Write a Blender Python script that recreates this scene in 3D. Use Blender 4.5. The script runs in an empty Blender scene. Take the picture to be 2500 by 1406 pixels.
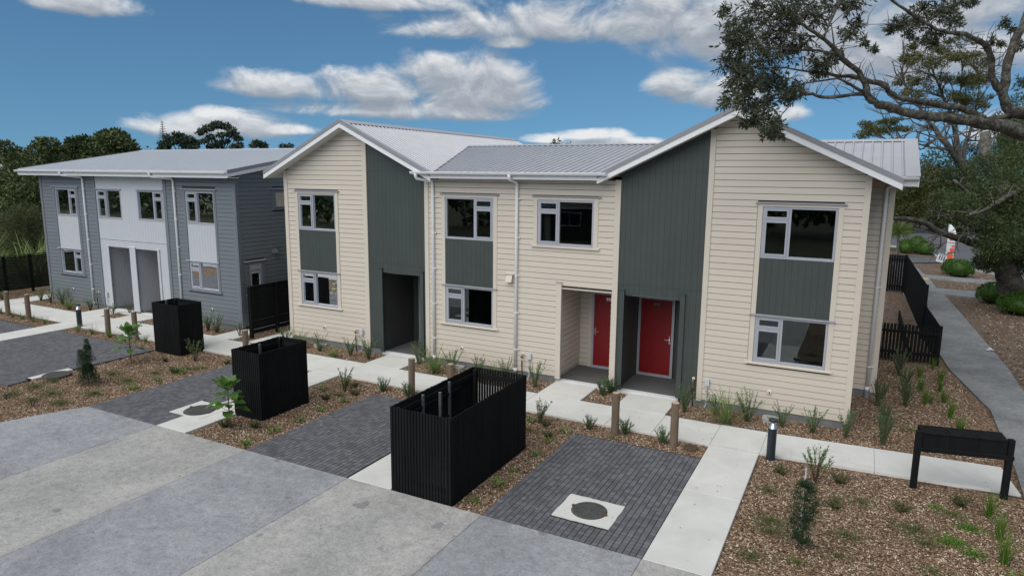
import bpy, math, random
import numpy as np
from mathutils import Vector, Matrix
random.seed(7)
SC = bpy.context.scene
COL = SC.collection
R_ = math.radians

# ------------------------------------------------------------------ camera
cd = bpy.data.cameras.new('camera')
cam = bpy.data.objects.new('camera', cd)
COL.objects.link(cam)
cd.sensor_width = 36.0
cd.lens = 23.63
cd.clip_start = 0.1
cd.clip_end = 3000.0
cam.matrix_world = Matrix(((0.886786, -0.085179, 0.454264, 4.0144),
                           (0.462085, 0.14331, -0.87518, -15.6990),
                           (0.009446, 0.986006, 0.166445, 5.35),
                           (0, 0, 0, 1)))
SC.camera = cam

# ------------------------------------------------------------------ sky, sun, exposure
SUN_EL, SUN_AZ = 48.0, 192.0          # azimuth measured clockwise from +Y
SKY_STRENGTH = 0.062
SUN_STRENGTH = 2.25
EXPOSURE = 0.5
SC.view_settings.view_transform = 'Standard'
SC.view_settings.look = 'None'
SC.view_settings.gamma = 1.0
SC.view_settings.use_curve_mapping = False
SC.view_settings.exposure = EXPOSURE

CLOUDS = [(-0.5403, 0.1155, 0.0971, 0.0524), (-0.5898, 0.1368, 0.0495, 0.0327), (-0.6848, 0.1092, 0.1006, 0.0317), (-0.7998, 0.1128, 0.0871, 0.0223), (-0.4932, 0.1077, 0.059, 0.0363), (-0.6281, 0.0856, 0.1528, 0.0202), (-0.8852, 0.056, 0.0991, 0.0222), (-0.8893, 0.0717, 0.0303, 0.0147), (-0.8023, 0.0559, 0.0489, 0.011), (-1.0267, 0.1939, 0.0611, 0.0216), (-1.0597, 0.1906, 0.0246, 0.0155), (-0.4533, 0.2012, 0.1881, 0.0314), (-0.6258, 0.2277, 0.1317, 0.0183), (-0.2821, 0.2041, 0.2102, 0.0434), (-0.1206, 0.1816, 0.1655, 0.0592), (0.0458, 0.1603, 0.1639, 0.0783), (-0.4821, 0.1823, 0.0349, 0.015), (-0.2475, 0.1208, 0.0414, 0.0228), (-0.1892, 0.1087, 0.0636, 0.0295), (-0.1237, 0.0804, 0.046, 0.0203), (-0.0194, 0.1359, 0.1147, 0.0538), (-0.3623, 0.0541, 0.0525, 0.0126), (-0.4391, 0.0497, 0.0356, 0.0093), (-0.3211, 0.0456, 0.0914, 0.0092), (0.1513, 0.051, 0.045, 0.028),
          # the same broken cumulus carries on round the rest of the sky
          (0.7, 0.12, 0.22, 0.05), (1.3, 0.2, 0.3, 0.07), (2.0, 0.11, 0.25, 0.05), (2.7, 0.18, 0.3, 0.06), (-1.9, 0.13, 0.26, 0.05), (-2.6, 0.2, 0.3, 0.07), (-1.45, 0.1, 0.14, 0.04)]


class NT:
    """small helper for wiring shader nodes"""
    def __init__(s, tree):
        s.t = tree
        s.n = tree.nodes
        s.l = tree.links

    def new(s, typ, **kw):
        n = s.n.new(typ)
        for k, v in kw.items():
            setattr(n, k, v)
        return n

    def put(s, sock, v):
        if isinstance(v, bpy.types.NodeSocket):
            s.l.new(v, sock)
        elif v is not None:
            sock.default_value = v

    def math(s, op, a, b=None, c=None, clamp=False):
        n = s.new('ShaderNodeMath', operation=op, use_clamp=clamp)
        for i, v in enumerate((a, b, c)):
            if v is not None:
                s.put(n.inputs[i], v)
        return n.outputs[0]

    def vmath(s, op, a, b=None):
        n = s.new('ShaderNodeVectorMath', operation=op)
        s.put(n.inputs[0], a)
        if b is not None:
            s.put(n.inputs[1], b)
        return n.outputs['Value'] if op in ('DOT_PRODUCT', 'LENGTH') else n.outputs[0]

    def noise(s, vec, scale, detail=4, rough=.55, dist=0.0):
        n = s.new('ShaderNodeTexNoise')
        if vec is not None:
            s.put(n.inputs['Vector'], vec)
        n.inputs['Scale'].default_value = scale
        n.inputs['Detail'].default_value = detail
        n.inputs['Roughness'].default_value = rough
        n.inputs['Distortion'].default_value = dist
        return n.outputs[0]

    def ramp(s, fac, stops, interp='LINEAR'):
        n = s.new('ShaderNodeValToRGB')
        n.color_ramp.interpolation = interp
        el = n.color_ramp.elements
        while len(el) < len(stops):
            el.new(.5)
        for e, (p, c) in zip(el, stops):
            e.position = p
            e.color = (c, c, c, 1) if isinstance(c, (int, float)) else (*c, 1)
        s.put(n.inputs[0], fac)
        return n.outputs[0]

    def mix(s, fac, a, b, blend='MIX'):
        n = s.new('ShaderNodeMix', data_type='RGBA', blend_type=blend)
        s.put(n.inputs[0], fac)
        for i, v in ((6, a), (7, b)):
            s.put(n.inputs[i], (*v, 1) if isinstance(v, tuple) and len(v) == 3 else v)
        return n.outputs[2]


def make_world():
    w = bpy.data.worlds.new('World')
    SC.world = w
    w.use_nodes = True
    # density of cloud in a direction, as a node group called twice
    g = bpy.data.node_groups.new('cloud_density', 'ShaderNodeTree')
    g.interface.new_socket('dir', in_out='INPUT', socket_type='NodeSocketVector')
    g.interface.new_socket('lift', in_out='INPUT', socket_type='NodeSocketFloat')
    g.interface.new_socket('density', in_out='OUTPUT', socket_type='NodeSocketFloat')
    t = NT(g)
    gi = t.new('NodeGroupInput')
    go = t.new('NodeGroupOutput')
    sep = t.new('ShaderNodeSeparateXYZ')
    t.put(sep.inputs[0], gi.outputs[0])
    az = t.math('ARCTAN2', sep.outputs[0], sep.outputs[1])
    el = t.math('ADD', t.math('ARCSINE', sep.outputs[2]), gi.outputs[1])
    cmb = t.new('ShaderNodeCombineXYZ')
    t.put(cmb.inputs[0], az)
    t.put(cmb.inputs[1], el)
    p = cmb.outputs[0]
    # noise in (az, el) but on the sphere, so it has no seam
    lift = t.new('ShaderNodeCombineXYZ')
    t.put(lift.inputs[2], gi.outputs[1])
    d = t.vmath('MULTIPLY', t.vmath('ADD', gi.outputs[0], lift.outputs[0]), (1.0, 1.0, 1.7))
    n1 = t.noise(d, 13.0, 10, .62, .5)
    n2 = t.noise(d, 2.6, 3, .5)
    n3 = t.noise(d, 5.5, 4, .55, .3)
    best = None
    for a, e, ww, hh in CLOUDS:
        q = t.vmath('MULTIPLY', t.vmath('SUBTRACT', p, (a, e, 0)), (1 / ww, 1 / hh, 0))
        q = t.vmath('MAXIMUM', q, t.vmath('MULTIPLY', q, (-1.0, -1.9, 0)))     # flat bases
        q = t.vmath('DOT_PRODUCT', q, q)
        v = t.math('SUBTRACT', 1.0, q)
        best = v if best is None else t.math('SMOOTH_MAX', best, v, .25)
    # overhead (above the frame) loose broken cloud
    over = t.math('MULTIPLY_ADD', t.math('SUBTRACT', n2, .47), 7.0, 0.1)
    over = t.math('SUBTRACT', over, t.math('MULTIPLY', t.math('LESS_THAN', el, .27), 4.0))
    best = t.math('MAXIMUM', best, over)
    best = t.math('MAXIMUM', best, -1.9)
    nn = t.math('MULTIPLY_ADD', t.math('SUBTRACT', n1, .5), 4.6, t.math('MULTIPLY', t.math('SUBTRACT', n3, .5), 2.6))
    t.put(go.inputs[0], t.math('MULTIPLY_ADD', best, 1.25, nn))
    t = NT(w.node_tree)
    bg = t.n['Background']
    tc = t.new('ShaderNodeTexCoord')
    dirv = t.vmath('NORMALIZE', tc.outputs['Generated'])
    sky = t.new('ShaderNodeTexSky', sky_type='NISHITA')
    t.put(sky.inputs[0], t.vmath('NORMALIZE', t.vmath('ADD', t.vmath('MULTIPLY', dirv, (1, 1, .8)), (0, 0, .13))))
    sky.sun_disc = False
    sky.sun_elevation = R_(SUN_EL)
    sky.sun_rotation = R_(SUN_AZ)
    sky.air_density = 1.0
    sky.dust_density = 0.0
    sky.ozone_density = 6.0

    def dens(lv):
        n = t.new('ShaderNodeGroup')
        n.node_tree = g
        t.put(n.inputs[0], dirv)
        n.inputs[1].default_value = lv
        return n.outputs[0]
    d0, d1 = dens(0.0), dens(0.014)
    alpha = t.new('ShaderNodeMapRange', interpolation_type='SMOOTHSTEP')
    t.put(alpha.inputs[0], d0)
    alpha.inputs[1].default_value = -0.7
    alpha.inputs[2].default_value = 1.1
    lit = t.math('MULTIPLY_ADD', t.math('SUBTRACT', d0, d1), 0.36, 0.45)
    lit = t.math('SUBTRACT', lit, t.math('MULTIPLY', t.math('MAXIMUM', d0, 0.0), 0.06), None, True)
    cc = t.ramp(lit, [(0.0, (.20, .225, .26)), (.35, (.27, .295, .33)), (.62, (.40, .42, .445)), (1.0, (.60, .605, .61))])
    skyc = t.vmath('MULTIPLY', sky.outputs[0], tuple(SKY_STRENGTH * k for k in (.76, 1.0, .985)))
    final = t.mix(t.math('MULTIPLY', alpha.outputs[0], .94), skyc, cc)
    t.l.new(final, bg.inputs[0])
    bg.inputs[1].default_value = 1.0


make_world()
sd = bpy.data.lights.new('sun', 'SUN')
sd.energy = SUN_STRENGTH
sd.angle = R_(75)
sd.color = (1.0, .965, .91)
sun = bpy.data.objects.new('sun', sd)
COL.objects.link(sun)
_a, _e = R_(SUN_AZ), R_(SUN_EL)
sun.rotation_euler = Vector((math.sin(_a) * math.cos(_e), math.cos(_a) * math.cos(_e), math.sin(_e))).to_track_quat('Z', 'Y').to_euler()
sun.location = (0, -20, 40)


# ------------------------------------------------------------------ materials
def base_mat(name):
    m = bpy.data.materials.new(name)
    m.use_nodes = True
    t = NT(m.node_tree)
    return m, t, t.n['Principled BSDF']


def mat(name, col, rough=.6, var=.12, scale=3.0, bump=0.0, bscale=120.0, metal=0.0, spec=.4, dirt=None, stretch=None, grime=0.0):
    """painted / plain surface with slow tone variation and fine relief"""
    m, t, b = base_mat(name)
    geo = t.new('ShaderNodeNewGeometry')
    pos = geo.outputs['Position']
    if stretch:
        pos = t.vmath('MULTIPLY', pos, stretch)
    n = t.noise(pos, scale, 5, .6)
    lo = tuple(c * (1 - var) for c in col)
    hi = tuple(min(1, c * (1 + var)) for c in col)
    c = t.ramp(n, [(.3, lo), (.7, hi)])
    oi = t.new('ShaderNodeObjectInfo')
    k = t.math('MULTIPLY_ADD', oi.outputs['Random'], .10 * min(1, var * 8), 1 - .05 * min(1, var * 8))
    sc = t.new('ShaderNodeVectorMath', operation='SCALE')
    t.put(sc.inputs[0], c)
    t.put(sc.inputs['Scale'], k)
    c = sc.outputs[0]
    if grime:
        g = t.noise(geo.outputs['Position'], 1.1, 6, .7)
        c = t.mix(t.math('MULTIPLY', t.ramp(g, [(.5, 0.0), (.75, 1.0)]), grime), c, tuple(x * .55 for x in col))
    t.put(b.inputs['Base Color'], c)
    b.inputs['Roughness'].default_value = rough
    b.inputs['Metallic'].default_value = metal
    b.inputs['Specular IOR Level'].default_value = spec
    if bump:
        bn = t.new('ShaderNodeBump')
        bn.inputs['Strength'].default_value = bump
        bn.inputs['Distance'].default_value = .004
        t.put(bn.inputs['Height'], t.noise(pos, bscale, 4, .6))
        t.put(b.inputs['Normal'], bn.outputs[0])
    return m


def leaf_mat(name, cols, rough=.5, trans=.25):
    """foliage: tone varies leaf by leaf and clump by clump"""
    m, t, b = base_mat(name)
    geo = t.new('ShaderNodeNewGeometry')
    r = geo.outputs['Random Per Island']
    big = t.noise(geo.outputs['Position'], .9, 3, .6)
    f = t.math('ADD', t.math('MULTIPLY', r, .55), t.math('MULTIPLY_ADD', big, 1.2, -.37))
    n = len(cols)
    c = t.ramp(f, [(i / (n - 1) if n > 1 else 0, cc) for i, cc in enumerate(cols)])
    t.put(b.inputs['Base Color'], c)
    b.inputs['Roughness'].default_value = rough
    b.inputs['Specular IOR Level'].default_value = .35
    tr = t.new('ShaderNodeBsdfTranslucent')
    t.put(tr.inputs[0], c)
    mx = t.new('ShaderNodeMixShader')
    mx.inputs[0].default_value = trans
    t.l.new(b.outputs[0], mx.inputs[1])
    t.l.new(tr.outputs[0], mx.inputs[2])
    t.l.new(mx.outputs[0], t.n['Material Output'].inputs[0])
    return m


def glass_mat():
    m, t, b = base_mat('window_glass')
    t.n.remove(b)
    gl = t.new('ShaderNodeBsdfGlossy')
    gl.inputs['Roughness'].default_value = .01
    gl.inputs[0].default_value = (.92, .95, .96, 1)
    tr = t.new('ShaderNodeBsdfTransparent')
    tr.inputs[0].default_value = (.62, .68, .68, 1)
    fr = t.new('ShaderNodeFresnel')
    fr.inputs[0].default_value = 1.5
    f = t.math('MULTIPLY_ADD', fr.outputs[0], 1.35, .03, True)
    geo = t.new('ShaderNodeNewGeometry')
    bn = t.new('ShaderNodeBump')
    bn.inputs['Strength'].default_value = .05
    bn.inputs['Distance'].default_value = .02
    t.put(bn.inputs['Height'], t.noise(geo.outputs['Position'], 1.6, 2, .5))
    t.l.new(bn.outputs[0], gl.inputs['Normal'])
    mx = t.new('ShaderNodeMixShader')
    t.put(mx.inputs[0], f)
    t.l.new(tr.outputs[0], mx.inputs[1])
    t.l.new(gl.outputs[0], mx.inputs[2])
    t.l.new(mx.outputs[0], t.n['Material Output'].inputs[0])
    return m


def concrete_mat(name, a, bcol, sc=1.2, speck=.0, rough=.85, stain=.3, warm=None):
    m, t, b = base_mat(name)
    geo = t.new('ShaderNodeNewGeometry')
    p = geo.outputs['Position']
    n1 = t.noise(p, sc, 8, .62, .4)
    c = t.ramp(n1, [(.32, a), (.68, bcol)])
    oi = t.new('ShaderNodeObjectInfo')
    if warm:
        c = t.mix(t.math('MULTIPLY', oi.outputs['Random'], .8), c, warm)
    n2 = t.noise(t.vmath('ADD', p, (13.1, 4.2, 0)), sc * .45, 5, .6)
    c = t.mix(t.math('MULTIPLY', t.ramp(n2, [(.50, 0.0), (.68, 1.0)]), stain), c, tuple(x * .72 for x in a))
    n5 = t.noise(p, sc * 5, 6, .75)
    c = t.mix(t.math('MULTIPLY', t.ramp(n5, [(.5, 0.0), (.75, 1.0)]), stain * .5), c, tuple(x * .6 for x in a))
    if speck:
        gr = t.math('ADD', t.math('MULTIPLY', t.noise(p, 22, 3, .7), .55), t.math('MULTIPLY', t.noise(p, 7.5, 3, .6), .45))
        c = t.mix(1.0, c, t.ramp(gr, [(.34, .68), (.5, 1.0), (.66, 1.24)]), 'MULTIPLY')
        sp = t.ramp(t.noise(p, 1.9, 2, .4), [(.70, 0.0), (.735, .55)])
        c = t.mix(sp, c, (.13, .13, .135))
        k = t.ramp(t.noise(p, 70, 3, .8), [(.36, 1.0), (.47, 0.0)])
        c = t.mix(t.math('MULTIPLY', k, speck), c, (.07, .07, .072))
        k2 = t.ramp(t.noise(p, 85, 2, .8), [(.58, 0.0), (.68, 1.0)])
        c = t.mix(t.math('MULTIPLY', k2, speck * .6), c, (.55, .53, .49))
    t.put(b.inputs['Base Color'], c)
    b.inputs['Roughness'].default_value = rough
    b.inputs['Specular IOR Level'].default_value = .25
    bn = t.new('ShaderNodeBump')
    bn.inputs['Strength'].default_value = .35
    bn.inputs['Distance'].default_value = .004
    t.put(bn.inputs['Height'], t.noise(p, 90, 4, .7))
    t.put(b.inputs['Normal'], bn.outputs[0])
    return m


def mulch_mat(name, stops, sc=34, bump=1.0, patch=None):
    m, t, b = base_mat(name)
    geo = t.new('ShaderNodeNewGeometry')
    p = t.vmath('MULTIPLY', geo.outputs['Position'], (1, 1, .3))
    v = t.new('ShaderNodeTexVoronoi')
    v.inputs['Scale'].default_value = sc
    v.inputs['Randomness'].default_value = 1
    t.put(v.inputs['Vector'], t.vmath('ADD', p, t.vmath('SCALE', t.new('ShaderNodeTexNoise').outputs['Color'])))
    sepc = t.new('ShaderNodeSeparateColor')
    t.put(sepc.inputs[0], v.outputs['Color'])
    f = t.math('ADD', t.math('MULTIPLY', sepc.outputs[0], .7), t.math('MULTIPLY', t.noise(p, 2.2, 5, .6), .35))
    c = t.ramp(f, stops)
    if patch:
        c = t.mix(t.math('MULTIPLY', t.ramp(t.noise(p, .55, 6, .65), [(.48, 0.0), (.66, 1.0)]), .75), c, patch)
    t.put(b.inputs['Base Color'], c)
    b.inputs['Roughness'].default_value = .95
    b.inputs['Specular IOR Level'].default_value = .1
    bn = t.new('ShaderNodeBump')
    bn.inputs['Strength'].default_value = bump
    bn.inputs['Distance'].default_value = .02
    t.put(bn.inputs['Height'], v.outputs['Distance'])
    t.put(b.inputs['Normal'], bn.outputs[0])
    return m


def bark_mat(name, a, b_, lichen, amount=.6, sc=1.0):
    m, t, b = base_mat(name)
    geo = t.new('ShaderNodeNewGeometry')
    p = geo.outputs['Position']
    n1 = t.noise(p, 14 * sc, 6, .7, .5)
    c = t.ramp(n1, [(.3, a), (.7, b_)])
    n2 = t.noise(p, 5 * sc, 6, .75, .6)
    k = t.ramp(n2, [(.48, 0.0), (.58, 1.0)])
    c = t.mix(t.math('MULTIPLY', k, amount), c, lichen)
    n3 = t.noise(p, 34 * sc, 3, .7)
    c = t.mix(1.0, c, t.ramp(n3, [(.35, .55), (.6, 1.15)]), 'MULTIPLY')
    t.put(b.inputs['Base Color'], c)
    b.inputs['Roughness'].default_value = .95
    b.inputs['Specular IOR Level'].default_value = .1
    bn = t.new('ShaderNodeBump')
    bn.inputs['Strength'].default_value = .9
    bn.inputs['Distance'].default_value = .03 / sc
    t.put(bn.inputs['Height'], t.math('ADD', n1, n3))
    t.put(b.inputs['Normal'], bn.outputs[0])
    return m


def island_mat(name, stops, rough=.9):
    m, t, b = base_mat(name)
    geo = t.new('ShaderNodeNewGeometry')
    c = t.ramp(geo.outputs['Random Per Island'], stops, 'CONSTANT' if False else 'LINEAR')
    big = t.noise(geo.outputs['Position'], .8, 4, .6)
    c = t.mix(t.ramp(big, [(.4, 0.0), (.75, .35)]), c, (.12, .075, .048))
    t.put(b.inputs['Base Color'], c)
    b.inputs['Roughness'].default_value = rough
    b.inputs['Specular IOR Level'].default_value = .15
    return m


def paver_mat(pitch):
    m, t, b = base_mat('charcoal_paver')
    geo = t.new('ShaderNodeNewGeometry')
    p = geo.outputs['Position']
    oi = t.new('ShaderNodeObjectInfo')
    rnd = t.math('FRACT', t.math('ADD', geo.outputs['Random Per Island'], oi.outputs['Random']))
    f = t.math('ADD', t.math('MULTIPLY', rnd, .5), t.math('MULTIPLY', t.noise(p, 1.3, 5, .65), .55))
    c = t.ramp(f, [(.2, (.085, .086, .094)), (.65, (.135, .136, .147)), (.93, (.18, .18, .19)), (1.0, (.27, .27, .275))])
    k = t.ramp(t.noise(p, 9, 5, .75), [(.62, 0.0), (.74, .45)])
    c = t.mix(k, c, (.2, .195, .19))
    t.put(b.inputs['Base Color'], c)
    b.inputs['Roughness'].default_value = .8
    b.inputs['Specular IOR Level'].default_value = .3
    bn = t.new('ShaderNodeBump')
    bn.inputs['Strength'].default_value = .4
    bn.inputs['Distance'].default_value = .003
    t.put(bn.inputs['Height'], t.noise(p, 160, 3, .7))
    t.put(b.inputs['Normal'], bn.outputs[0])
    return m


def wood_mat(name, a, bcol, rough=.8):
    m, t, b = base_mat(name)
    tc = t.new('ShaderNodeTexCoord')
    p = t.vmath('MULTIPLY', tc.outputs['Object'], (1, 1, .12))
    n = t.noise(p, 30, 6, .65, .6)
    c = t.ramp(n, [(.3, a), (.72, bcol)])
    oi = t.new('ShaderNodeObjectInfo')
    c = t.mix(t.math('MULTIPLY', oi.outputs['Random'], .35), c, tuple(x * .75 for x in a))
    kn = t.ramp(t.noise(tc.outputs['Object'], 7, 2, .5), [(.68, 0.0), (.76, .6)])
    c = t.mix(kn, c, (.05, .035, .025))
    t.put(b.inputs['Base Color'], c)
    b.inputs['Roughness'].default_value = rough
    bn = t.new('ShaderNodeBump')
    bn.inputs['Strength'].default_value = .5
    bn.inputs['Distance'].default_value = .004
    t.put(bn.inputs['Height'], n)
    t.put(b.inputs['Normal'], bn.outputs[0])
    return m


PITCH = .0971
M = dict(
    cream=mat('cream_paint', (.585, .525, .445), .55, .03, 1.5, .25, 60, stretch=(.3, .3, 2)),
    green=mat('charcoal_green_paint', (.049, .062, .057), .5, .06, 2, .2, 80),
    grey=mat('slate_grey_paint', (.155, .178, .195), .5, .05, 1.5, .2, 60, stretch=(.3, .3, 2)),
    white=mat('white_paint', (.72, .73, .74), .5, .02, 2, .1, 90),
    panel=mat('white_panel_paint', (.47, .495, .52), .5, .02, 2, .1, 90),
    offwhite=mat('soffit_white', (.62, .62, .60), .6, .02),
    pvc=mat('white_pvc', (.80, .81, .82), .35, .02),
    alu=mat('silver_aluminium', (.40, .415, .46), .42, .04, 4, 0, 0, .25),
    flash=mat('grey_flashing', (.245, .25, .265), .45, .06, 4),
    roof=mat('roof_grey_steel', (.45, .455, .475), .42, .05, 2.5, 0, 0, .1, .5),
    roofl=mat('roof_pale_steel', (.56, .58, .60), .36, .04, 2.5, 0, 0, .1, .6),
    red=mat('red_door_paint', (.22, .007, .010), .42, .05, 3),
    black=mat('black_stained_timber', (.0095, .010, .0105), .8, .25, 6, .4, 60, spec=.12, stretch=(1, 1, .15)),
    groove_shade=mat('groove_shade_backing', (.055, .05, .045), .9, .1),  # wall core coloured dark to paint the shade in the cladding grooves
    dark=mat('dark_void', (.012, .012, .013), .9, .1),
    steel=mat('galvanised_steel', (.20, .22, .24), .4, .15, 15, 0, 0, .7),
    found=mat('foundation_concrete', (.17, .175, .175), .9, .2, 5, .5),
    room=mat('room_plaster', (.42, .43, .42), .9, .03),
    roomfloor=mat('room_carpet', (.10, .10, .10), .95, .1),
    curtain=mat('curtain_linen', (.52, .49, .40), .9, .1, 20),
    path=concrete_mat('pale_path_concrete', (.57, .565, .53), (.66, .655, .62), 1.6, 0, .8, .14),
    drive=concrete_mat('exposed_aggregate_concrete', (.275, .285, .30), (.375, .38, .39), 1.0, .75, .85, .65),
    drivew=concrete_mat('exposed_aggregate_warm_concrete', (.345, .34, .325), (.46, .45, .42), 1.0, .75, .85, .55),
    oldpath=concrete_mat('weathered_path_concrete', (.18, .19, .195), (.29, .295, .285), 1.1, .45, .9, .8),
    slab=concrete_mat('porch_concrete', (.62, .625, .63), (.70, .70, .70), 1.6, 0, .8, .2),
    joint=mat('joint_shadow', (.09, .085, .08), .95, .2),
    asphalt=concrete_mat('road_asphalt', (.10, .105, .115), (.125, .13, .14), .8, .2, .9, .3),
    mulch=mulch_mat('bark_mulch', [(.1, (.045, .028, .018)), (.4, (.125, .08, .05)), (.65, (.23, .155, .105)), (.9, (.40, .30, .21))]),
    litter=mulch_mat('leaf_litter', [(.1, (.065, .046, .034)), (.45, (.13, .094, .07)), (.8, (.22, .17, .13)), (1, (.33, .27, .21))], 20, .8),
    field=mulch_mat('rough_ground', [(.1, (.035, .04, .018)), (.5, (.06, .065, .03)), (1, (.11, .10, .06))], 3, .4),
    chips=island_mat('bark_chips', [(0, (.06, .032, .019)), (.2, (.19, .095, .052)), (.4, (.29, .185, .115)), (.6, (.38, .275, .185)), (.82, (.53, .425, .315)), (1.0, (.74, .64, .51))]),
    paver=paver_mat(PITCH),
    sand=mat('joint_sand', (.012, .012, .014), .95, .3),
    wood=wood_mat('round_timber', (.13, .092, .060), (.22, .165, .115)),
    woodtop=wood_mat('cut_timber_end', (.42, .32, .20), (.56, .45, .30)),
    lamp=mat('navy_powder_coat', (.022, .030, .040), .4, .05),
    chrome=mat('lamp_reflector', (.75, .77, .8), .18, .02, 3, 0, 0, .9),
    lid=concrete_mat('cast_iron_lid', (.055, .057, .056), (.085, .085, .080), 6, .5, .8, .5),
    rust=mat('rusty_iron', (.09, .062, .042), .85, .3, 20, .6, 60),
    brass=mat('brass', (.36, .23, .10), .35, .15, 20, 0, 0, .9),
    rubber=mat('black_rubber', (.012, .012, .013), .5, .1),
    box=mat('grey_plastic', (.52, .54, .57), .45, .03),
    bark=bark_mat('lichen_bark', (.05, .042, .034), (.13, .115, .095), (.23, .235, .20), .75),
    barkpale=bark_mat('pale_bark', (.09, .08, .065), (.19, .175, .145), (.27, .265, .23), .6, .4),
    barkdark=bark_mat('dark_bark', (.045, .04, .033), (.11, .098, .08), (.17, .165, .14), .6, .7),
    stem=mat('brown_stem', (.07, .05, .032), .8, .3, 20),
    gstem=mat('green_stem', (.07, .085, .04), .7, .3, 20),
    paper=mat('white_paper', (.7, .72, .75), .8, .1),
    orange=mat('orange_print', (.75, .10, .03), .6, .05),
    tile=mat('brown_roof_tile', (.065, .045, .036), .8, .35, 12),
    brick=mat('yellow_brick', (.36, .29, .16), .9, .3, 14),
    carw=mat('car_white', (.7, .72, .74), .25, .02), carr=mat('car_red', (.3, .02, .015), .25, .02), cars=mat('car_silver', (.33, .35, .37), .25, .02),
    tyre=mat('tyre_rubber', (.02, .02, .02), .8, .1),
    yellow=mat('tactile_yellow', (.62, .42, .06), .8, .1),
    kerb=concrete_mat('kerb_concrete', (.36, .36, .34), (.45, .45, .43), 3, 0, .9, .3),
    l_over=leaf_mat('grey_green_leaf', [(0.031, 0.044, 0.022), (0.056, 0.073, 0.037), (0.085, 0.099, 0.060), (0.128, 0.119, 0.076)], .45, .18),
    l_dark=leaf_mat('dark_evergreen_leaf', [(0.027, 0.042, 0.019), (0.061, 0.090, 0.029), (0.115, 0.146, 0.047)], .5, .12),
    l_olive=leaf_mat('olive_leaf', [(0.055, 0.061, 0.018), (0.101, 0.105, 0.030), (0.156, 0.142, 0.044)], .6, .2),
    l_far=leaf_mat('bush_leaf', [(0.037, 0.057, 0.022), (0.082, 0.109, 0.034), (0.156, 0.177, 0.058)], .6, .12),
    l_pine=leaf_mat('pine_needle', [(0.031, 0.050, 0.035), (0.054, 0.080, 0.050), (0.086, 0.112, 0.067)], .7, .1),
    l_manuka=leaf_mat('brown_green_scrub', [(0.041, 0.054, 0.019), (0.085, 0.102, 0.039), (0.122, 0.131, 0.057)], .7, .12),
    l_shrub=leaf_mat('sage_leaf', [(0.079, 0.136, 0.057), (0.149, 0.240, 0.103), (0.251, 0.343, 0.170)], .5, .25),
    l_col=leaf_mat('grey_sage_leaf', [(0.075, 0.120, 0.055), (0.138, 0.195, 0.092), (0.225, 0.275, 0.143)], .55, .22),
    l_hebe=leaf_mat('dark_hebe_leaf', [(0.054, 0.106, 0.042), (0.106, 0.190, 0.068), (0.190, 0.295, 0.106)], .45, .25),
    l_flax=leaf_mat('flax_blade', [(0.084, 0.131, 0.033), (0.160, 0.224, 0.066), (0.281, 0.337, 0.131)], .45, .25),
    l_grass=leaf_mat('bright_grass_blade', [(0.057, 0.115, 0.014), (0.103, 0.196, 0.025), (0.161, 0.265, 0.046)], .5, .3),
    l_lily=leaf_mat('lily_leaf', [(.05, .12, .015), (.09, .19, .025), (.15, .27, .05)], .4, .25),
    l_weed=leaf_mat('weed_leaf', [(0.081, 0.098, 0.033), (0.122, 0.146, 0.045), (0.179, 0.195, 0.073)], .7, .2),
    l_moss=leaf_mat('green_weed_leaf', [(0.060, 0.120, 0.018), (0.102, 0.204, 0.026), (0.144, 0.276, 0.042)], .6, .25),
    l_puka=leaf_mat('glossy_big_leaf', [(.05, .12, .018), (.085, .18, .03), (.12, .23, .05)], .28, .2),
    l_con=leaf_mat('conifer_leaf', [(0.032, 0.065, 0.035), (0.065, 0.108, 0.054), (0.108, 0.162, 0.086)], .6, .1),
    l_top=leaf_mat('dark_small_leaf', [(0.020, 0.044, 0.020), (0.043, 0.076, 0.034), (0.085, 0.128, 0.060)], .35, .15),
    l_purple=leaf_mat('black_grass_blade', [(.010, .009, .010), (.022, .018, .02)], .5, .1),
    l_ball=leaf_mat('lime_clipped_leaf', [(.03, .07, .012), (.065, .14, .02), (.11, .21, .03)], .5, .25),
    glass=glass_mat(),
)


# ------------------------------------------------------------------ mesh building
WL = {}


def link(o, parent=None):
    COL.objects.link(o)
    if parent is not None:
        o.parent = parent
        p = WL.get(parent.name)
        if p is not None:
            o.matrix_parent_inverse = Matrix.Translation(-p)
    return o


def thing(name, label, cat, loc=(0, 0, 0), group=None):
    """an Empty at the base of a thing that carries its parts; parts are given in world coordinates"""
    o = bpy.data.objects.new(name, None)
    o.empty_display_size = .2
    COL.objects.link(o)
    o.location = loc
    WL[o.name] = Vector(loc)
    return tag(o, label, cat, group)


def tag(o, label, cat, group=None):
    o['label'] = label
    o['category'] = cat
    if group:
        o['group'] = group
    return o


def kind(o, k):
    o['kind'] = k
    return o


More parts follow.
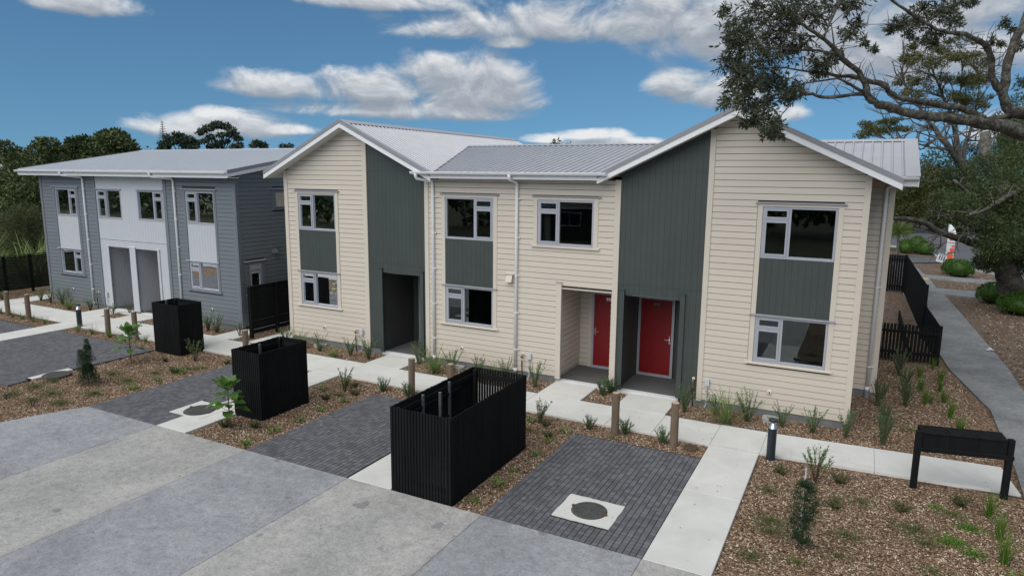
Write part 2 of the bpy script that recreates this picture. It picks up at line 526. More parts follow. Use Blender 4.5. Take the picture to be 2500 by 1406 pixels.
class MB:
    def __init__(s, T=None):
        s.v, s.f, s.T = [], [], T
        s.mi = []
        s.cur = 0

    def add(s, vs, fs):
        b = len(s.v)
        if s.T:
            vs = [s.T(*p) for p in vs]
        s.v += [tuple(p) for p in vs]
        s.f += [tuple(b + i for i in f) for f in fs]
        s.mi += [s.cur] * len(fs)
        return s

    def box(s, x0, x1, y0, y1, z0, z1):
        return s.add([(x0, y0, z0), (x1, y0, z0), (x1, y1, z0), (x0, y1, z0), (x0, y0, z1), (x1, y0, z1), (x1, y1, z1), (x0, y1, z1)],
                     [(0, 3, 2, 1), (4, 5, 6, 7), (0, 1, 5, 4), (1, 2, 6, 5), (2, 3, 7, 6), (3, 0, 4, 7)])

    def hexa(s, b, t):
        return s.add(list(b) + list(t), [(0, 3, 2, 1), (4, 5, 6, 7), (0, 1, 5, 4), (1, 2, 6, 5), (2, 3, 7, 6), (3, 0, 4, 7)])

    def bbox(s, x0, x1, y0, y1, z0, z1, c):
        """box with chamfered top edge"""
        vs = [(x0, y0, z0), (x1, y0, z0), (x1, y1, z0), (x0, y1, z0),
              (x0, y0, z1 - c), (x1, y0, z1 - c), (x1, y1, z1 - c), (x0, y1, z1 - c),
              (x0 + c, y0 + c, z1), (x1 - c, y0 + c, z1), (x1 - c, y1 - c, z1), (x0 + c, y1 - c, z1)]
        fs = [(8, 9, 10, 11)]
        for a in (0, 4):
            fs += [(a, a + 1, a + 5, a + 4), (a + 1, a + 2, a + 6, a + 5), (a + 2, a + 3, a + 7, a + 6), (a + 3, a, a + 4, a + 7)]
        return s.add(vs, fs)

    def prism(s, pts, axis, a, b):
        """polygon in the two other axes, extruded along axis 'x','y' or 'z'"""
        n = len(pts)
        f = {'x': lambda p, h: (h, p[0], p[1]), 'y': lambda p, h: (p[0], h, p[1]), 'z': lambda p, h: (p[0], p[1], h)}[axis]
        vs = [f(p, a) for p in pts] + [f(p, b) for p in pts]
        fs = [tuple(range(n - 1, -1, -1)), tuple(range(n, 2 * n))]
        fs += [(i, (i + 1) % n, n + (i + 1) % n, n + i) for i in range(n)]
        return s.add(vs, fs)

    def tube(s, pts, n=8, cap=True, rough=0.0):
        """pts: (x,y,z,r) polyline"""
        P = [Vector(p[:3]) for p in pts]
        rings = []
        up = None
        for i, p in enumerate(P):
            d = (P[min(i + 1, len(P) - 1)] - P[max(i - 1, 0)])
            d = d.normalized() if d.length > 1e-9 else Vector((0, 0, 1))
            if up is None:
                up = Vector((0, 0, 1)) if abs(d.z) < .9 else Vector((1, 0, 0))
            a = d.cross(up)
            if a.length < 1e-6:
                a = d.cross(Vector((1, 0, 0)))
            a.normalize()
            b = a.cross(d).normalized()
            up = b
            r = pts[i][3]
            ring = []
            for k in range(n):
                t = 2 * math.pi * k / n
                rr = r * (1 + (random.uniform(-rough, rough) if rough else 0))
                ring.append(tuple(p + a * (math.cos(t) * rr) + b * (math.sin(t) * rr)))
            rings.append(ring)
        vs = [q for r in rings for q in r]
        fs = []
        for i in range(len(rings) - 1):
            for k in range(n):
                fs.append((i * n + k, i * n + (k + 1) % n, (i + 1) * n + (k + 1) % n, (i + 1) * n + k))
        if cap:
            fs += [tuple(range(n - 1, -1, -1)), tuple(range((len(rings) - 1) * n, len(rings) * n))]
        return s.add(vs, fs)

    def cyl(s, x, y, z0, z1, r, n=16, r1=None):
        return s.tube([(x, y, z0, r), (x, y, z1, r if r1 is None else r1)], n)

    def leaf(s, p, d, L, W, up=Vector((0, 0, 1)), fold=.15, droop=.0):
        """one pointed leaf: 4-point rhombus folded along its rib"""
        p = Vector(p)
        d = d.normalized()
        a = d.cross(up)
        if a.length < 1e-4:
            a = d.cross(Vector((1, 0, 0)))
        a.normalize()
        nrm = a.cross(d)
        m = p + d * (L * .45)
        tip = p + d * L - Vector((0, 0, droop * L))
        b = len(s.v)
        s.v += [tuple(p), tuple(m + a * (W / 2) + nrm * (fold * W)), tuple(tip), tuple(m - a * (W / 2) + nrm * (fold * W))]
        s.f += [(b, b + 1, b + 2), (b, b + 2, b + 3)]
        s.mi += [s.cur] * 2

    def blade(s, p, az, L, W, lean, curl, n=4, fold=.25):
        """strap leaf that rises and bends over"""
        p = Vector(p)
        out = Vector((math.cos(az), math.sin(az), 0))
        side = Vector((-math.sin(az), math.cos(az), 0))
        ang = lean
        b = len(s.v)
        q = p.copy()
        for i in range(n + 1):
            t = i / n
            w = W * (1 - t ** 2.2) * (.55 + .9 * t if t < .5 else 1)
            up = Vector((0, 0, 1))
            nrm = (up * math.sin(ang) - out * math.cos(ang))
            s.v += [tuple(q - side * w / 2), tuple(q + nrm * (-fold * w)), tuple(q + side * w / 2)]
            q = q + (out * math.sin(ang) + up * math.cos(ang)) * (L / n)
            ang += curl / n
        for i in range(n):
            k = b + i * 3
            s.f += [(k, k + 1, k + 4, k + 3), (k + 1, k + 2, k + 5, k + 4)]
            s.mi += [s.cur] * 2

    def mesh(s, name, mats, smooth=False):
        me = bpy.data.meshes.new(name)
        me.from_pydata(s.v, [], s.f)
        for m in (mats if isinstance(mats, (list, tuple)) else [mats]):
            me.materials.append(m)
        if any(s.mi):
            me.polygons.foreach_set('material_index', s.mi)
        if smooth:
            me.polygons.foreach_set('use_smooth', [True] * len(me.polygons))
        me.update()
        return me

    def build(s, name, mats, parent=None, smooth=False):
        o = bpy.data.objects.new(name, s.mesh(name, mats, smooth))
        link(o, parent)
        if parent is not None or True:
            WL[o.name] = Vector((0, 0, 0))
        return o


def piece(name, mesh, parent, loc):
    o = bpy.data.objects.new(name, mesh)
    link(o, parent)
    o.location = loc
    return o


def copy_tree(o, parent=None):
    c = o.copy()
    COL.objects.link(c)
    if parent is not None:
        c.parent = parent
    for ch in o.children:
        copy_tree(ch, c)
    return c


def front(y=0.0):
    """(u, d, z) -> world on a wall that faces -Y; d is outward"""
    return lambda u, d, z: (u, y - d, z)


def side(x, s=1):
    """wall that faces +X (s=1) or -X (s=-1); u runs along +Y"""
    return lambda u, d, z: (x + s * d, u, z)


def struct(name, mb, m, parent=None):
    o = mb.build(name, m, parent)
    if parent is None:
        kind(o, 'structure')
    return o


# ------------------------------------------------------------------ ground
BED = -0.05


def rect(mb, x0, x1, y0, y1, z, th=.10):
    return mb.box(x0, x1, y0, y1, z - th, z)


def flat(mb, pts, z):
    return mb.add([(x, y, z) for x, y in pts], [tuple(range(len(pts)))])


g = MB()
n = 60
xs = [-1200, -700, -400, -250, -160, -110, -80, -60, -45, -34, -28, -20, -10, 0, 10, 20, 35, 60, 100, 200, 500, 1200]
ys = [-600, -250, -120, -70, -40, -25, -10, 0, 8, 16, 26, 40, 60, 90, 130, 190, 280, 450, 800, 1500]


def hill_z(x, y):
    d = max(0.0, min(1.0, (-x - 36) / 90)) * max(0.0, min(1.0, (y + 10) / 55))
    d2 = max(0.0, min(1.0, (-x - 100) / 120)) * max(0.0, min(1.0, (y - 20) / 100))
    return BED - .03 + 4.2 * d * d * (3 - 2 * d) + 5.0 * d2


g.add([(x, y, hill_z(x, y)) for y in ys for x in xs],
      [(j * len(xs) + i, j * len(xs) + i + 1, (j + 1) * len(xs) + i + 1, (j + 1) * len(xs) + i) for j in range(len(ys) - 1) for i in range(len(xs) - 1)])
struct('ground', g, M['field'])

bed = MB()
flat(bed, [(-30, -12), (-11.3, -12), (-11.3, -7.0), (2.5, -7.0), (2.5, -16), (6.9, -16), (8.3, -2), (6.9, 7), (6.9, 12), (-30, 12)], BED)
struct('mulch_bed', bed, M['mulch'])
lit = MB()
flat(lit, [(6.9, -16), (30, -16), (30, 28), (6.0, 42), (-4, 42), (-4, 12), (6.0, 12)], BED - .012)
struct('leaf_litter_ground', lit, M['litter'])


def slabs(parent, rects, m, z=0.0, th=.1, name='concrete_slab'):
    for r in rects:
        b = MB()
        if len(r) == 4 and not isinstance(r[0], tuple):
            x0, x1, y0, y1 = r
            b.bbox(x0 + .003, x1 - .003, y0 + .003, y1 - .003, z - th, z, .006)
        else:
            b.prism(r, 'z', z - th, z)
        b.build(name, m, parent)


# driveway: a dark base with separate poured panels between saw cuts
dw = MB()
flat(dw, [(-60, -30), (2.62, -30), (2.62, -7.06), (-11.42, -7.06), (-11.57, -7.3), (-11.64, -7.53), (-11.84, -7.94), (-11.95, -8.29), (-12.04, -8.56), (-12.5, -9.3), (-13.6, -9.9), (-60, -9.9)], -.03)
drive = struct('driveway', dw, M['joint'])
cuts = [-60, -36, -30, -24, -18, -9.01, -6.3, -3.73, -.98, 1.64, 2.62]
for i, (a, b) in enumerate(zip(cuts[:-1], cuts[1:])):
    m = M['drivew'] if a in (-9.01, -3.73, 1.64, -24) else M['drive']
    if a == -18:
        slabs(drive, [[(-18, -17.997), (-9.013, -17.997), (-9.013, -7.06), (-11.42, -7.06), (-11.57, -7.3), (-11.64, -7.53), (-11.84, -7.94), (-11.95, -8.29), (-12.04, -8.56), (-12.5, -9.3), (-13.6, -9.9), (-18, -9.9)]], m)
    else:
        slabs(drive, [(a, b, -18, -9.9 if a < -11 else -7.055)], m)
    slabs(drive, [(a, b, -24, -18), (a, b, -30, -24)], m)

# pale concrete footpaths
fp = MB()
flat(fp, [(-27.4, -2.35), (6.86, -2.1), (6.75, -.95), (-27.4, -1.05)], -.035)
fp_o = struct('footpath', fp, M['joint'])
Y0, Y1 = -2.38, -1.15
xcut = [-26.25, -24.1, -22.46, -20.98, -19.9, -17.9, -15.7, -13.9, -11.4, -9.01, -8.1, -5.4, -3.73, -2.79, -.6, .43, 1.645]
slabs(fp_o, [(a, b, Y0 + .12 if a < -20 else Y0, Y1 + .14 if b < -12.5 else Y1) for a, b in zip(xcut[:-1], xcut[1:])], M['path'])
slabs(fp_o, [[(1.65, -2.36), (2.6, -2.34), (2.6, -1.12), (1.65, -1.14)],
             [(2.606, -2.34), (4.6, -2.2), (4.6, -.98), (2.606, -1.12)],
             [(4.606, -2.2), (6.83, -2.04), (6.72, -.83), (4.606, -.98)]], M['path'])
# strips beside the parking bays
slabs(fp_o, [(1.645, 2.6, -4.6, -2.39), (1.645, 2.6, -7.05, -4.606),
             (-3.73, -2.79, -4.7, -2.39), (-3.73, -2.79, -7.05, -4.706),
             (-9.01, -8.1, -4.7, -2.39), (-9.01, -8.1, -7.05, -4.706),
             (-20.98, -19.9, -4.8, -2.27), (-20.98, -19.9, -7.3, -4.806), (-20.98, -19.9, -9.9, -7.306),
             # ways to the front doors
             (-8.26, -7.05, -1.145, .0), (-2.8, -1.66, -1.145, .0), (-.8, .4, -1.145, .0),
             (-22.2, -20.92, -1.0, .0), (-20.1, -18.88, -1.0, .0), (-20.92, -20.1, -.25, .0),
             # side paths
             (-14.7, -13.8, -1.0, 1.2), (-14.7, -13.8, 1.206, 4.5), (-14.7, -13.8, 4.506, 9.0),
             (-27.3, -26.2, -2.25, 2.5), (-13.1, -12.3, -1.0, .9)], M['path'])
porch = MB()
rect(porch, -8.53, -7.0, .003, 1.62, .03)
rect(porch, -2.82, -1.33, .003, 1.62, .03)
rect(porch, -1.12, .42, .003, 1.62, .03)
rect(porch, -21.7, -18.6, .003, 1.62, .03)
struct('porch_floor', porch, M['slab'])

# older footpath that runs past the side of the building to the road
op = MB()
op.prism([(6.9, -14), (8.3, -14), (8.1, -2), (8.05, 5), (8.08, 7.5), (7.75, 19.9), (7.67, 21.2), (11, 20.6), (18, 19.5), (18, 21.6), (11, 22.7), (7.55, 23.2), (7.47, 27), (11, 25.8), (18, 24.6), (18, 26.2), (11, 27.8), (7.4, 28.4), (7.0, 34.2), (5.9, 34.2), (6.0, 20), (6.45, 9), (6.56, 6.6), (7.06, 2.94), (6.95, -.8), (6.87, -2.1)], 'z', -.12, -.004)
struct('side_footpath', op, M['oldpath'])
yl = MB()
rect(yl, 7.0, 7.42, 26.2, 26.8, .004, .006)
struct('tactile_paving', yl, M['yellow'])
# road
rd = MB()
KERB = [(60, 19), (16, 27.2), (11.29, 30.36), (10.06, 32.4), (9.3, 34.2), (8.9, 36.6), (8.8, 41.0), (7.4, 45.0), (0, 50), (-40, 58)]
flat(rd, KERB + [(-40, 76), (0, 74), (60, 66)], -.02)
struct('road', rd, M['asphalt'])
dv = MB()
flat(dv, [(-4, 34.3), (7.1, 34.3), (9.0, 35.6), (8.8, 38.0), (6, 38.6), (-4, 38.6)], -.008)
struct('vehicle_crossing', dv, M['asphalt'])
kb = MB()
for (ax, ay), (bx, by) in zip(KERB[:-1], KERB[1:]):
    d = Vector((bx - ax, by - ay, 0)).normalized()
    nn = Vector((d.y, -d.x, 0)) * .13
    p = [(ax, ay), (bx, by), (bx - nn.x, by - nn.y), (ax - nn.x, ay - nn.y)]
    kb.prism(p, 'z', -.1, .06)
struct('kerb', kb, M['kerb'])

# ------------------------------------------------------------------ paved parking bays
pav_mb = MB()
pav_mb.bbox(.0055, PITCH - .0055, .0055, PITCH - .0055, -.06, 0, .003)
pav_me = pav_mb.mesh('paver', M['paver'])


def bay(x0, x1, y0, y1, individual, holes=()):
    b = MB()
    flat(b, [(x0, y0), (x1, y0), (x1, y1), (x0, y1)], -.0045)
    o = struct('parking_bay', b, M['sand'])
    nx, ny = int(round((x1 - x0) / PITCH)), int(round((y1 - y0) / PITCH))
    # the first course of the grid lines up with the white-noise cells of the material
    rest = MB()
    cnt = 0
    for j in range(ny):
        for i in range(nx):
            x, y = x0 + i * PITCH, y0 + j * PITCH
            if any(hx0 - PITCH * .6 < x < hx1 - PITCH * .4 and hy0 - PITCH * .6 < y < hy1 - PITCH * .4 for hx0, hx1, hy0, hy1 in holes):
                continue
            dz = random.uniform(-.001, .0022)
            if individual and cnt < 298:
                piece('paver', pav_me, o, (x, y, dz))
                cnt += 1
            else:
                rest.bbox(x + .0055, x + PITCH - .0055, y + .0055, y + PITCH - .0055, -.05, dz, .003)
    if rest.f:
        r = rest.build('paver_field', M['paver'], o)
        kind(r, 'stuff')
    return o


bay(-.98, 1.64, -7.05, -3.14, True, [(0.0, .96, -6.53, -5.71)])
bay(-6.29, -3.73, -7.05, -3.2, True)
bay(-11.43, -9.01, -7.05, -3.2, True, [(-9.5, -9.0, -6.37, -5.55)])
bay(-19.9, -14.78, -7.1, -3.1, False, [(-14.95, -14.7, -6.6, -5.5)])
bay(-26.0, -20.98, -9.8, -3.15, False)


# ------------------------------------------------------------------ buildings
CO = .143          # weatherboard cover
ZB = .117          # underside of the lowest board


def board(parent, T, m, u0, u1, z0, z1, u0t=None, u1t=None, name='weatherboard', mb=None):
    """one bevel-back weatherboard; its lower edge stands proud of the board below"""
    u0t = u0 if u0t is None else u0t
    u1t = u1 if u1t is None else u1t
    own = mb is None
    if own:
        mb = MB(T)
    g0 = .011      # open shadow joint under every board
    f0 = g0 / max(.02, z1 - z0)
    ua, ub = u0 + (u0t - u0) * f0, u1 + (u1t - u1) * f0
    mb.hexa([(ua, .027, z0 + g0), (ub, .027, z0 + g0), (ub, 0, z0 + g0), (ua, 0, z0 + g0)],
            [(u0t, .022, z1), (u1t, .022, z1), (u1t, 0, z1), (u0t, 0, z1)])
    if own:
        return mb.build(name, m, parent)


def cut(u0, u1, holes):
    """interval minus intervals"""
    segs = [(u0, u1)]
    for a, b in holes:
        out = []
        for s, e in segs:
            if b <= s or a >= e:
                out.append((s, e))
            else:
                if a - s > .02:
                    out.append((s, a))
                if e - b > .02:
                    out.append((b, e))
        segs = out
    return segs


def boards(parent, T, m, u0, u1, ztop, holes=(), lim=None, joined=None, z_from=None):
    """courses of weatherboard over a wall; holes: (u0,u1,z0,z1); lim(z) -> (lo,hi) clips to a gable"""
    k = 0
    while True:
        z0 = ZB + k * CO
        z1 = min(z0 + CO, ztop)
        if z0 >= ztop - .02:
            break
        hs = [(h[0], h[1]) for h in holes if h[2] < z1 - .03 and h[3] > z0 + .03]
        for a, b in cut(u0, u1, hs):
            a2, b2, at, bt = a, b, a, b
            if lim:
                l0, h0 = lim(z0)
                l1, h1 = lim(z1)
                a2, b2 = max(a, l0), min(b, h0)
                at, bt = max(a, l1), min(b, h1)
                if b2 - a2 < .03:
                    continue
                if bt < at:
                    at = bt = (at + bt) / 2
            if joined is not None:
                board(None, T, m, a2, b2, z0, z1, at, bt, mb=joined)
            else:
                board(parent, T, m, a2, b2, z0, z1, at, bt)
        k += 1


def vboards(parent, T, m, u0, u1, zlo, zhi, d=.012, pitch=.1335, name='vertical_board', holes=(), joined=None):
    """grooved vertical cladding; zhi may be a function of u"""
    nb = max(1, round((u1 - u0) / pitch))
    w = (u1 - u0) / nb
    f = zhi if callable(zhi) else (lambda u: zhi)
    for i in range(nb):
        a, b = u0 + i * w + .0015, u0 + (i + 1) * w - .0015
        segs = [(a, b, zlo)]
        for h in holes:
            if h[0] < b and h[1] > a:
                segs = [(max(a, x0), min(b, x1), z) for x0, x1, z in ((a, min(b, h[0]), zlo), (max(a, h[0]), min(b, h[1]), h[3]), (max(a, h[1]), b, zlo)) if x1 - x0 > .012]
                break
        for x0, x1, z in segs:
            mb = joined if joined is not None else MB(T)
            mb.hexa([(x0, d, z), (x1, d, z), (x1, 0, z), (x0, 0, z)],
                    [(x0, d, f(x0)), (x1, d, f(x1)), (x1, 0, f(x1)), (x0, 0, f(x0))])
            if joined is None:
                mb.build(name, m, parent)


def trim(parent, T, m, u0, u1, z0, z1, d=.035, name='trim_board', d0=0.0):
    return MB(T).box(u0, u1, d0, d, z0, z1).build(name, m, parent)


def backing(parent, T, m, u0, u1, z0, z1, holes, name, d0=-.16, d1=-.002, gable=None):
    """solid wall behind the cladding with real openings"""
    us = sorted({u0, u1, *[h[0] for h in holes], *[h[1] for h in holes]})
    zs = sorted({z0, z1, *[h[2] for h in holes], *[h[3] for h in holes]})
    us = [u for u in us if u0 <= u <= u1]
    zs = [z for z in zs if z0 <= z <= z1]
    mb = MB(T)
    for a, b in zip(us[:-1], us[1:]):
        for c, d in zip(zs[:-1], zs[1:]):
            if any(h[0] < (a + b) / 2 < h[1] and h[2] < (c + d) / 2 < h[3] for h in holes):
                continue
            mb.box(a, b, d0, d1, c, d)
    if gable:
        for lo, hi, ap, za in gable:
            zl, zh = za - (ap - lo) * SL, za - (hi - ap) * SL
            P = [(lo, z1), (hi, z1), (hi, max(zh, z1 + .001)), (ap, za), (lo, max(zl, z1 + .001))]
            n5 = [(u, d1, z) for u, z in P] + [(u, d0, z) for u, z in P]
            mb.add(n5, [(0, 1, 2, 3, 4), (9, 8, 7, 6, 5)] + [(i, i + 5, (i + 1) % 5 + 5, (i + 1) % 5) for i in range(5)])
    return mb.build(name, m, parent)


def bar(mb, u0, u1, z0, z1, d0, d1):
    mb.box(u0, u1, d0, d1, z0, z1)


def window(parent, T, u0, u1, z0, z1, mull=None, sash='L', curtain=None, sill=None, head=None, trims=None, trim_m=None, transom=None, sill_over=.17):
    """aluminium window: the frame is the part; panes, sashes, flashing, sill and trims are its pieces"""
    mb = MB(T)
    w = .045
    bar(mb, u0, u1, z0, z0 + w + .012, -.09, .02)
    bar(mb, u0, u1, z1 - w, z1, -.09, .02)
    bar(mb, u0, u0 + w, z0 + w + .012, z1 - w, -.09, .02)
    bar(mb, u1 - w, u1, z0 + w + .012, z1 - w, -.09, .02)
    if mull:
        bar(mb, mull - .025, mull + .025, z0 + w + .012, z1 - w, -.09, .018)
    o = mb.build('window', M['alu'], parent)

    def pane(a, b, c, d, dd=-.035):
        MB(T).box(a, b, dd, dd + .008, c, d).build('pane', M['glass'], o)

    def sashf(a, b, c, d):
        s = MB(T)
        k = .04
        bar(s, a, b, c, c + k, -.04, .03)
        bar(s, a, b, d - k, d, -.04, .03)
        bar(s, a, a + k, c + k, d - k, -.04, .03)
        bar(s, b - k, b, c + k, d - k, -.04, .03)
        s.build('sash', M['alu'], o)
        pane(a + k - .002, b - k + .002, c + k - .002, d - k + .002, -.012)
    zi0, zi1 = z0 + w + .012, z1 - w
    if mull:
        sa, sb = (u0 + w, mull - .025) if sash == 'L' else (mull + .025, u1 - w)
        fa, fb = (mull + .025, u1 - w) if sash == 'L' else (u0 + w, mull - .025)
        tr = transom or (z1 - .285)
        t = MB(T)
        bar(t, sa, sb, tr - .02, tr + .02, -.09, .018)
        t.build('transom', M['alu'], o)
        sashf(sa + .003, sb - .003, tr + .022, zi1 - .003)
        sashf(sa + .003, sb - .003, zi0 + .003, tr - .022)
        pane(fa - .005, fb + .005, zi0 - .005, zi1 + .005)
    elif transom:
        t = MB(T)
        bar(t, u0 + w, u1 - w, transom - .02, transom + .02, -.09, .018)
        t.build('transom', M['alu'], o)
        sashf(u0 + w + .003, u1 - w - .003, transom + .022, zi1 - .003)
        sashf(u0 + w + .003, u1 - w - .003, zi0 + .003, transom - .022)
    else:
        pane(u0 + w - .005, u1 - w + .005, zi0 - .005, zi1 + .005)
    if head:                       # sloped metal flashing over the head
        a, b, z = head
        h = MB(T)
        h.hexa([(a, .075, z - .022), (b, .075, z - .022), (b, 0, z - .022), (a, 0, z - .022)],
               [(a, .07, z - .004), (b, .07, z - .004), (b, 0, z + .016), (a, 0, z + .016)])
        h.build('head_flashing', M['flash'] if trim_m is not M['grey'] else M['alu'], o)
    if sill:
        a, b, z, ms = sill
        s = MB(T)
        s.hexa([(a, .075, z - .035), (b, .075, z - .035), (b, 0, z - .035), (a, 0, z - .035)],
               [(a, .075, z), (b, .075, z), (b, -.02, z + .022), (a, -.02, z + .022)])
        s.build('sill', ms, o)
    if trims:
        for a, b, c, d in trims:
            trim(o, T, trim_m, a, b, c, d, .038)
    # reveal lining hides the wall core
    r = MB(T)
    for a, b, c, d in ((u0 - .004, u0 + .01, z0, z1), (u1 - .01, u1 + .004, z0, z1), (u0, u1, z0 - .004, z0 + .01), (u0, u1, z1 - .01, z1 + .004)):
        r.box(a, b, -.17, -.09, c, d)
    r.build('reveal', M['offwhite'], o)
    if curtain:
        for a, b, c, d in curtain:
            cm = MB(T)
            nn = 14
            vs = []
            for i in range(nn + 1):
                t = i / nn
                for zz in (c, d):
                    uu = a + (b - a) * t
                    if zz == c:
                        uu = a + (b - a) * t * 1.25
                    vs.append((uu, -.26 - .03 * math.sin(t * 24 + a), zz))
            cm.add(vs, [(2 * i, 2 * i + 2, 2 * i + 3, 2 * i + 1) for i in range(nn)])
            cm.build('curtain', M['curtain'], o)
    return o


def downpipe(parent, x, ywall, ztop, zbot, outlet=None, r=.042, n_clip=4, facing=(0, -1)):
    mb = MB()
    y = ywall - .062
    if outlet:
        ox, oy, oz = outlet
        pts = [(ox, oy, oz + .06, r * 1.25), (ox, oy, oz - .03, r * 1.15), (ox, oy, oz - .05, r), (ox * .96 + x * .04, oy * .94 + y * .06, oz - .10, r), (x * .94 + ox * .06, y * .94 + oy * .06, oz - .17, r), (x, y, oz - .24, r), (x, y, zbot, r)]
    else:
        pts = [(x, y, ztop, r), (x, y, zbot, r)]
    mb.tube(pts, 12)
    mb.tube([(x, y, zbot + .08, r * 1.18), (x, y, zbot - .02, r * 1.18)], 12)
    o = mb.build('downpipe', M['pvc'], parent, True)
    top = (outlet[2] - .3) if outlet else ztop
    for i in range(n_clip):
        z = zbot + .6 + (top - zbot - .9) * i / max(1, n_clip - 1)
        c = MB()
        c.tube([(x, y, z - .012, r * 1.12), (x, y, z + .012, r * 1.12)], 12)
        c.box(x + .04, x + .10, y - .006, y + .006, z - .01, z + .01)
        c.box(x + .088, x + .10, y, ywall + .01, z - .01, z + .01)
        c.build('pipe_clip', M['pvc'], o)
    return o


def gutter(parent, x0, x1, y, z, brackets=.48):
    """half-round gutter along X; z is the rim, y its middle"""
    mb = MB()
    r, nn = .065, 8
    prof = [(y + r * math.cos(math.pi + math.pi * i / nn), z + r * math.sin(math.pi + math.pi * i / nn) * 1.05) for i in range(nn + 1)]
    inner = [(y + (r - .006) * math.cos(2 * math.pi - math.pi * i / nn), z + (r - .006) * math.sin(2 * math.pi - math.pi * i / nn) * 1.05) for i in range(nn + 1)]
    mb.prism(prof + inner, 'x', x0, x1)
    mb.prism(prof, 'x', x0 - .004, x0 + .001)
    mb.prism(prof, 'x', x1 - .001, x1 + .004)
    mb.box(x0 - .005, x1 + .005, y - r - .006, y - r + .007, z - .006, z + .009)
    o = mb.build('gutter', M['pvc'], parent)
    x = x0 + .2
    while x < x1 - .1:
        b = MB()
        prof2 = [(y + (r + .006) * math.cos(math.pi + math.pi * i / nn), z + (r + .006) * math.sin(math.pi + math.pi * i / nn) * 1.05) for i in range(nn + 1)]
        b.prism(prof2, 'x', x, x + .018)
        b.build('gutter_bracket', M['pvc'], o)
        x += brackets
    return o


def ribbed(mb, A, B, up0, up1, ribs=.19, h=.032, skew=None):
    """sheet roofing: plane swept from eave line A->B (points); up0/up1: top points above A and B; ribs run up the slope"""
    A, B, C_, D = Vector(A), Vector(B), Vector(up0), Vector(up1)
    nrm = (B - A).cross(C_ - A).normalized()
    if nrm.z < 0:
        nrm = -nrm
    th = .03
    mb.hexa([A - nrm * th, B - nrm * th, D - nrm * th, C_ - nrm * th], [A, B, D, C_])
    return nrm


def roof_sheet(parent, P, ribs_dir, rib_gap, m, name='roof', h=.03, u_dir=None):
    """P: polygon (coplanar). Ribs parallel to ribs_dir, spaced rib_gap, clipped to the polygon"""
    P = [Vector(p) for p in P]
    nrm = (P[1] - P[0]).cross(P[2] - P[0]).normalized()
    if nrm.z < 0:
        nrm = -nrm
    v = Vector(ribs_dir).normalized()
    u = v.cross(nrm).normalized()
    mb = MB()
    th = .025
    nP = len(P)
    mb.add([tuple(p) for p in P] + [tuple(p - nrm * th) for p in P],
           [tuple(range(nP)), tuple(range(2 * nP - 1, nP - 1, -1))] + [(i, nP + i, nP + (i + 1) % nP, (i + 1) % nP) for i in range(nP)])
    o0 = P[0]
    uv = [((p - o0).dot(u), (p - o0).dot(v)) for p in P]
    umin, umax = min(a for a, b in uv), max(a for a, b in uv)
    k = umin + rib_gap * .5
    while k < umax:
        def span(x):
            ys_ = []
            for (a0, b0), (a1, b1) in zip(uv, uv[1:] + uv[:1]):
                if (a0 - x) * (a1 - x) < 0:
                    ys_.append(b0 + (b1 - b0) * (x - a0) / (a1 - a0))
            return (min(ys_), max(ys_)) if len(ys_) >= 2 else None
        s = span(k)
        if s and s[1] - s[0] > .06:
            e = .028
            def pt(x, y, z):
                return tuple(o0 + u * x + v * y + nrm * z)
            y0, y1 = s[0] + .004, s[1] - .004
            vs = [pt(k - e, y0, -.002), pt(k - e * .5, y0, h), pt(k + e * .5, y0, h), pt(k + e, y0, -.002),
                  pt(k - e, y1, -.002), pt(k - e * .5, y1, h), pt(k + e * .5, y1, h), pt(k + e, y1, -.002)]
            mb.add(vs, [(0, 1, 5, 4), (1, 2, 6, 5), (2, 3, 7, 6), (0, 3, 2, 1), (4, 5, 6, 7)])
        k += rib_gap
    return mb.build(name, m, parent)


def strip3(parent, a, b, w, m, name, h=.012, lift=.034):
    """folded cap that lies over a line a->b; w: list of offset vectors to its two edges"""
    a, b = Vector(a), Vector(b)
    up = Vector((0, 0, 1))
    mb = MB()
    for off in w:
        off = Vector(off)
        p = [a + up * lift, b + up * lift, b + off + up * (lift - .004), a + off + up * (lift - .004)]
        mb.add([tuple(q) for q in p] + [tuple(q - up * h) for q in p], [(0, 1, 2, 3), (7, 6, 5, 4), (0, 4, 5, 1), (1, 5, 6, 2), (2, 6, 7, 3), (3, 7, 4, 0)])
    return mb.build(name, m, parent)


def rooms(parent, x0, x1, y0, y1, ztop, walls, m_w, m_f):
    """floors, ceilings and cross walls inside a building"""
    mb = MB()
    mb.box(x0, x1, y0, y1, 2.42, 2.62)
    mb.box(x0, x1, y0, y1, ztop, ztop + .1)
    mb.box(x0, x1, y1, y1 + .1, .03, ztop)
    for w in walls:
        mb.box(w, w + .1, y0, y1, .03, ztop)
    mb.build('inner_walls', m_w, parent)
    f = MB()
    f.box(x0, x1, y0, y1, -.02, .04)
    f.box(x0, x1, y0, y1, 2.62, 2.635)
    f.build('inner_floor', m_f, parent)


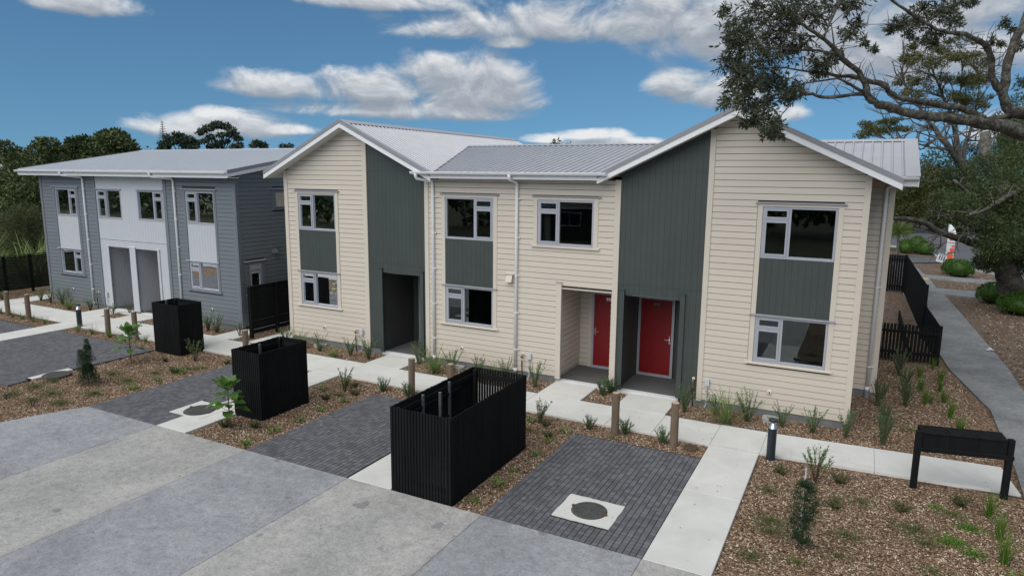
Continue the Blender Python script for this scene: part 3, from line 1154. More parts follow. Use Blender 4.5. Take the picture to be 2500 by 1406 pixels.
def garden_tap(label, x, hose=True, y=-.03):
    t = thing('garden_tap', label, 'tap', (x, y, .1))
    b = MB()
    b.tube([(x, y, .62, .034), (x, y - .02, .62, .034)], 12)
    b.build('wall_flange', M['pvc'], t)
    b = MB()
    b.tube([(x, y - .02, .62, .014), (x, y - .07, .62, .014), (x, y - .08, .60, .016), (x, y - .08, .50, .016)], 8)
    b.tube([(x, y - .08, .57, .022), (x, y - .08, .54, .022)], 8)
    b.tube([(x, y - .08, .47, .015), (x, y - .08, .40, .018)], 8)
    b.build('tap_body', M['brass'], t)
    b = MB()
    b.tube([(x - .05, y - .085, .535, .012), (x + .06, y - .085, .535, .012)], 6)
    b.build('handle', M['rubber'], t)
    b = MB()
    b.tube([(x, y - .08, .41, .02), (x + .005, y - .08, .2, .016), (x + .03, y - .09, -.03, .016)], 8)
    b.build('hose', M['rubber'], t)


def meter_box(label, x, y=-.03, z=.58):
    t = thing('junction_box', label, 'electrical box', (x, y, z))
    MB().bbox(x - .05, x + .05, y - .06, y, z - .085, z + .085, .008).build('box_body', M['box'], t)
    b = MB()
    b.tube([(x, y - .035, z - .08, .012), (x, y - .035, .06, .012), (x - .01, y - .05, .0, .012), (x - .03, y - .08, -.05, .012)], 8)
    b.build('conduit', M['box'], t)
    b = MB()
    b.box(x - .02, x + .02, y - .05, y, .3, .325)
    b.build('saddle_clip', M['box'], t)


def overflow_stub(label, x, z, y=-.03):
    t = thing('overflow_pipe', label, 'pipe', (x, y, z))
    b = MB()
    b.tube([(x, y + .01, z, .04), (x, y - .015, z, .04)], 14)
    b.build('wall_flange', M['pvc'], t)
    b = MB()
    b.tube([(x, y - .01, z, .018), (x - .005, y - .07, z - .005, .018), (x - .01, y - .085, z - .05, .017)], 10)
    b.build('spout', M['brass'], t)


def cowl(label, T, u, z, m, loc):
    t = thing('wall_vent', label, 'vent', loc)
    MB(T).box(u - .12, u + .12, .02, .035, z - .13, z + .13).build('back_plate', m, t)
    b = MB(T)
    b.hexa([(u - .09, .17, z - .10), (u + .09, .17, z - .10), (u + .09, .03, z - .10), (u - .09, .03, z - .10)],
           [(u - .09, .09, z + .10), (u + .09, .09, z + .10), (u + .09, .03, z + .10), (u - .09, .03, z + .10)])
    b.build('cowl', m, t)
    MB(T).box(u - .15, u + .15, .025, .12, z + .10, z + .12).build('drip_cap', m, t)


def door(parent, x0, x1, y, z0, z1, handle_left, number=None):
    """red front door in a silver frame, in a wall that faces -Y at y"""
    T = front(y)
    f = MB(T)
    k = .065
    f.box(x0, x0 + k, .0, .07, z0, z1)
    f.box(x1 - k, x1, .0, .07, z0, z1)
    f.box(x0 + k, x1 - k, .0, .07, z1 - .05, z1)
    f.box(x0 + k, x1 - k, .0, .07, z0, z0 + .07)
    d = MB(T)
    a, b = x0 + k, x1 - k
    nb = 8
    for i in range(nb):
        u0 = a + (b - a) * i / nb
        u1 = a + (b - a) * (i + 1) / nb
        d.box(u0 + .0015, u1 - .0015, .01, .05, z0 + .072, z1 - .052)
    d.box(a, b, .005, .046, z0 + .071, z1 - .051)
    o = d.build('door', M['red'], parent)
    f.build('door_frame', M['alu'], o)
    hx = a + .045 if handle_left else b - .045
    s = 1 if handle_left else -1
    h = MB(T)
    h.box(hx - .014, hx + .014, .05, .058, z0 + .93, z0 + 1.14)
    h.box(min(hx, hx + s * .12), max(hx, hx + s * .12), .085, .1, z0 + 1.03, z0 + 1.05)
    h.box(hx - .01, hx + .01, .055, .1, z0 + 1.03, z0 + 1.05)
    h.build('handle', M['chrome'], o)
    p = MB(T)
    pz = z0 + 1.5
    p.tube([((a + b) / 2, .05, pz, .008), ((a + b) / 2, .056, pz, .008)], 8)
    p.build('peephole', M['brass'], o)
    if number:
        fc = bpy.data.curves.new('door_number', 'FONT')
        fc.body = number
        fc.size = .145
        fc.extrude = .003
        fc.align_x = 'CENTER'
        tmp = bpy.data.objects.new('tmp', fc)
        COL.objects.link(tmp)
        me = bpy.data.meshes.new_from_object(tmp.evaluated_get(bpy.context.evaluated_depsgraph_get()))
        bpy.data.objects.remove(tmp)
        me.materials.clear()
        me.materials.append(M['chrome'])
        fo = bpy.data.objects.new('door_number', me)
        link(fo, o)
        fo.location = ((a + b) / 2, y - .054, z1 - .23)
        fo.rotation_euler = (R_(90), 0, 0)
        fo.scale = (.8, 1, 1)
    return o


# ================================================================== cream townhouses
SL = .476
cream = thing('townhouse_block', 'cream weatherboard townhouses with two gables, dark green panels and red doors', 'house', (-4.06, 2, 0))
T0 = front(0)
SL = .476
AP_L, AP_R, AP_Z = -9.57, 1.46, 6.70     # apex of the wall under the roof lining


def limL(z):
    h = max(0, (AP_Z - z) / SL)
    return AP_L - h, AP_L + h


def limR(z):
    h = max(0, (AP_Z - z) / SL)
    return AP_R - h, AP_R + h


WA = (-11.8, -10.05, 1.16, 4.79)
WB = (-6.33, -4.58, 1.16, 4.80)
WC = (-3.51, -1.75, 3.52, 4.80)
WD = (1.94, 3.66, 1.17, 4.78)
OC = (-8.43, -7.04, 0, 2.47)
OB = (-2.68, -1.31, 0, 2.49)
OA = (-1.01, .36, 0, 2.49)
boards(cream, T0, M['cream'], -12.1, -9.09, 6.66, [WA], limL)
boards(cream, T0, M['cream'], .97, 4.0, 6.66, [WD], limR)
boards(cream, T0, M['cream'], -6.77, -1.33, 5.22, [WB, WC, (-2.82, -1.31, 0, 2.49)])
# dark panels each side of the middle unit, with flat joint strips
for u0, u1, op, lim in ((-8.94, -6.90, OC, limL), (-1.19, .85, OA, limR)):
    top = (lambda u: AP_Z - (u - AP_L) * SL - .01) if lim is limL else (lambda u: AP_Z - (AP_R - u) * SL - .01)
    vboards(cream, T0, M['green'], u0, u1, ZB, 2.725, holes=[op])
    vboards(cream, T0, M['green'], u0, u1, 2.745, 5.42)
    tt = (lambda f: (lambda u: max(5.441, f(u))))(top)
    vboards(cream, T0, M['green'], u0, u1, 5.44, tt)
    for z in (2.735, 5.43):
        lo, hi = u0, u1
        if z > 5 and lim is limL:
            hi = min(hi, lim(z)[1])
        if z > 5 and lim is limR:
            lo = max(lo, lim(z)[0])
        trim(cream, T0, M['green'], lo, hi, z - .012, z + .012, .02, 'joint_strip')
# corner and cover boards
for a, b, zt in ((-12.24, -12.1, 5.40), (-9.09, -8.94, 6.42), (-6.90, -6.77, 5.24), (-1.33, -1.19, 5.24), (.85, .97, 6.38), (4.0, 4.12, 5.40)):
    trim(cream, T0, M['cream'], a, b, ZB - .03, zt, .045, 'corner_board')
# solid wall with openings, and the concrete footing
WIN = [(-11.68, -10.18, 3.58, 4.71), (-11.68, -10.18, 1.21, 2.27), (-6.22, -4.70, 3.58, 4.72), (-6.22, -4.70, 1.21, 2.27),
       (-3.40, -1.87, 3.57, 4.72), (2.06, 3.55, 3.58, 4.71), (2.06, 3.55, 1.22, 2.28)]
PORCH = [(-8.53, -7.0, -.1, 2.48), (-2.82, -1.335, -.1, 2.50), (-1.13, .44, -.1, 2.50)]
backing(cream, T0, M['groove_shade'], -12.2, 4.08, -.1, 5.25, WIN + PORCH, 'front_wall',
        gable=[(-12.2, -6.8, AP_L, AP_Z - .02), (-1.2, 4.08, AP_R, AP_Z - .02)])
fo = MB(T0)
for a, b in ((-12.2, -8.53), (-7.0, -2.82), (.47, 4.08), (-1.33, -1.12)):
    fo.box(a, b, -.1, .006, -.12, ZB - .002)
fo.build('footing', M['found'], cream)
# windows
st = dict(trim_m=M['cream'])
w1 = window(cream, T0, *WIN[0], mull=-11.095, sash='L', head=(-11.83, -10.0, 4.80), curtain=[(-11.66, -11.5, 3.4, 4.8), (-11.3, -11.2, 3.4, 4.8)],
            trims=[(-11.79, -11.685, 1.2, 4.79), (-10.175, -10.06, 1.2, 4.79), (-11.685, -10.175, 4.715, 4.79)], **st)
window(cream, T0, *WIN[1], mull=-11.1, sash='L', head=(-11.8, -10.06, 2.30), sill=(-11.86, -10.0, 1.19, M['cream']), **st)
window(cream, T0, *WIN[2], mull=-5.285, sash='R', head=(-6.37, -4.52, 4.82),
       trims=[(-6.33, -6.225, 1.2, 4.8), (-4.695, -4.58, 1.2, 4.8), (-6.225, -4.695, 4.725, 4.8)], **st)
window(cream, T0, *WIN[3], mull=-5.64, sash='L', head=(-6.34, -4.57, 2.30), sill=(-6.39, -4.53, 1.19, M['cream']), **st)
window(cream, T0, *WIN[4], mull=-2.82, sash='L', head=(-3.55, -1.69, 4.82), sill=(-3.55, -1.70, 3.55, M['cream']), curtain=[(-3.36, -3.2, 3.4, 4.8)],
       trims=[(-3.51, -3.405, 3.55, 4.8), (-1.865, -1.75, 3.55, 4.8), (-3.405, -1.865, 4.725, 4.8)], **st)
window(cream, T0, *WIN[5], mull=2.62, sash='L', head=(1.9, 3.71, 4.80),
       trims=[(1.95, 2.055, 1.2, 4.78), (3.555, 3.66, 1.2, 4.78), (2.055, 3.555, 4.715, 4.78)], **st)
window(cream, T0, *WIN[6], mull=2.615, sash='L', head=(1.93, 3.68, 2.31), sill=(1.89, 3.70, 1.20, M['cream']), **st)
for u0, u1 in ((-11.685, -10.175), (-6.225, -4.695), (2.055, 3.555)):
    sp = MB(T0).box(u0, u1, -.01, .004, 2.31, 3.575).build('spandrel_panel', M['green'], cream)
    vboards(sp, T0, M['green'], u0, u1, 2.315, 3.572, .018)
# porches: linings, posts, back walls, doors
pl = MB()
for u0, u1, k in ((-8.55, -6.95, 'g'), (-2.83, -1.28, 'c'), (-1.13, .47, 'g')):
    pass


def porch_box(u0, u1, z1, m, boarded, name):
    """recessed porch: side linings, back wall and ceiling"""
    y1 = 1.62
    b = MB()
    b.box(u0 - .06, u0, .004, y1, -.05, z1 + .12)
    b.box(u1, u1 + .06, .004, y1, -.05, z1 + .12)
    b.box(u0 - .06, u1 + .06, y1, y1 + .08, -.05, z1 + .12)
    o = b.build(name, m, cream)
    c = MB()
    c.box(u0, u1, .02, y1, z1 + .03, z1 + .1)
    c.build('porch_ceiling', M['offwhite'] if boarded else M['green'], o)
    if boarded:
        boards(o, side(u0, 1), m, .03, y1 - .03, z1 + .05)
        boards(o, front(y1), m, u0 + .03, u0 + .29, z1 + .05)
        boards(o, side(u1, -1), m, .03, y1 - .03, z1 + .05)
        trim(o, front(y1), m, u0 + .29, u0 + .385, .04, z1 + .05, .04)
    else:
        vboards(o, side(u0, 1), m, .02, y1 - .01, .06, z1 + .05, .012)
        vboards(o, front(y1), m, u0 + .014, u1 - .014, .06, z1 + .05, .008, holes=())
        vboards(o, side(u1, -1), m, .02, y1 - .01, .06, z1 + .05, .012)
    return o


porch_box(-8.53, -7.0, 2.47, M['green'], False, 'porch_lining')
porch_box(-2.82, -1.34, 2.49, M['cream'], True, 'porch_lining')
porch_box(-1.13, .44, 2.49, M['green'], False, 'porch_lining')
for a, b, m, zt, nm in ((-8.545, -8.43, 'green', 2.58, 'porch_post'), (-7.075, -6.965, 'green', 2.58, 'porch_post'), (-2.82, -2.68, 'cream', 2.63, 'porch_post'),
                        (-1.12, -1.01, 'green', 2.59, 'porch_post'), (.36, .475, 'green', 2.60, 'porch_post')):
    p = trim(cream, T0, M[m], a, b, .075, zt, .06, nm)
    MB(T0).box(a - .015, b + .015, 0, .08, zt, zt + .02).build('post_cap', M['alu'] if m == 'cream' else M[m], p)
MB(T0).box(-2.68, -1.335, -.05, .04, 2.475, 2.50).build('porch_lintel_trim', M['cream'], cream)
door(cream, -8.27, -7.28, 1.612, .04, 2.18, True)
door(cream, -2.43, -1.45, 1.612, .04, 2.18, True, '99B')
door(cream, -1.105, -.135, 1.606, .04, 2.18, False, '99A')
# wing at the right, set back
T1 = front(2.75)
boards(cream, T1, M['cream'], 4.12, 4.53, 5.26)
trim(cream, T1, M['cream'], 4.53, 4.65, ZB - .03, 5.19, .045, 'corner_board')
wg = MB()
wg.box(4.0, 4.62, 2.755, 2.9, -.1, 5.3)
wg.box(4.48, 4.62, 2.9, 10.1, -.1, 5.2)
wg.prism([(2.755, 5.2), (7.3, 5.2), (5.0, 6.05)], 'x', 4.48, 4.62)
wg.box(4.0, 4.62, 2.74, 2.755, -.12, ZB - .002)
wg.build('wing_wall', M['found'], cream)
sd_ = MB()
for args in ((side(4.08, 1), .04, 2.74), (side(4.62, 1), 2.8, 10.1)):
    sd_.T = args[0]
    boards(cream, args[0], M['cream'], args[1], args[2], 5.25, joined=sd_)
sd_.T = side(-12.2, -1)
boards(cream, sd_.T, M['cream'], 0.0, 10.1, 5.25, joined=sd_)
kind(sd_.build('side_cladding', M['cream'], cream), 'stuff')
bw = MB()
bw.box(4.0, 4.085, 0.16, 2.8, -.1, 5.3)
bw.box(-12.21, -12.1, .16, 10.1, -.1, 5.3)
bw.box(-12.21, 4.62, 10.1, 10.2, -.1, 5.3)
for ap in (AP_L, AP_R):
    bw.prism([(ap - 2.6, 5.3), (ap + 2.6, 5.3), (ap, 6.55)], 'y', 10.1, 10.2)
bw.build('outer_wall', M['cream'], cream)
trim(cream, side(4.08, 1), M['cream'], -.03, .1, ZB - .03, 5.3, .04, 'corner_board')
rooms(cream, -12.1, 4.0, .17, 4.2, 5.05, [-8.7, -7.0 + .1, -4.3, -1.3, .55, 1.6], M['room'], M['roomfloor'])
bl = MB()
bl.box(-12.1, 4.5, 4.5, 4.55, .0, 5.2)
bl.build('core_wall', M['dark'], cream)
# roofs
Ye, Yb = -.40, 10.5
RZ = 6.82


def gab(ap, x):
    return RZ - abs(x - ap) * SL


eL0, eL1 = AP_L - 3.13, AP_L + 3.13
eR0, eR1 = AP_R - 3.13, AP_R + 3.19
YR, ZR = 5.0, 6.30
zE = gab(AP_L, eL1)
VXL = AP_L + (RZ - ZR) / SL      # where the middle ridge meets the left gable roof
VXR = AP_R - (RZ - ZR) / SL
roof_sheet(cream, [(eL0, Ye, gab(AP_L, eL0)), (eL0, Yb, gab(AP_L, eL0)), (AP_L, Yb, RZ), (AP_L, Ye, RZ)], (SL and 1, 0, SL), .19, M['roof'])
roof_sheet(cream, [(AP_L, Ye, RZ), (AP_L, Yb, RZ), (eL1, Yb, zE), (VXL, YR, ZR), (eL1, Ye, zE)], (1, 0, -SL), .19, M['roof'])
msl = (ZR - zE) / (YR - Ye)
roof_sheet(cream, [(eL1, Ye, zE), (eR0, Ye, zE), (VXR, YR, ZR), (VXL, YR, ZR)], (0, 1, msl), .19, M['roof'])
roof_sheet(cream, [(VXL, YR, ZR), (VXR, YR, ZR), (eR0, Yb, zE - .03), (eL1, Yb, zE - .03)], (0, 1, -msl), .19, M['roof'])
roof_sheet(cream, [(eR0, Ye, gab(AP_R, eR0)), (VXR, YR, ZR), (eR0, Yb, gab(AP_R, eR0)), (AP_R, Yb, RZ), (AP_R, Ye, RZ)], (1, 0, SL), .19, M['roof'])
roof_sheet(cream, [(AP_R, Ye, RZ), (AP_R, Yb, RZ), (eR1, Yb, gab(AP_R, eR1)), (eR1, Ye, gab(AP_R, eR1))], (1, 0, -SL), .19, M['roof'])
# right wing roof, ridge along X
WZ0, WY0, WZ1, WY1 = 5.37, 2.36, 6.33, 5.0
wx0 = AP_R + (RZ - WZ1) / SL - .1
wx0e = AP_R + (RZ - WZ0) / SL - .06
roof_sheet(cream, [(wx0e, WY0, WZ0), (5.08, WY0, WZ0), (5.08, WY1, WZ1), (wx0, WY1, WZ1)], (0, 1, (WZ1 - WZ0) / (WY1 - WY0)), .225, M['roof'], h=.034)
roof_sheet(cream, [(wx0, WY1, WZ1), (5.08, WY1, WZ1), (5.08, 7.7, WZ0), (wx0e, 7.7, WZ0)], (0, 1, -(WZ1 - WZ0) / (WY1 - WY0)), .225, M['roof'], h=.034)
strip3(cream, (wx0, WY1, WZ1), (5.1, WY1, WZ1), [(0, -.17, -.055), (0, .17, -.055)], M['roof'], 'ridge_cap')
strip3(cream, (5.1, WY0 - .02, WZ0), (5.1, WY1, WZ1), [(-.3, 0, 0), (.012, 0, -.12)], M['roof'], 'barge_flashing')
MB().hexa([(5.06, WY0, WZ0 - .22), (5.085, WY0, WZ0 - .22), (5.085, WY1, WZ1 - .22), (5.06, WY1, WZ1 - .22)],
          [(5.06, WY0, WZ0 - .03), (5.085, WY0, WZ0 - .03), (5.085, WY1, WZ1 - .03), (5.06, WY1, WZ1 - .03)]).build('barge_board', M['white'], cream)
MB().box(4.6, 5.06, 2.4, 2.75, 5.16, 5.19).build('soffit', M['offwhite'], cream)
MB().box(4.6, 5.06, 2.385, 2.41, 5.16, 5.36).build('fascia', M['white'], cream)
gutter(cream, 4.62, 5.07, 2.315, 5.37)
MB().hexa([(4.0, 2.745, 5.2), (4.42, 2.745, 5.2), (4.42, 2.9, 5.2), (4.0, 2.9, 5.2)], [(4.0, 2.745, 5.45), (4.42, 2.745, 5.26), (4.42, 2.9, 5.26), (4.0, 2.9, 5.45)]).build('eave_closer', M['cream'], cream)
MB().tube([(4.46, 2.69, .12, .052), (4.46, 2.69, -.1, .052)], 12).build('drain_riser', M['flash'], cream)
downpipe(cream, 4.46, 2.75, 5.0, .14, outlet=(4.72, 2.33, 5.31), n_clip=3)
# ridge caps, valleys
for ap in (AP_L, AP_R):
    strip3(cream, (ap, Ye - .02, RZ), (ap, Yb, RZ), [(-.19, 0, -.09), (.19, 0, -.09)], M['roof'], 'ridge_cap', .014, .045)
strip3(cream, (VXL, YR, ZR), (VXR, YR, ZR), [(0, -.17, -.03), (0, .17, -.03)], M['roof'], 'ridge_cap', .014, .045)
for a, b in (((eL1, Ye + .02, zE), (VXL, YR, ZR)), ((eR0, Ye + .02, zE), (VXR, YR, ZR))):
    a, b = Vector(a), Vector(b)
    d = (b - a).normalized()
    sx = Vector((d.y, -d.x, 0)) * .05
    MB().add([tuple(a + sx + Vector((0, 0, .012))), tuple(b + sx + Vector((0, 0, .012))), tuple(b - sx + Vector((0, 0, .012))), tuple(a - sx + Vector((0, 0, .012)))], [(0, 1, 2, 3)]).build('valley_flashing', M['dark'], cream)
# barges: white board below, folded grey flashing above, sloped soffit behind
for ap, e0, e1 in ((AP_L, eL0, eL1), (AP_R, eR0, eR1)):
    for e in (e0, e1):
        s = 1 if e > ap else -1
        ze = gab(ap, e)
        def slopebox(y0, y1, t0, t1, xa=ap, xb=e, za=RZ, zb_=ze):
            lo, hi = (xa, xb) if xa < xb else (xb, xa)
            zl, zh = (za, zb_) if xa < xb else (zb_, za)
            return MB().hexa([(lo, y0, zl + t0), (hi, y0, zh + t0), (hi, y1, zh + t0), (lo, y1, zl + t0)],
                             [(lo, y0, zl + t1), (hi, y0, zh + t1), (hi, y1, zh + t1), (lo, y1, zl + t1)])
        slopebox(Ye - .022, Ye, -.185, -.058).build('barge_board', M['white'], cream)
        fl = slopebox(Ye - .032, Ye + .0, -.06, .05)
        fl.build('barge_flashing', M['flash'], cream)
        slopebox(Ye, Ye + .17, .036, .048).build('barge_flashing', M['roof'], cream)
        slopebox(Ye, .02, -.16, -.14).build('soffit', M['offwhite'], cream)
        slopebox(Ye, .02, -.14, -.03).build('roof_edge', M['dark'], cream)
# side eaves of the gables: raking linings and end fascias
for xa, xb, ap, y1 in ((eL0, -12.1, AP_L, 10.4), (4.0, eR1, AP_R, 2.74)):
    MB().hexa([(xa, .021, gab(ap, xa) - .16), (xb, .021, gab(ap, xb) - .16), (xb, y1, gab(ap, xb) - .16), (xa, y1, gab(ap, xa) - .16)],
              [(xa, .021, gab(ap, xa) - .14), (xb, .021, gab(ap, xb) - .14), (xb, y1, gab(ap, xb) - .14), (xa, y1, gab(ap, xa) - .14)]).build('soffit', M['offwhite'], cream)
MB().box(eL0, eL0 + .02, Ye, 10.4, 5.16, 5.33).build('fascia', M['white'], cream)
MB().box(eR1 - .02, eR1, Ye, 2.38, 5.14, 5.33).build('fascia', M['white'], cream)
# middle eave
MB().box(eL1 - .1, eR0 + .06, -.405, -.002, 5.225, 5.25).build('soffit', M['offwhite'], cream)
MB().box(eL1 - .16, eR0 + .1, -.425, -.405, 5.225, 5.40).build('fascia', M['white'], cream)
gutter(cream, -7.02, -1.42, -.495, 5.395)
downpipe(cream, -6.60, -.0, 5.2, .12, outlet=(-6.86, -.495, 5.32), n_clip=5)
downpipe(cream, -3.98, -.0, 5.2, .12, outlet=(-3.985, -.495, 5.32), n_clip=5)

garden_tap('brass garden tap with black hose left of the dark green porch on the left', -9.45)
garden_tap('brass garden tap with black hose beside the white downpipe on the cream wall', -3.76)
garden_tap('brass garden tap on the dark green panel right of the 99A door', .77)
meter_box('small grey electrical box left of the dark green porch on the left', -9.25)
meter_box('small grey electrical box on the cream wall right of the second white downpipe', -3.56)
meter_box('small grey electrical box low on the right cream gable by the spiky plant', 1.09)
overflow_stub('small overflow pipe below the ground floor window of the left cream gable', -10.75, .55)
overflow_stub('small overflow pipe low on the middle cream wall between two downpipes', -5.68, .53)
overflow_stub('small overflow pipe below the ground floor window of the right cream gable', 2.47, .56)
cowl('cream cowled wall vent beside the downpipe on the middle cream wall', T0, -4.17, 2.64, M['cream'], (-4.17, 0, 2.64))

# ================================================================== grey townhouses
grey = thing('townhouse_block', 'slate grey townhouses with white centre panel and low pale metal roof', 'house', (-20.2, 2, 0))
GW = [(-24.83, -23.41, 3.55, 4.63), (-24.83, -23.41, 1.25, 2.23), (-22.08, -20.62, 3.54, 4.64), (-19.66, -18.21, 3.55, 4.64),
      (-16.98, -15.54, 3.54, 4.66), (-16.98, -15.54, 1.24, 2.23)]
GP = [(-21.59, -20.32, -.1, 2.48), (-19.98, -18.7, -.1, 2.48)]
GPW = [(-21.70, -20.25, -.1, 2.5), (-20.05, -18.62, -.1, 2.5)]
HA = (-24.97, -23.27, 1.19, 4.70)
HD = (-17.1, -15.43, 1.19, 4.73)
boards(grey, T0, M['grey'], -25.70, -22.24, 5.12, [HA])
boards(grey, T0, M['grey'], -17.98, -14.62, 5.12, [HD])
for a, b in ((-25.84, -25.70), (-22.24, -22.13), (-18.13, -17.98), (-14.62, -14.50)):
    trim(grey, T0, M['grey'], a, b, ZB - .03, 5.14, .045, 'corner_board')
wp = MB(T0)
hl = [GW[2], GW[3]] + GP
zs_ = [(ZB, 2.73), (2.75, 5.13)]


def panel_cells(mb, u0, u1, z0, z1, holes, pitch=.15):
    nb = round((u1 - u0) / pitch)
    w = (u1 - u0) / nb
    for i in range(nb):
        a, b = u0 + i * w + .002, u0 + (i + 1) * w - .002
        us = sorted({a, b, *[x for h in holes for x in h[:2] if a < x < b]})
        for p, q in zip(us[:-1], us[1:]):
            mid = (p + q) / 2
            spans = [(z0, z1)]
            for h in holes:
                if h[0] < mid < h[1]:
                    spans = [s2 for s1 in spans for s2 in cut(s1[0], s1[1], [(h[2], h[3])])]
            for c, d in spans:
                mb.box(p, q, 0, .012, c, d)


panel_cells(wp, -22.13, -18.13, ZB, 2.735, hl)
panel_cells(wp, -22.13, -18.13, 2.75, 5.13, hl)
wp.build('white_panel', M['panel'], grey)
backing(grey, T0, M['groove_shade'], -25.82, -14.52, -.1, 5.15, GW + GPW, 'front_wall')
fo = MB(T0)
for a, b in ((-25.8, -21.7), (-18.6, -14.54), (-20.3, -20.0)):
    fo.box(a, b, -.1, .006, -.12, ZB - .002)
fo.build('footing', M['found'], grey)
sg = dict(trim_m=M['grey'])
window(grey, T0, *GW[0], mull=-23.92, sash='R', head=(-25.06, -23.2, 4.72), curtain=[(-24.78, -24.55, 3.3, 4.8)],
       trims=[(-24.97, -24.835, 1.2, 4.70), (-23.405, -23.27, 1.2, 4.70), (-24.835, -23.405, 4.635, 4.70)], **sg)
window(grey, T0, *GW[1], mull=-23.92, sash='R', head=(-24.98, -23.3, 2.26), sill=(-25.0, -23.2, 1.21, M['grey']), **sg)
window(grey, T0, *GW[2], mull=-21.53, sash='L', head=(-22.12, -20.56, 4.67), curtain=[(-21.95, -21.65, 3.3, 4.8)], **sg)
window(grey, T0, *GW[3], mull=-18.73, sash='R', head=(-19.7, -18.14, 4.68), curtain=[(-19.6, -19.25, 3.3, 4.8)], **sg)
window(grey, T0, *GW[4], mull=-16.43, sash='L', head=(-17.17, -15.36, 4.75), curtain=[(-16.92, -16.6, 3.3, 4.8)],
       trims=[(-17.1, -16.985, 1.2, 4.73), (-15.535, -15.43, 1.2, 4.73), (-16.985, -15.535, 4.665, 4.73)], **sg)
window(grey, T0, *GW[5], mull=-16.45, sash='L', head=(-17.13, -15.44, 2.26), sill=(-17.13, -15.37, 1.21, M['grey']), **sg)
for u0, u1 in ((-24.83, -23.41), (-16.98, -15.54)):
    sp = MB(T0)
    panel_cells(sp, u0, u1, 2.27, 3.54, [])
    sp.box(u0, u1, -.02, .002, 2.27, 3.54)
    sp.build('spandrel_panel', M['panel'], grey)
pb = MB()
for u0, u1 in ((-21.70, -20.25), (-20.05, -18.62)):
    pb.box(u0 - .06, u0, .004, 1.62, -.05, 2.6)
    pb.box(u1, u1 + .06, .004, 1.62, -.05, 2.6)
    pb.box(u0, u1, 1.62, 1.7, -.05, 2.6)
    pb.box(u0, u1, .02, 1.62, 2.52, 2.6)
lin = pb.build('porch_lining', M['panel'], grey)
for x in (-21.70, -20.05):
    j = MB(side(x, 1))
    panel_cells(j, .02, 1.6, .06, 2.52, [])
    j.build('white_panel', M['panel'], lin)
door(grey, -21.2, -20.3, 1.612, .04, 2.18, True)
door(grey, -19.6, -18.7, 1.612, .04, 2.18, True)
for a, b, zt in ((-21.69, -21.59, 2.5), (-20.32, -19.98, 2.52), (-18.7, -18.59, 2.52)):
    p = trim(grey, T0, M['panel'], a, b, .075, zt, .045, 'porch_post')
    MB(T0).box(a - .012, b + .012, 0, .06, zt, zt + .02).build('post_cap', M['white'], p)
# right hand side wall
TS = side(-14.5, 1)
SW = [(1.69, 2.6, 4.12, 4.66), (.38, .92, 1.24, 2.24)]
boards(grey, TS, M['grey'], .1, 10.0, 6.02, [(1.55, 2.72, 4.06, 4.76), (.24, 1.06, 1.18, 2.31)], lambda z: ((.1, 10.0) if z < 5.24 else (-.46 + (z - 5.18) / .1685, 10.46 - (z - 5.18) / .1685)))
trim(grey, TS, M['grey'], -.04, .1, ZB - .03, 5.14, .045, 'corner_board')
backing(grey, TS, M['groove_shade'], .17, 10.0, -.1, 5.4, SW, 'side_wall')
window(grey, TS, *SW[0], head=(1.49, 2.8, 4.78), sill=(1.49, 2.8, 4.07, M['grey']),
       trims=[(1.55, 1.685, 4.08, 4.76), (2.605, 2.72, 4.08, 4.76), (1.685, 2.605, 4.665, 4.76)], **sg)
window(grey, TS, *SW[1], transom=2.0, head=(.16, 1.1, 2.34), sill=(.19, 1.1, 1.2, M['grey']),
       trims=[(.24, .375, 1.2, 2.31), (.925, 1.06, 1.2, 2.31), (.375, .925, 2.245, 2.31)], **sg)
ow = MB()
ow.box(-25.84, -25.7, .17, 10.0, -.1, 5.3)
ow.box(-25.84, -14.5, 10.0, 10.1, -.1, 5.3)
for x in (-25.83, -14.64):
    ow.prism([(-.0, 5.12), (10.0, 5.12), (10.0, 5.25), (5.0, 6.09), (0, 5.25)], 'x', x, x + .12)
ow.build('outer_wall', M['grey'], grey)
rooms(grey, -25.7, -14.66, .17, 4.2, 5.0, [-22.7, -20.2, -17.9], M['room'], M['roomfloor'])
bl = MB()
bl.box(-22.6, -18.1, .95, 1.0, 2.65, 5.0)
GX0, GX1, GZ0, GZ1, GY0, GY1 = -26.5, -14.26, 5.37, 6.29, -.46, 5.0
gs = (GZ1 - GZ0) / (GY1 - GY0)
roof_sheet(grey, [(GX0, GY0, GZ0), (GX1, GY0, GZ0), (GX1, GY1, GZ1), (GX0, GY1, GZ1)], (0, 1, gs), .19, M['roofl'], h=.018)
roof_sheet(grey, [(GX0, GY1, GZ1), (GX1, GY1, GZ1), (GX1, 10.46, GZ0), (GX0, 10.46, GZ0)], (0, 1, -gs), .19, M['roofl'], h=.018)
strip3(grey, (GX0, GY1, GZ1), (GX1, GY1, GZ1), [(0, -.17, -.03), (0, .17, -.03)], M['roofl'], 'ridge_cap', .014, .03)
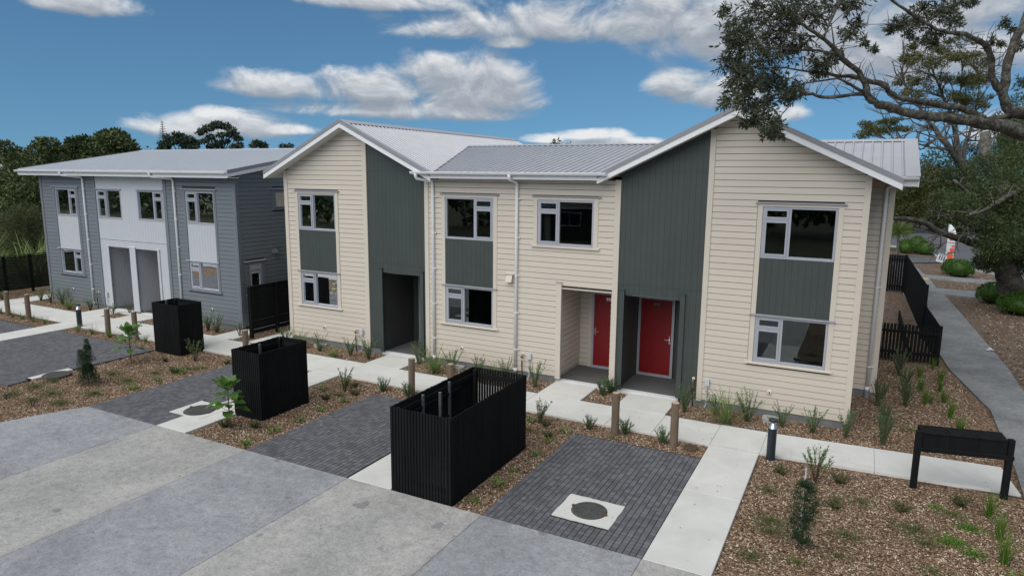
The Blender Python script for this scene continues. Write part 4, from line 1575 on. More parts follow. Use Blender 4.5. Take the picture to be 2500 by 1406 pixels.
for x, s in ((GX0, 1), (GX1, -1)):
    for ya, za, yb, zb_ in ((GY0 - .01, GZ0, GY1, GZ1), (GY1, GZ1, 10.46, GZ0)):
        x0, x1 = (x, x + .02) if s > 0 else (x - .02, x)
        MB().hexa([(x0, ya, za - .20), (x1, ya, za - .20), (x1, yb, zb_ - .20), (x0, yb, zb_ - .20)],
                  [(x0, ya, za - .085), (x1, ya, za - .085), (x1, yb, zb_ - .085), (x0, yb, zb_ - .085)]).build('barge_board', M['white'], grey)
        MB().hexa([(x0 - .006, ya, za - .085), (x1 + .006, ya, za - .085), (x1 + .006, yb, zb_ - .085), (x0 - .006, yb, zb_ - .085)],
                  [(x0 - .006, ya, za + .03), (x1 + .006, ya, za + .03), (x1 + .006, yb, zb_ + .03), (x0 - .006, yb, zb_ + .03)]).build('barge_flashing', M['flash'], grey)
        a_, b_ = (GX0 + .02, -25.8) if s > 0 else (-14.55, GX1 - .02)
        MB().hexa([(a_, ya + .02, za - .19), (b_, ya + .02, za - .19), (b_, yb, zb_ - .19), (a_, yb, zb_ - .19)],
                  [(a_, ya + .02, za - .17), (b_, ya + .02, za - .17), (b_, yb, zb_ - .17), (a_, yb, zb_ - .17)]).build('soffit', M['offwhite'], grey)
MB().box(GX0 + .02, GX1 - .02, -.44, -.002, 5.14, 5.165).build('soffit', M['offwhite'], grey)
MB().box(GX0 + .02, GX1 - .02, -.455, -.44, 5.14, 5.34).build('fascia', M['white'], grey)
gutter(grey, GX0 - .02, GX1 - .02, -.525, 5.335)
downpipe(grey, -22.83, 0, 5.1, .12, outlet=(-23.45, -.525, 5.26), n_clip=5)
downpipe(grey, -17.51, 0, 5.1, .12, outlet=(-18.1, -.525, 5.26), n_clip=5)
cowl('grey cowled wall vent high on the side wall of the grey house', TS, 1.5, 2.63, M['grey'], (-14.5, 1.5, 2.63))
overflow_stub('small white overflow pipe under the left ground floor window of the grey house', -24.2, .61)
overflow_stub('small white overflow pipe under the right ground floor window of the grey house', -15.95, .60)
garden_tap('dark garden tap beside the left white downpipe of the grey house', -22.5)
meter_box('thin white electrical box on the white panel left of the grey house porch', -21.95)


# ================================================================== slatted bin enclosures
def enclosure(label, x0, x1, y0, y1, h=1.48, partition=False):
    t = thing('bin_enclosure', label, 'bin enclosure', ((x0 + x1) / 2, (y0 + y1) / 2, 0), 'black slatted bin enclosures')
    pitch, w, th = .0605, .044, .022
    zlo, zhi = -.03, h
    hm = MB().bbox(-w / 2, w / 2, -th / 2, th / 2, 0, zhi - zlo, .004).mesh('slat', M['black'])
    vm = MB().bbox(-th / 2, th / 2, -w / 2, w / 2, 0, zhi - zlo, .004).mesh('slat', M['black'])
    nx, ny = round((x1 - x0) / pitch), round((y1 - y0) / pitch)
    for i in range(nx):
        x = x0 + (i + .5) * (x1 - x0) / nx
        for y in (y0 + th / 2, y1 - th / 2):
            piece('slat', hm, t, (x, y, zlo + random.uniform(-.006, .004)))
    for j in range(ny):
        y = y0 + .03 + (j + .5) * (y1 - y0 - .06) / ny
        for x in (x0 + th / 2, x1 - th / 2):
            piece('slat', vm, t, (x, y, zlo + random.uniform(-.006, .004)))
    a, b, c, d = x0 + th, x1 - th, y0 + th, y1 - th
    for z in (.16, h - .20):
        for bx in ((a, b, c, c + .04), (a, b, d - .04, d), (a, a + .04, c + .04, d - .04), (b - .04, b, c + .04, d - .04)):
            MB().box(*bx, z, z + .085).build('rail', M['black'], t)
    for px in (a + .04, b - .11):
        for py in (c + .04, d - .11):
            MB().bbox(px, px + .07, py, py + .07, -.1, h - .03, .006).build('post', M['black'], t)
    for py in ([c + (d - c) * .30, c + (d - c) * .62] if partition else [c + (d - c) * .5]):
        MB().bbox(a + .04, a + .085, py, py + .045, -.1, h - .03, .004).build('steel_post', M['steel'], t)
    if partition:
        # gate leaf along the inside of the left wall with two slim rails
        for z in (.75, h - .28):
            MB().box(a + .045, a + .07, c + .25, d - .6, z, z + .045).build('gate_rail', M['black'], t)
        MB().bbox(a + .30, a + .345, c + .98, c + 1.025, -.1, h + .01, .004).build('steel_post', M['steel'], t)
    f = MB()
    f.box(a, b, c, d, -.04, -.01)
    f.build('base_slab', M['found'], t)
    return t


enclosure('largest black slatted bin enclosure nearest the driveway, galvanised posts showing inside', -2.79, -1.57, -7.03, -4.27, partition=True)
enclosure('black slatted bin enclosure between two paved bays, behind the broad-leaved sapling', -8.15, -7.29, -5.75, -4.33)
enclosure('small black slatted bin enclosure in front of the grey house', -14.68, -13.50, -3.13, -2.32)


# ================================================================== fences
def slat_fence(label, ax, y0, y1, h, posts, slat=.09, gap=.018, tight_from=0.0, loc=None):
    """horizontal slats along Y on posts"""
    t = thing('slat_fence', label, 'fence', (ax, (y0 + y1) / 2, 0))
    me = MB().bbox(-.011, .011, 0, y1 - y0, 0, slat, .003).mesh('slat', M['black'])
    z = .10
    while z + slat < h:
        piece('slat', me, t, (ax, y0, z))
        z += slat + (gap if z < tight_from else gap * .4)
    for p in posts:
        MB().bbox(ax - .055, ax - .012, p, p + .09, -.1, h + .02, .004).build('post', M['black'], t)
        MB().bbox(ax + .012, ax + .055, p, p + .09, -.1, h + .02, .004).build('post', M['black'], t)
    MB().bbox(ax - .05, ax + .05, y0, y1, h, h + .03, .004).build('capping', M['black'], t)
    return t


slat_fence('black horizontal slat fence left of the grey house with light showing through the gaps', -29.0, -7.0, 1.78, 1.6, [-6.9, -5.1, -3.2, -1.5, -.2, .85, 1.65], .072, .015, 3)
slat_fence('black horizontal slat fence between the grey house and the left cream gable', -13.45, -.58, 3.4, 1.66, [-.6, .5, 1.9], .135, .012, .5)


def paling_fence(label, pts, h, pitch, w, group=None):
    """vertical palings following a line of points, on two rails"""
    t = thing('paling_fence', label, 'fence', (pts[0][0], pts[0][1], 0), group)
    for (ax, ay), (bx, by) in zip(pts[:-1], pts[1:]):
        L = math.hypot(bx - ax, by - ay)
        ux, uy = (bx - ax) / L, (by - ay) / L
        n_ = max(1, round(L / pitch))
        me = MB().add([(ux * a - uy * b, uy * a + ux * b, z) for z in (.02, h) for a, b in ((-w / 2, -.01), (w / 2, -.01), (w / 2, .01), (-w / 2, .01))],
                      [(0, 3, 2, 1), (4, 5, 6, 7), (0, 1, 5, 4), (1, 2, 6, 5), (2, 3, 7, 6), (3, 0, 4, 7)]).mesh('paling', M['black'])
        for i in range(n_):
            s = (i + .5) * L / n_
            piece('paling', me, t, (ax + ux * s, ay + uy * s, random.uniform(-.01, .01)))
        for z in (.22, h - .25):
            r = MB()
            o = .012
            r.prism([(ax - uy * -o, ay + ux * -o), (bx - uy * -o, by + ux * -o), (bx - uy * -(o + .04), by + ux * -(o + .04)), (ax - uy * -(o + .04), ay + ux * -(o + .04))], 'z', z, z + .08)
            r.build('rail', M['black'], t)
        for px, py in ((ax, ay), (bx, by)):
            MB().bbox(px - .045, px + .045, py - .045, py + .045, -.1, h + .03, .006).build('post', M['black'], t)
    return t


paling_fence('low black paling fence facing front by the side footpath with gaps between palings', [(4.72, 6.83), (6.29, 6.92)], 1.10, .092, .066)
paling_fence('low black paling fence running back beside the side footpath', [(6.29, 6.98), (6.16, 10.7)], 1.10, .092, .080)
paling_fence('tall black paling fence set back along the side footpath, behind the low fence', [(6.16, 10.9), (6.02, 20.9)], 1.75, .105, .092)
paling_fence('tall black paling fence at the far end of the side yard', [(3.4, 20.95), (6.0, 21.05)], 1.75, .105, .094)
MB_c = MB()
rb_ = thing('retaining_wall', 'low timber edging wall in the side yard behind the low paling fence', 'wall', (5.6, 12, 0))
for i in range(3):
    MB().bbox(5.55, 5.6, 7.4, 14.0, -.05 + i * .12, .06 + i * .12, .006).build('plank', M['black'], rb_)

# ================================================================== timber posts and path lights
def make_post():
    t = thing('timber_bollard', '', 'bollard', (0, 0, 0), 'round timber posts along the footpath')
    b = MB()
    b.tube([(0, 0, -.1, .083), (0, 0, .86, .081), (0, 0, .872, .074)], 18, True, .015)
    b.build('post_shaft', M['wood'], t)
    b = MB()
    b.tube([(0, 0, .8725, .073), (0, 0, .876, .072)], 18)
    b.build('cut_end', M['woodtop'], t)
    return t


posts = [(-24.08, -2.52, 'timber bollard at the far left edge of the photo by the grey house path'),
         (-22.81, -2.46, 'timber bollard left of the navy path light by the grey house'),
         (-17.80, -2.62, 'timber bollard right of the navy path light, in front of the white porch panel'),
         (-16.6, -2.46, 'timber bollard just left of the small black bin enclosure, second right of the path light'),
         (-11.46, -2.52, 'timber bollard whose top shows behind the middle black bin enclosure'),
         (-5.55, -2.62, 'timber bollard left of the two behind the largest black bin enclosure'),
         (-4.42, -2.58, 'timber bollard partly hidden behind the back corner of the largest bin enclosure'),
         (-.25, -2.70, 'timber bollard in line with the small planted island between the two red doors'),
         (1.0, -2.72, 'timber bollard right of the 99A porch, beside the round rusty cover')]
p0 = None
for i, (x, y, lb) in enumerate(posts):
    if p0 is None:
        o = p0 = make_post()
    else:
        o = copy_tree(p0)
    o.location = (x, y, 0)
    o.rotation_euler = (R_(random.uniform(-.8, .8)), R_(random.uniform(-.8, .8)), random.uniform(0, 6))
    o['label'] = lb


def make_light():
    t = thing('bollard_light', '', 'path light', (0, 0, 0), 'navy bollard lights')
    MB().tube([(0, 0, -.06, .082), (0, 0, .60, .082)], 24).build('light_column', M['lamp'], t)
    MB().tube([(0, 0, .60, .078), (0, 0, .605, .078), (0, 0, .70, .045), (0, 0, .735, .045)], 24).build('reflector_cone', M['chrome'], t)
    MB().tube([(0, 0, .735, .084), (0, 0, .77, .084), (0, 0, .782, .074)], 24).build('light_cap', M['lamp'], t)
    return t


l0 = make_light()
l0.location = (2.82, -2.47, 0)
l0['label'] = 'navy bollard light with silver reflector in the mulch in front of the right cream gable'
l1 = copy_tree(l0)
l1.location = (-19.84, -2.36, 0)
l1['label'] = 'navy bollard light with silver reflector by the grey house path junction'

# ================================================================== letterbox bank
lb = thing('letterbox_bank', 'black bank of letterboxes on two square posts at the path end', 'letterbox', (5.87, -2.35, 0))
A_, B_ = Vector((5.20, -2.52, 0)), Vector((6.56, -2.22, 0))
ux = (B_ - A_).normalized()
uy = Vector((-ux.y, ux.x, 0))


def lbx(a0, a1, b0, b1, z0, z1, c=.006):
    mb = MB(lambda x, y, z: tuple(A_ + ux * x + uy * y + Vector((0, 0, z))))
    return mb.bbox(a0, a1, b0, b1, z0, z1, c)


LL = (B_ - A_).length
lbx(-.045, .045, -.05, .04, -.1, 1.02).build('post', M['black'], lb)
lbx(LL - .045, LL + .045, -.05, .04, -.1, 1.02).build('post', M['black'], lb)
for k in range(3):
    a0 = .05 + k * (LL - .1) / 3
    a1 = .05 + (k + 1) * (LL - .1) / 3
    o = lbx(a0 + .003, a1 - .003, -.02, .24, .70, .985).build('letterbox', M['black'], lb)
    m2 = MB(lambda x, y, z: tuple(A_ + ux * x + uy * y + Vector((0, 0, z))))
    m2.hexa([(a0 + .004, -.035, .98), (a1 - .004, -.035, .98), (a1 - .004, .26, 1.025), (a0 + .004, .26, 1.025)],
            [(a0 + .004, -.035, .995), (a1 - .004, -.035, .995), (a1 - .004, .26, 1.04), (a0 + .004, .26, 1.04)])
    m2.build('lid', M['black'], o)
lbx(-.06, LL + .06, -.055, -.025, .66, .735).build('rail', M['black'], lb)
lbx(.05, LL - .05, .242, .262, .68, 1.015).build('back_board', M['black'], lb)

# ================================================================== manholes and drains
def manhole(label, x, y, r, m, ring=None, group=None, lugs=True, z=.002):
    t = thing('manhole_cover', label, 'manhole cover', (x, y, z), group)
    if ring:
        x0, x1, y0, y1 = ring
        b = MB()
        nseg = 40
        # square apron with a round hole
        ins, outs = [], []
        angs = sorted([2 * math.pi * k / nseg for k in range(nseg)] + [math.atan2(cy - y, cx - x) % (2 * math.pi) for cx in (x0, x1) for cy in (y0, y1)])
        nseg = len(angs)
        for a in angs:
            ins.append((x + r * 1.03 * math.cos(a), y + r * 1.03 * math.sin(a)))
            c, s_ = math.cos(a), math.sin(a)
            kx = ((x1 - x) / c if c > 0 else (x0 - x) / c) if abs(c) > 1e-6 else 1e9
            ky = ((y1 - y) / s_ if s_ > 0 else (y0 - y) / s_) if abs(s_) > 1e-6 else 1e9
            q = min(kx, ky)
            j = random.uniform(-.008, .008)
            outs.append((x + (q + j) * c, y + (q + j) * s_))
        b.add([(px, py, z + .004) for px, py in ins] + [(px, py, z + .004) for px, py in outs] + [(px, py, z - .06) for px, py in outs],
              [(k, (k + 1) % nseg, nseg + (k + 1) % nseg, nseg + k) for k in range(nseg)] + [(nseg + k, nseg + (k + 1) % nseg, 2 * nseg + (k + 1) % nseg, 2 * nseg + k) for k in range(nseg)])
        b.build('concrete_apron', M['path'], t)
    b = MB()
    b.tube([(x, y, z - .03, r * 1.02), (x, y, z + .008, r * 1.02)], 40)
    b.build('cover_frame', M['rust'], t)
    b = MB()
    b.tube([(x, y, z - .01, r * .96), (x, y, z + .014, r * .96), (x, y, z + .02, r * .93)], 40)
    for i in range(-5, 6):                      # raised grip pattern
        for j in range(-5, 6):
            px, py = i * r * .15, j * r * .15
            if math.hypot(px, py) < r * .84:
                b.box(x + px - r * .045, x + px + r * .045, y + py - r * .02, y + py + r * .02, z + .018, z + .024)
    b.build('lid', m, t)
    if lugs:
        for s_ in (-1, 1):
            b = MB()
            b.box(x + s_ * r * .98 - .03, x + s_ * r * .98 + .03, y - s_ * .03 - .025, y - s_ * .03 + .025, z, z + .026)
            b.build('lifting_lug', M['rust'], t)
    return t


manhole('round iron manhole cover in a pale concrete square within the nearest paved bay', .49, -6.12, .285, M['lid'], (0.0, .96, -6.53, -5.71))
manhole('round manhole cover at the path strip beside the broad-leaved sapling', -8.98, -6.0, .34, M['lid'], (-9.5, -8.5, -6.4, -5.55))
mh = manhole('round manhole cover half buried in mulch at the edge of the far left bay', -14.60, -6.0, .33, M['lid'], lugs=False)
MB().bbox(-14.98, -14.75, -6.52, -5.5, -.05, .003, .006).build('concrete_apron', M['path'], mh)
manhole('small round rusty cover in the mulch beside the right timber bollard', 1.34, -2.68, .145, M['rust'], None, None, False, BED + .03)
manhole('round cover peeking out left of the largest black bin enclosure', -2.92, -5.95, .22, M['rust'], None, None, True, .002)


def gully(label, x, y):
    t = thing('gully_trap', label, 'gully trap', (x, y, 0), 'concrete gully traps against the house wall')
    b = MB()
    z = .03
    r, nseg = .075, 28
    h = .17
    ins = [(x + r * math.cos(2 * math.pi * k / nseg), y + r * math.sin(2 * math.pi * k / nseg)) for k in range(nseg)]
    outs = []
    for k in range(nseg):
        a = 2 * math.pi * k / nseg
        c, s_ = math.cos(a), math.sin(a)
        q = h / (abs(c) ** 5 + abs(s_) ** 5) ** .2
        outs.append((x + q * c, y + q * s_))
    b.add([(p, q, z) for p, q in ins] + [(p, q, z) for p, q in outs] + [(p, q, BED - .05) for p, q in outs] + [(p, q, -.1) for p, q in ins],
          [(k, (k + 1) % nseg, nseg + (k + 1) % nseg, nseg + k) for k in range(nseg)] +
          [(nseg + k, nseg + (k + 1) % nseg, 2 * nseg + (k + 1) % nseg, 2 * nseg + k) for k in range(nseg)] +
          [(k, (k + 1) % nseg, 3 * nseg + (k + 1) % nseg, 3 * nseg + k) for k in range(nseg)])
    b.build('concrete_surround', M['kerb'], t)
    b = MB()
    b.tube([(x, y, -.09, r), (x, y, -.08, r)], 20)
    b.build('drain_pipe', M['dark'], t)


gully('concrete gully trap with round hole at the foot of the right cream gable', 2.55, -.24)
gully('concrete gully trap with round hole at the foot of the middle cream wall', -5.72, -.22)
gully('concrete gully trap with round hole at the foot of the left cream gable', -10.79, -.24)

# ================================================================== street things beyond the side path
def car(label, x, y, rz, paint, group='cars parked across the road'):
    t = thing('parked_car', label, 'car', (0, 0, 0), group)
    b = MB()
    prof = [(-2.1, .35), (-2.1, .75), (-1.95, .92), (-1.2, 1.0), (1.0, .98), (1.75, .88), (2.1, .70), (2.12, .35)]
    b.prism([(p, q) for p, q in prof], 'y', -.86, .86)
    b.build('car_body', M[paint], t)
    c = MB()
    c.hexa([(-1.9, -.8, .95), (1.1, -.8, .97), (1.1, .8, .97), (-1.9, .8, .95)], [(-1.5, -.64, 1.45), (.35, -.64, 1.45), (.35, .64, 1.45), (-1.5, .64, 1.45)])
    c.build('cabin_glass', M['dark'], t)
    c = MB()
    c.bbox(-1.52, .37, -.66, .66, 1.44, 1.49, .02)
    c.build('car_roof', M[paint], t)
    for wx in (-1.3, 1.3):
        for wy in (-.8, .8):
            w = MB()
            w.tube([(wx, wy - .1, .32, .32), (wx, wy + .1, .32, .32)], 16)
            wo = w.build('wheel', M['tyre'], t)
            w = MB()
            w.tube([(wx, wy - .105, .32, .19), (wx, wy + .105, .32, .19)], 12)
            w.build('rim', M['alu'], wo)
    for wy in (-.6, .6):
        MB().box(2.06, 2.135, wy - .2, wy + .2, .62, .74).build('headlight', M['chrome'], t)
        MB().box(-2.12, -2.08, wy - .2, wy + .2, .68, .82).build('tail_light', M['red'], t)
    t.location = (x, y, 0)
    t.rotation_euler.z = rz
    return t


car('white car parked across the road, seen through the tree branches', 8.0, 70.5, R_(3), 'carw')
car('silver car parked across the road behind the tree limb', 11.9, 68.0, R_(5), 'cars')
car('red car parked across the road at the right of the row', 15.4, 67.0, R_(-4), 'carr')

fb = thing('feather_flag', 'tall white feather flag with orange print by the road', 'flag', (8.72, 32.4, 0))
MB().tube([(8.62, 32.4, -.05, .02), (8.62, 32.4, 2.7, .012)], 8).build('flag_pole', M['chrome'], fb)
b = MB()
vs = []
for i in range(9):
    z = .55 + i * .26
    w_ = .42 if i < 7 else (.34 if i == 7 else .12)
    yy = 32.4 + .05 * math.sin(i * .9)
    vs += [(8.64, yy, z), (8.64 + w_, yy + .05, z)]
b.add(vs, [(2 * i, 2 * i + 2, 2 * i + 3, 2 * i + 1) for i in range(8)])
b.build('flag_cloth', M['paper'], fb)
b = MB()
for z0, z1, x0, x1 in ((.58, .85, 8.72, 9.02), (.95, 1.2, 8.82, 9.04), (1.28, 1.4, 8.9, 9.04), (1.7, 2.0, 8.74, 8.9)):
    b.add([(x0, 32.33, z0), (x1, 32.36, z0), (x1, 32.38, z1), (x0, 32.33, z1)], [(0, 1, 2, 3)])
b.build('flag_print', M['orange'], fb)
b = MB()
b.tube([(8.62, 32.4, 0, .18), (8.62, 32.4, .05, .16)], 10)
b.build('flag_base', M['dark'], fb)
sb = thing('sign_board', 'small tilted white sign board beside the feather flag', 'sign', (8.55, 33.4, 0))
MB(lambda u, d, z: (8.5 + u + z * .25, 33.4 - d, z - u * .3)).box(-.3, .3, -.01, .01, .2, .72).build('sign_panel', M['paper'], sb)
b = MB(lambda u, d, z: (8.5 + u + z * .25, 33.4 - d, z - u * .3))
for i in range(4):
    b.box(-.2 + i * .12, -.15 + i * .12, .011, .014, .34, .62)
b.build('sign_letters', M['dark'], sb)
MB().tube([(8.55, 33.43, -.05, .02), (8.62, 33.43, .5, .02)], 6).build('sign_stake', M['chrome'], sb)
pp = MB()
for i in range(7):
    a = random.uniform(0, 6)
    px, py = 7.95 + random.uniform(-.10, .10), 9.7 + random.uniform(-.15, .15)
    r = random.uniform(.05, .11)
    pp.add([(px + r * math.cos(a + k * 1.57), py + r * math.sin(a + k * 1.57), .004 + random.uniform(0, .05)) for k in range(4)], [(0, 1, 2, 3)])
tag(pp.build('crumpled_paper', M['paper']), 'crumpled white paper lying on the edge of the side footpath', 'litter')


# ================================================================== plants
def rnd_dir(zmin=-.3, zmax=1.0):
    a = random.uniform(0, 2 * math.pi)
    z = random.uniform(zmin, zmax)
    r = math.sqrt(max(0, 1 - z * z))
    return Vector((r * math.cos(a), r * math.sin(a), z))


def mk_shrub(h, w, n_stem, leaves, L, W, lm, sm='gstem', narrow=.35, base=.1, up=.6):
    """twiggy young shrub: a few upright stems, small leaves along each of them"""
    t = thing('shrub', '', 'shrub')
    s, f = MB(), MB()
    for k in range(n_stem):
        a = random.uniform(0, 6.28)
        r = w * .5 * random.uniform(.25, 1.0)
        hh = h * random.uniform(.6, 1.0)
        p = Vector((random.uniform(-.02, .02), random.uniform(-.02, .02), -.05))
        q = Vector((r * math.cos(a), r * math.sin(a), hh))
        m = p.lerp(q, .5) + Vector((random.uniform(-.04, .04), random.uniform(-.04, .04), h * .05)) - Vector((q.x, q.y, 0)) * .15
        s.tube([(*p, .006), (*m, .004), (*q, .002)], 5, False)
        for i in range(leaves):
            u = base + (1 - base) * random.random() ** .8
            c = (p * (1 - u) ** 2 + m * (2 * u * (1 - u)) + q * u * u)
            d = rnd_dir(-.1, 1)
            d.z = d.z * .7 + up * .5
            f.leaf(c, d, L * random.uniform(.7, 1.25), W * random.uniform(.7, 1.2), fold=.2)
    s.build('stem', M[sm], t)
    f.build('foliage', M[lm], t)
    return t


def mk_tuft(h, n_b, W, lm, lean=(.1, .75), curl=(.3, 1.3), name='grass_plant', cat='grass plant'):
    t = thing(name, '', cat)
    f = MB()
    for k in range(n_b):
        a = random.uniform(0, 6.28)
        ln = random.uniform(*lean)
        f.blade((random.uniform(-.03, .03), random.uniform(-.03, .03), -.05), a, h * random.uniform(.6, 1.1), W * random.uniform(.7, 1.2), ln, random.uniform(*curl), 5)
    f.build('blades', M[lm], t)
    return t


def mk_lily(size=.22):
    """low clump of broad strap leaves; every leaf is a piece"""
    t = thing('lily_plant', '', 'lily')
    nn = 13
    for k in range(nn):
        a = 6.28 * k / nn + random.uniform(-.3, .3)
        f = MB()
        f.blade((0, 0, -.05), a, size * random.uniform(.8, 1.35), .038 * random.uniform(.8, 1.2), random.uniform(.35, 1.0), random.uniform(.5, 1.2), 4, .3)
        f.build('leaf', M['l_lily'], t)
    return t


def big_leaf(mb, p, d, L, W, curl):
    """broad ovate leaf with a midrib fold"""
    p = Vector(p)
    d = d.normalized()
    a = d.cross(Vector((0, 0, 1))).normalized()
    nrm = a.cross(d)
    prof = [(0, .05), (.15, .55), (.35, .95), (.6, 1.0), (.82, .62), (1, .02)]
    b = len(mb.v)
    q = p.copy()
    for i, (s_, w) in enumerate(prof):
        c = p + d * (s_ * L) - Vector((0, 0, curl * L * s_ * s_))
        wv = .02 * math.sin(i * 2.3)
        mb.v += [tuple(c - a * (W / 2 * w) + nrm * (.12 * W * w + wv)), tuple(c), tuple(c + a * (W / 2 * w) + nrm * (.12 * W * w - wv))]
    for i in range(len(prof) - 1):
        k = b + 3 * i
        mb.f += [(k, k + 1, k + 4, k + 3), (k + 1, k + 2, k + 5, k + 4)]
        mb.mi += [0, 0]


def broadleaf_sapling(label, x, y, h, seed):
    random.seed(seed)
    t = thing('broadleaf_sapling', label, 'sapling', (x, y, 0))
    s = MB()
    s.tube([(x, y, -.08, .016), (x + .01, y, h * .5, .013), (x - .01, y + .01, h * .86, .009)], 8, True, .1)
    s.build('stem', M['stem'], t)
    tiers = [(.34, 4, .33, .1), (.52, 5, .38, .2), (.70, 5, .34, .4), (.82, 6, .32, .85), (.87, 4, .27, 1.6)]
    for hz, nl, L, el in tiers:
        off = random.uniform(0, 6)
        for k in range(nl):
            a = off + 6.28 * k / nl + random.uniform(-.3, .3)
            d = Vector((math.cos(a), math.sin(a), el * random.uniform(.7, 1.2)))
            d.normalize()
            ps = Vector((x, y, h * hz))
            pe = ps + Vector((math.cos(a), math.sin(a), .6)) * random.uniform(.04, .08 if el > .5 else .13)
            LL_ = L * random.uniform(.8, 1.15) * h
            f = MB()
            big_leaf(f, pe, d, LL_, LL_ * .62, random.uniform(.05, .45) if el < .5 else random.uniform(-.1, .15))
            lo = f.build('leaf', M['l_puka'], t, True)
            st_ = MB()
            st_.tube([(*ps, .005), (*pe, .004)], 5, False)
            st_.build('leaf_stalk', M['gstem'], lo)
    return t


def place(proto, used, x, y, label, s=1.0, z=BED, group=None):
    if proto.name not in used:
        used.add(proto.name)
        o = proto
    else:
        o = copy_tree(proto)
    o.location = (x, y, z)
    o.rotation_euler.z = random.uniform(0, 6.28)
    o.scale = (s, s, s * random.uniform(.95, 1.08))
    o['label'] = label
    if group:
        o['group'] = group
    return o


random.seed(21)
used = set()
SH = [mk_shrub(.60, .56, 20, 36, .038, .019, 'l_shrub') for _ in range(3)]
TU = [mk_tuft(.66, 60, .020, 'l_flax', (.05, .8), (.2, 1.3), 'spiky_plant', 'spiky plant') for _ in range(2)]
GR = [mk_tuft(.50, 48, .015, 'l_grass', (.03, .35), (.1, .7)) for _ in range(2)]
GS = [mk_tuft(.40, 40, .013, 'l_flax', (.05, .6), (.2, .9)) for _ in range(2)]
LI = [mk_lily(.23) for _ in range(3)]
HB = [mk_shrub(.32, .36, 20, 34, .034, .014, 'l_hebe') for _ in range(2)]
CLM = [mk_shrub(.72, .52, 34, 70, .030, .016, 'l_col', up=1.0) for _ in range(2)]
WS = [mk_shrub(.74, .62, 18, 26, .06, .019, 'l_lily', 'stem', base=.45) for _ in range(1)]
WT = [mk_shrub(.54, .58, 16, 22, .05, .019, 'l_hebe', 'stem', base=.35) for _ in range(2)]
DW = [mk_shrub(.17, .42, 36, 30, .026, .011, 'l_weed', 'stem', up=.2) for _ in range(2)]
BL = [mk_tuft(.32, 26, .008, 'l_purple', (.05, .9), (.1, .5), 'dark_grass_plant') for _ in range(1)]

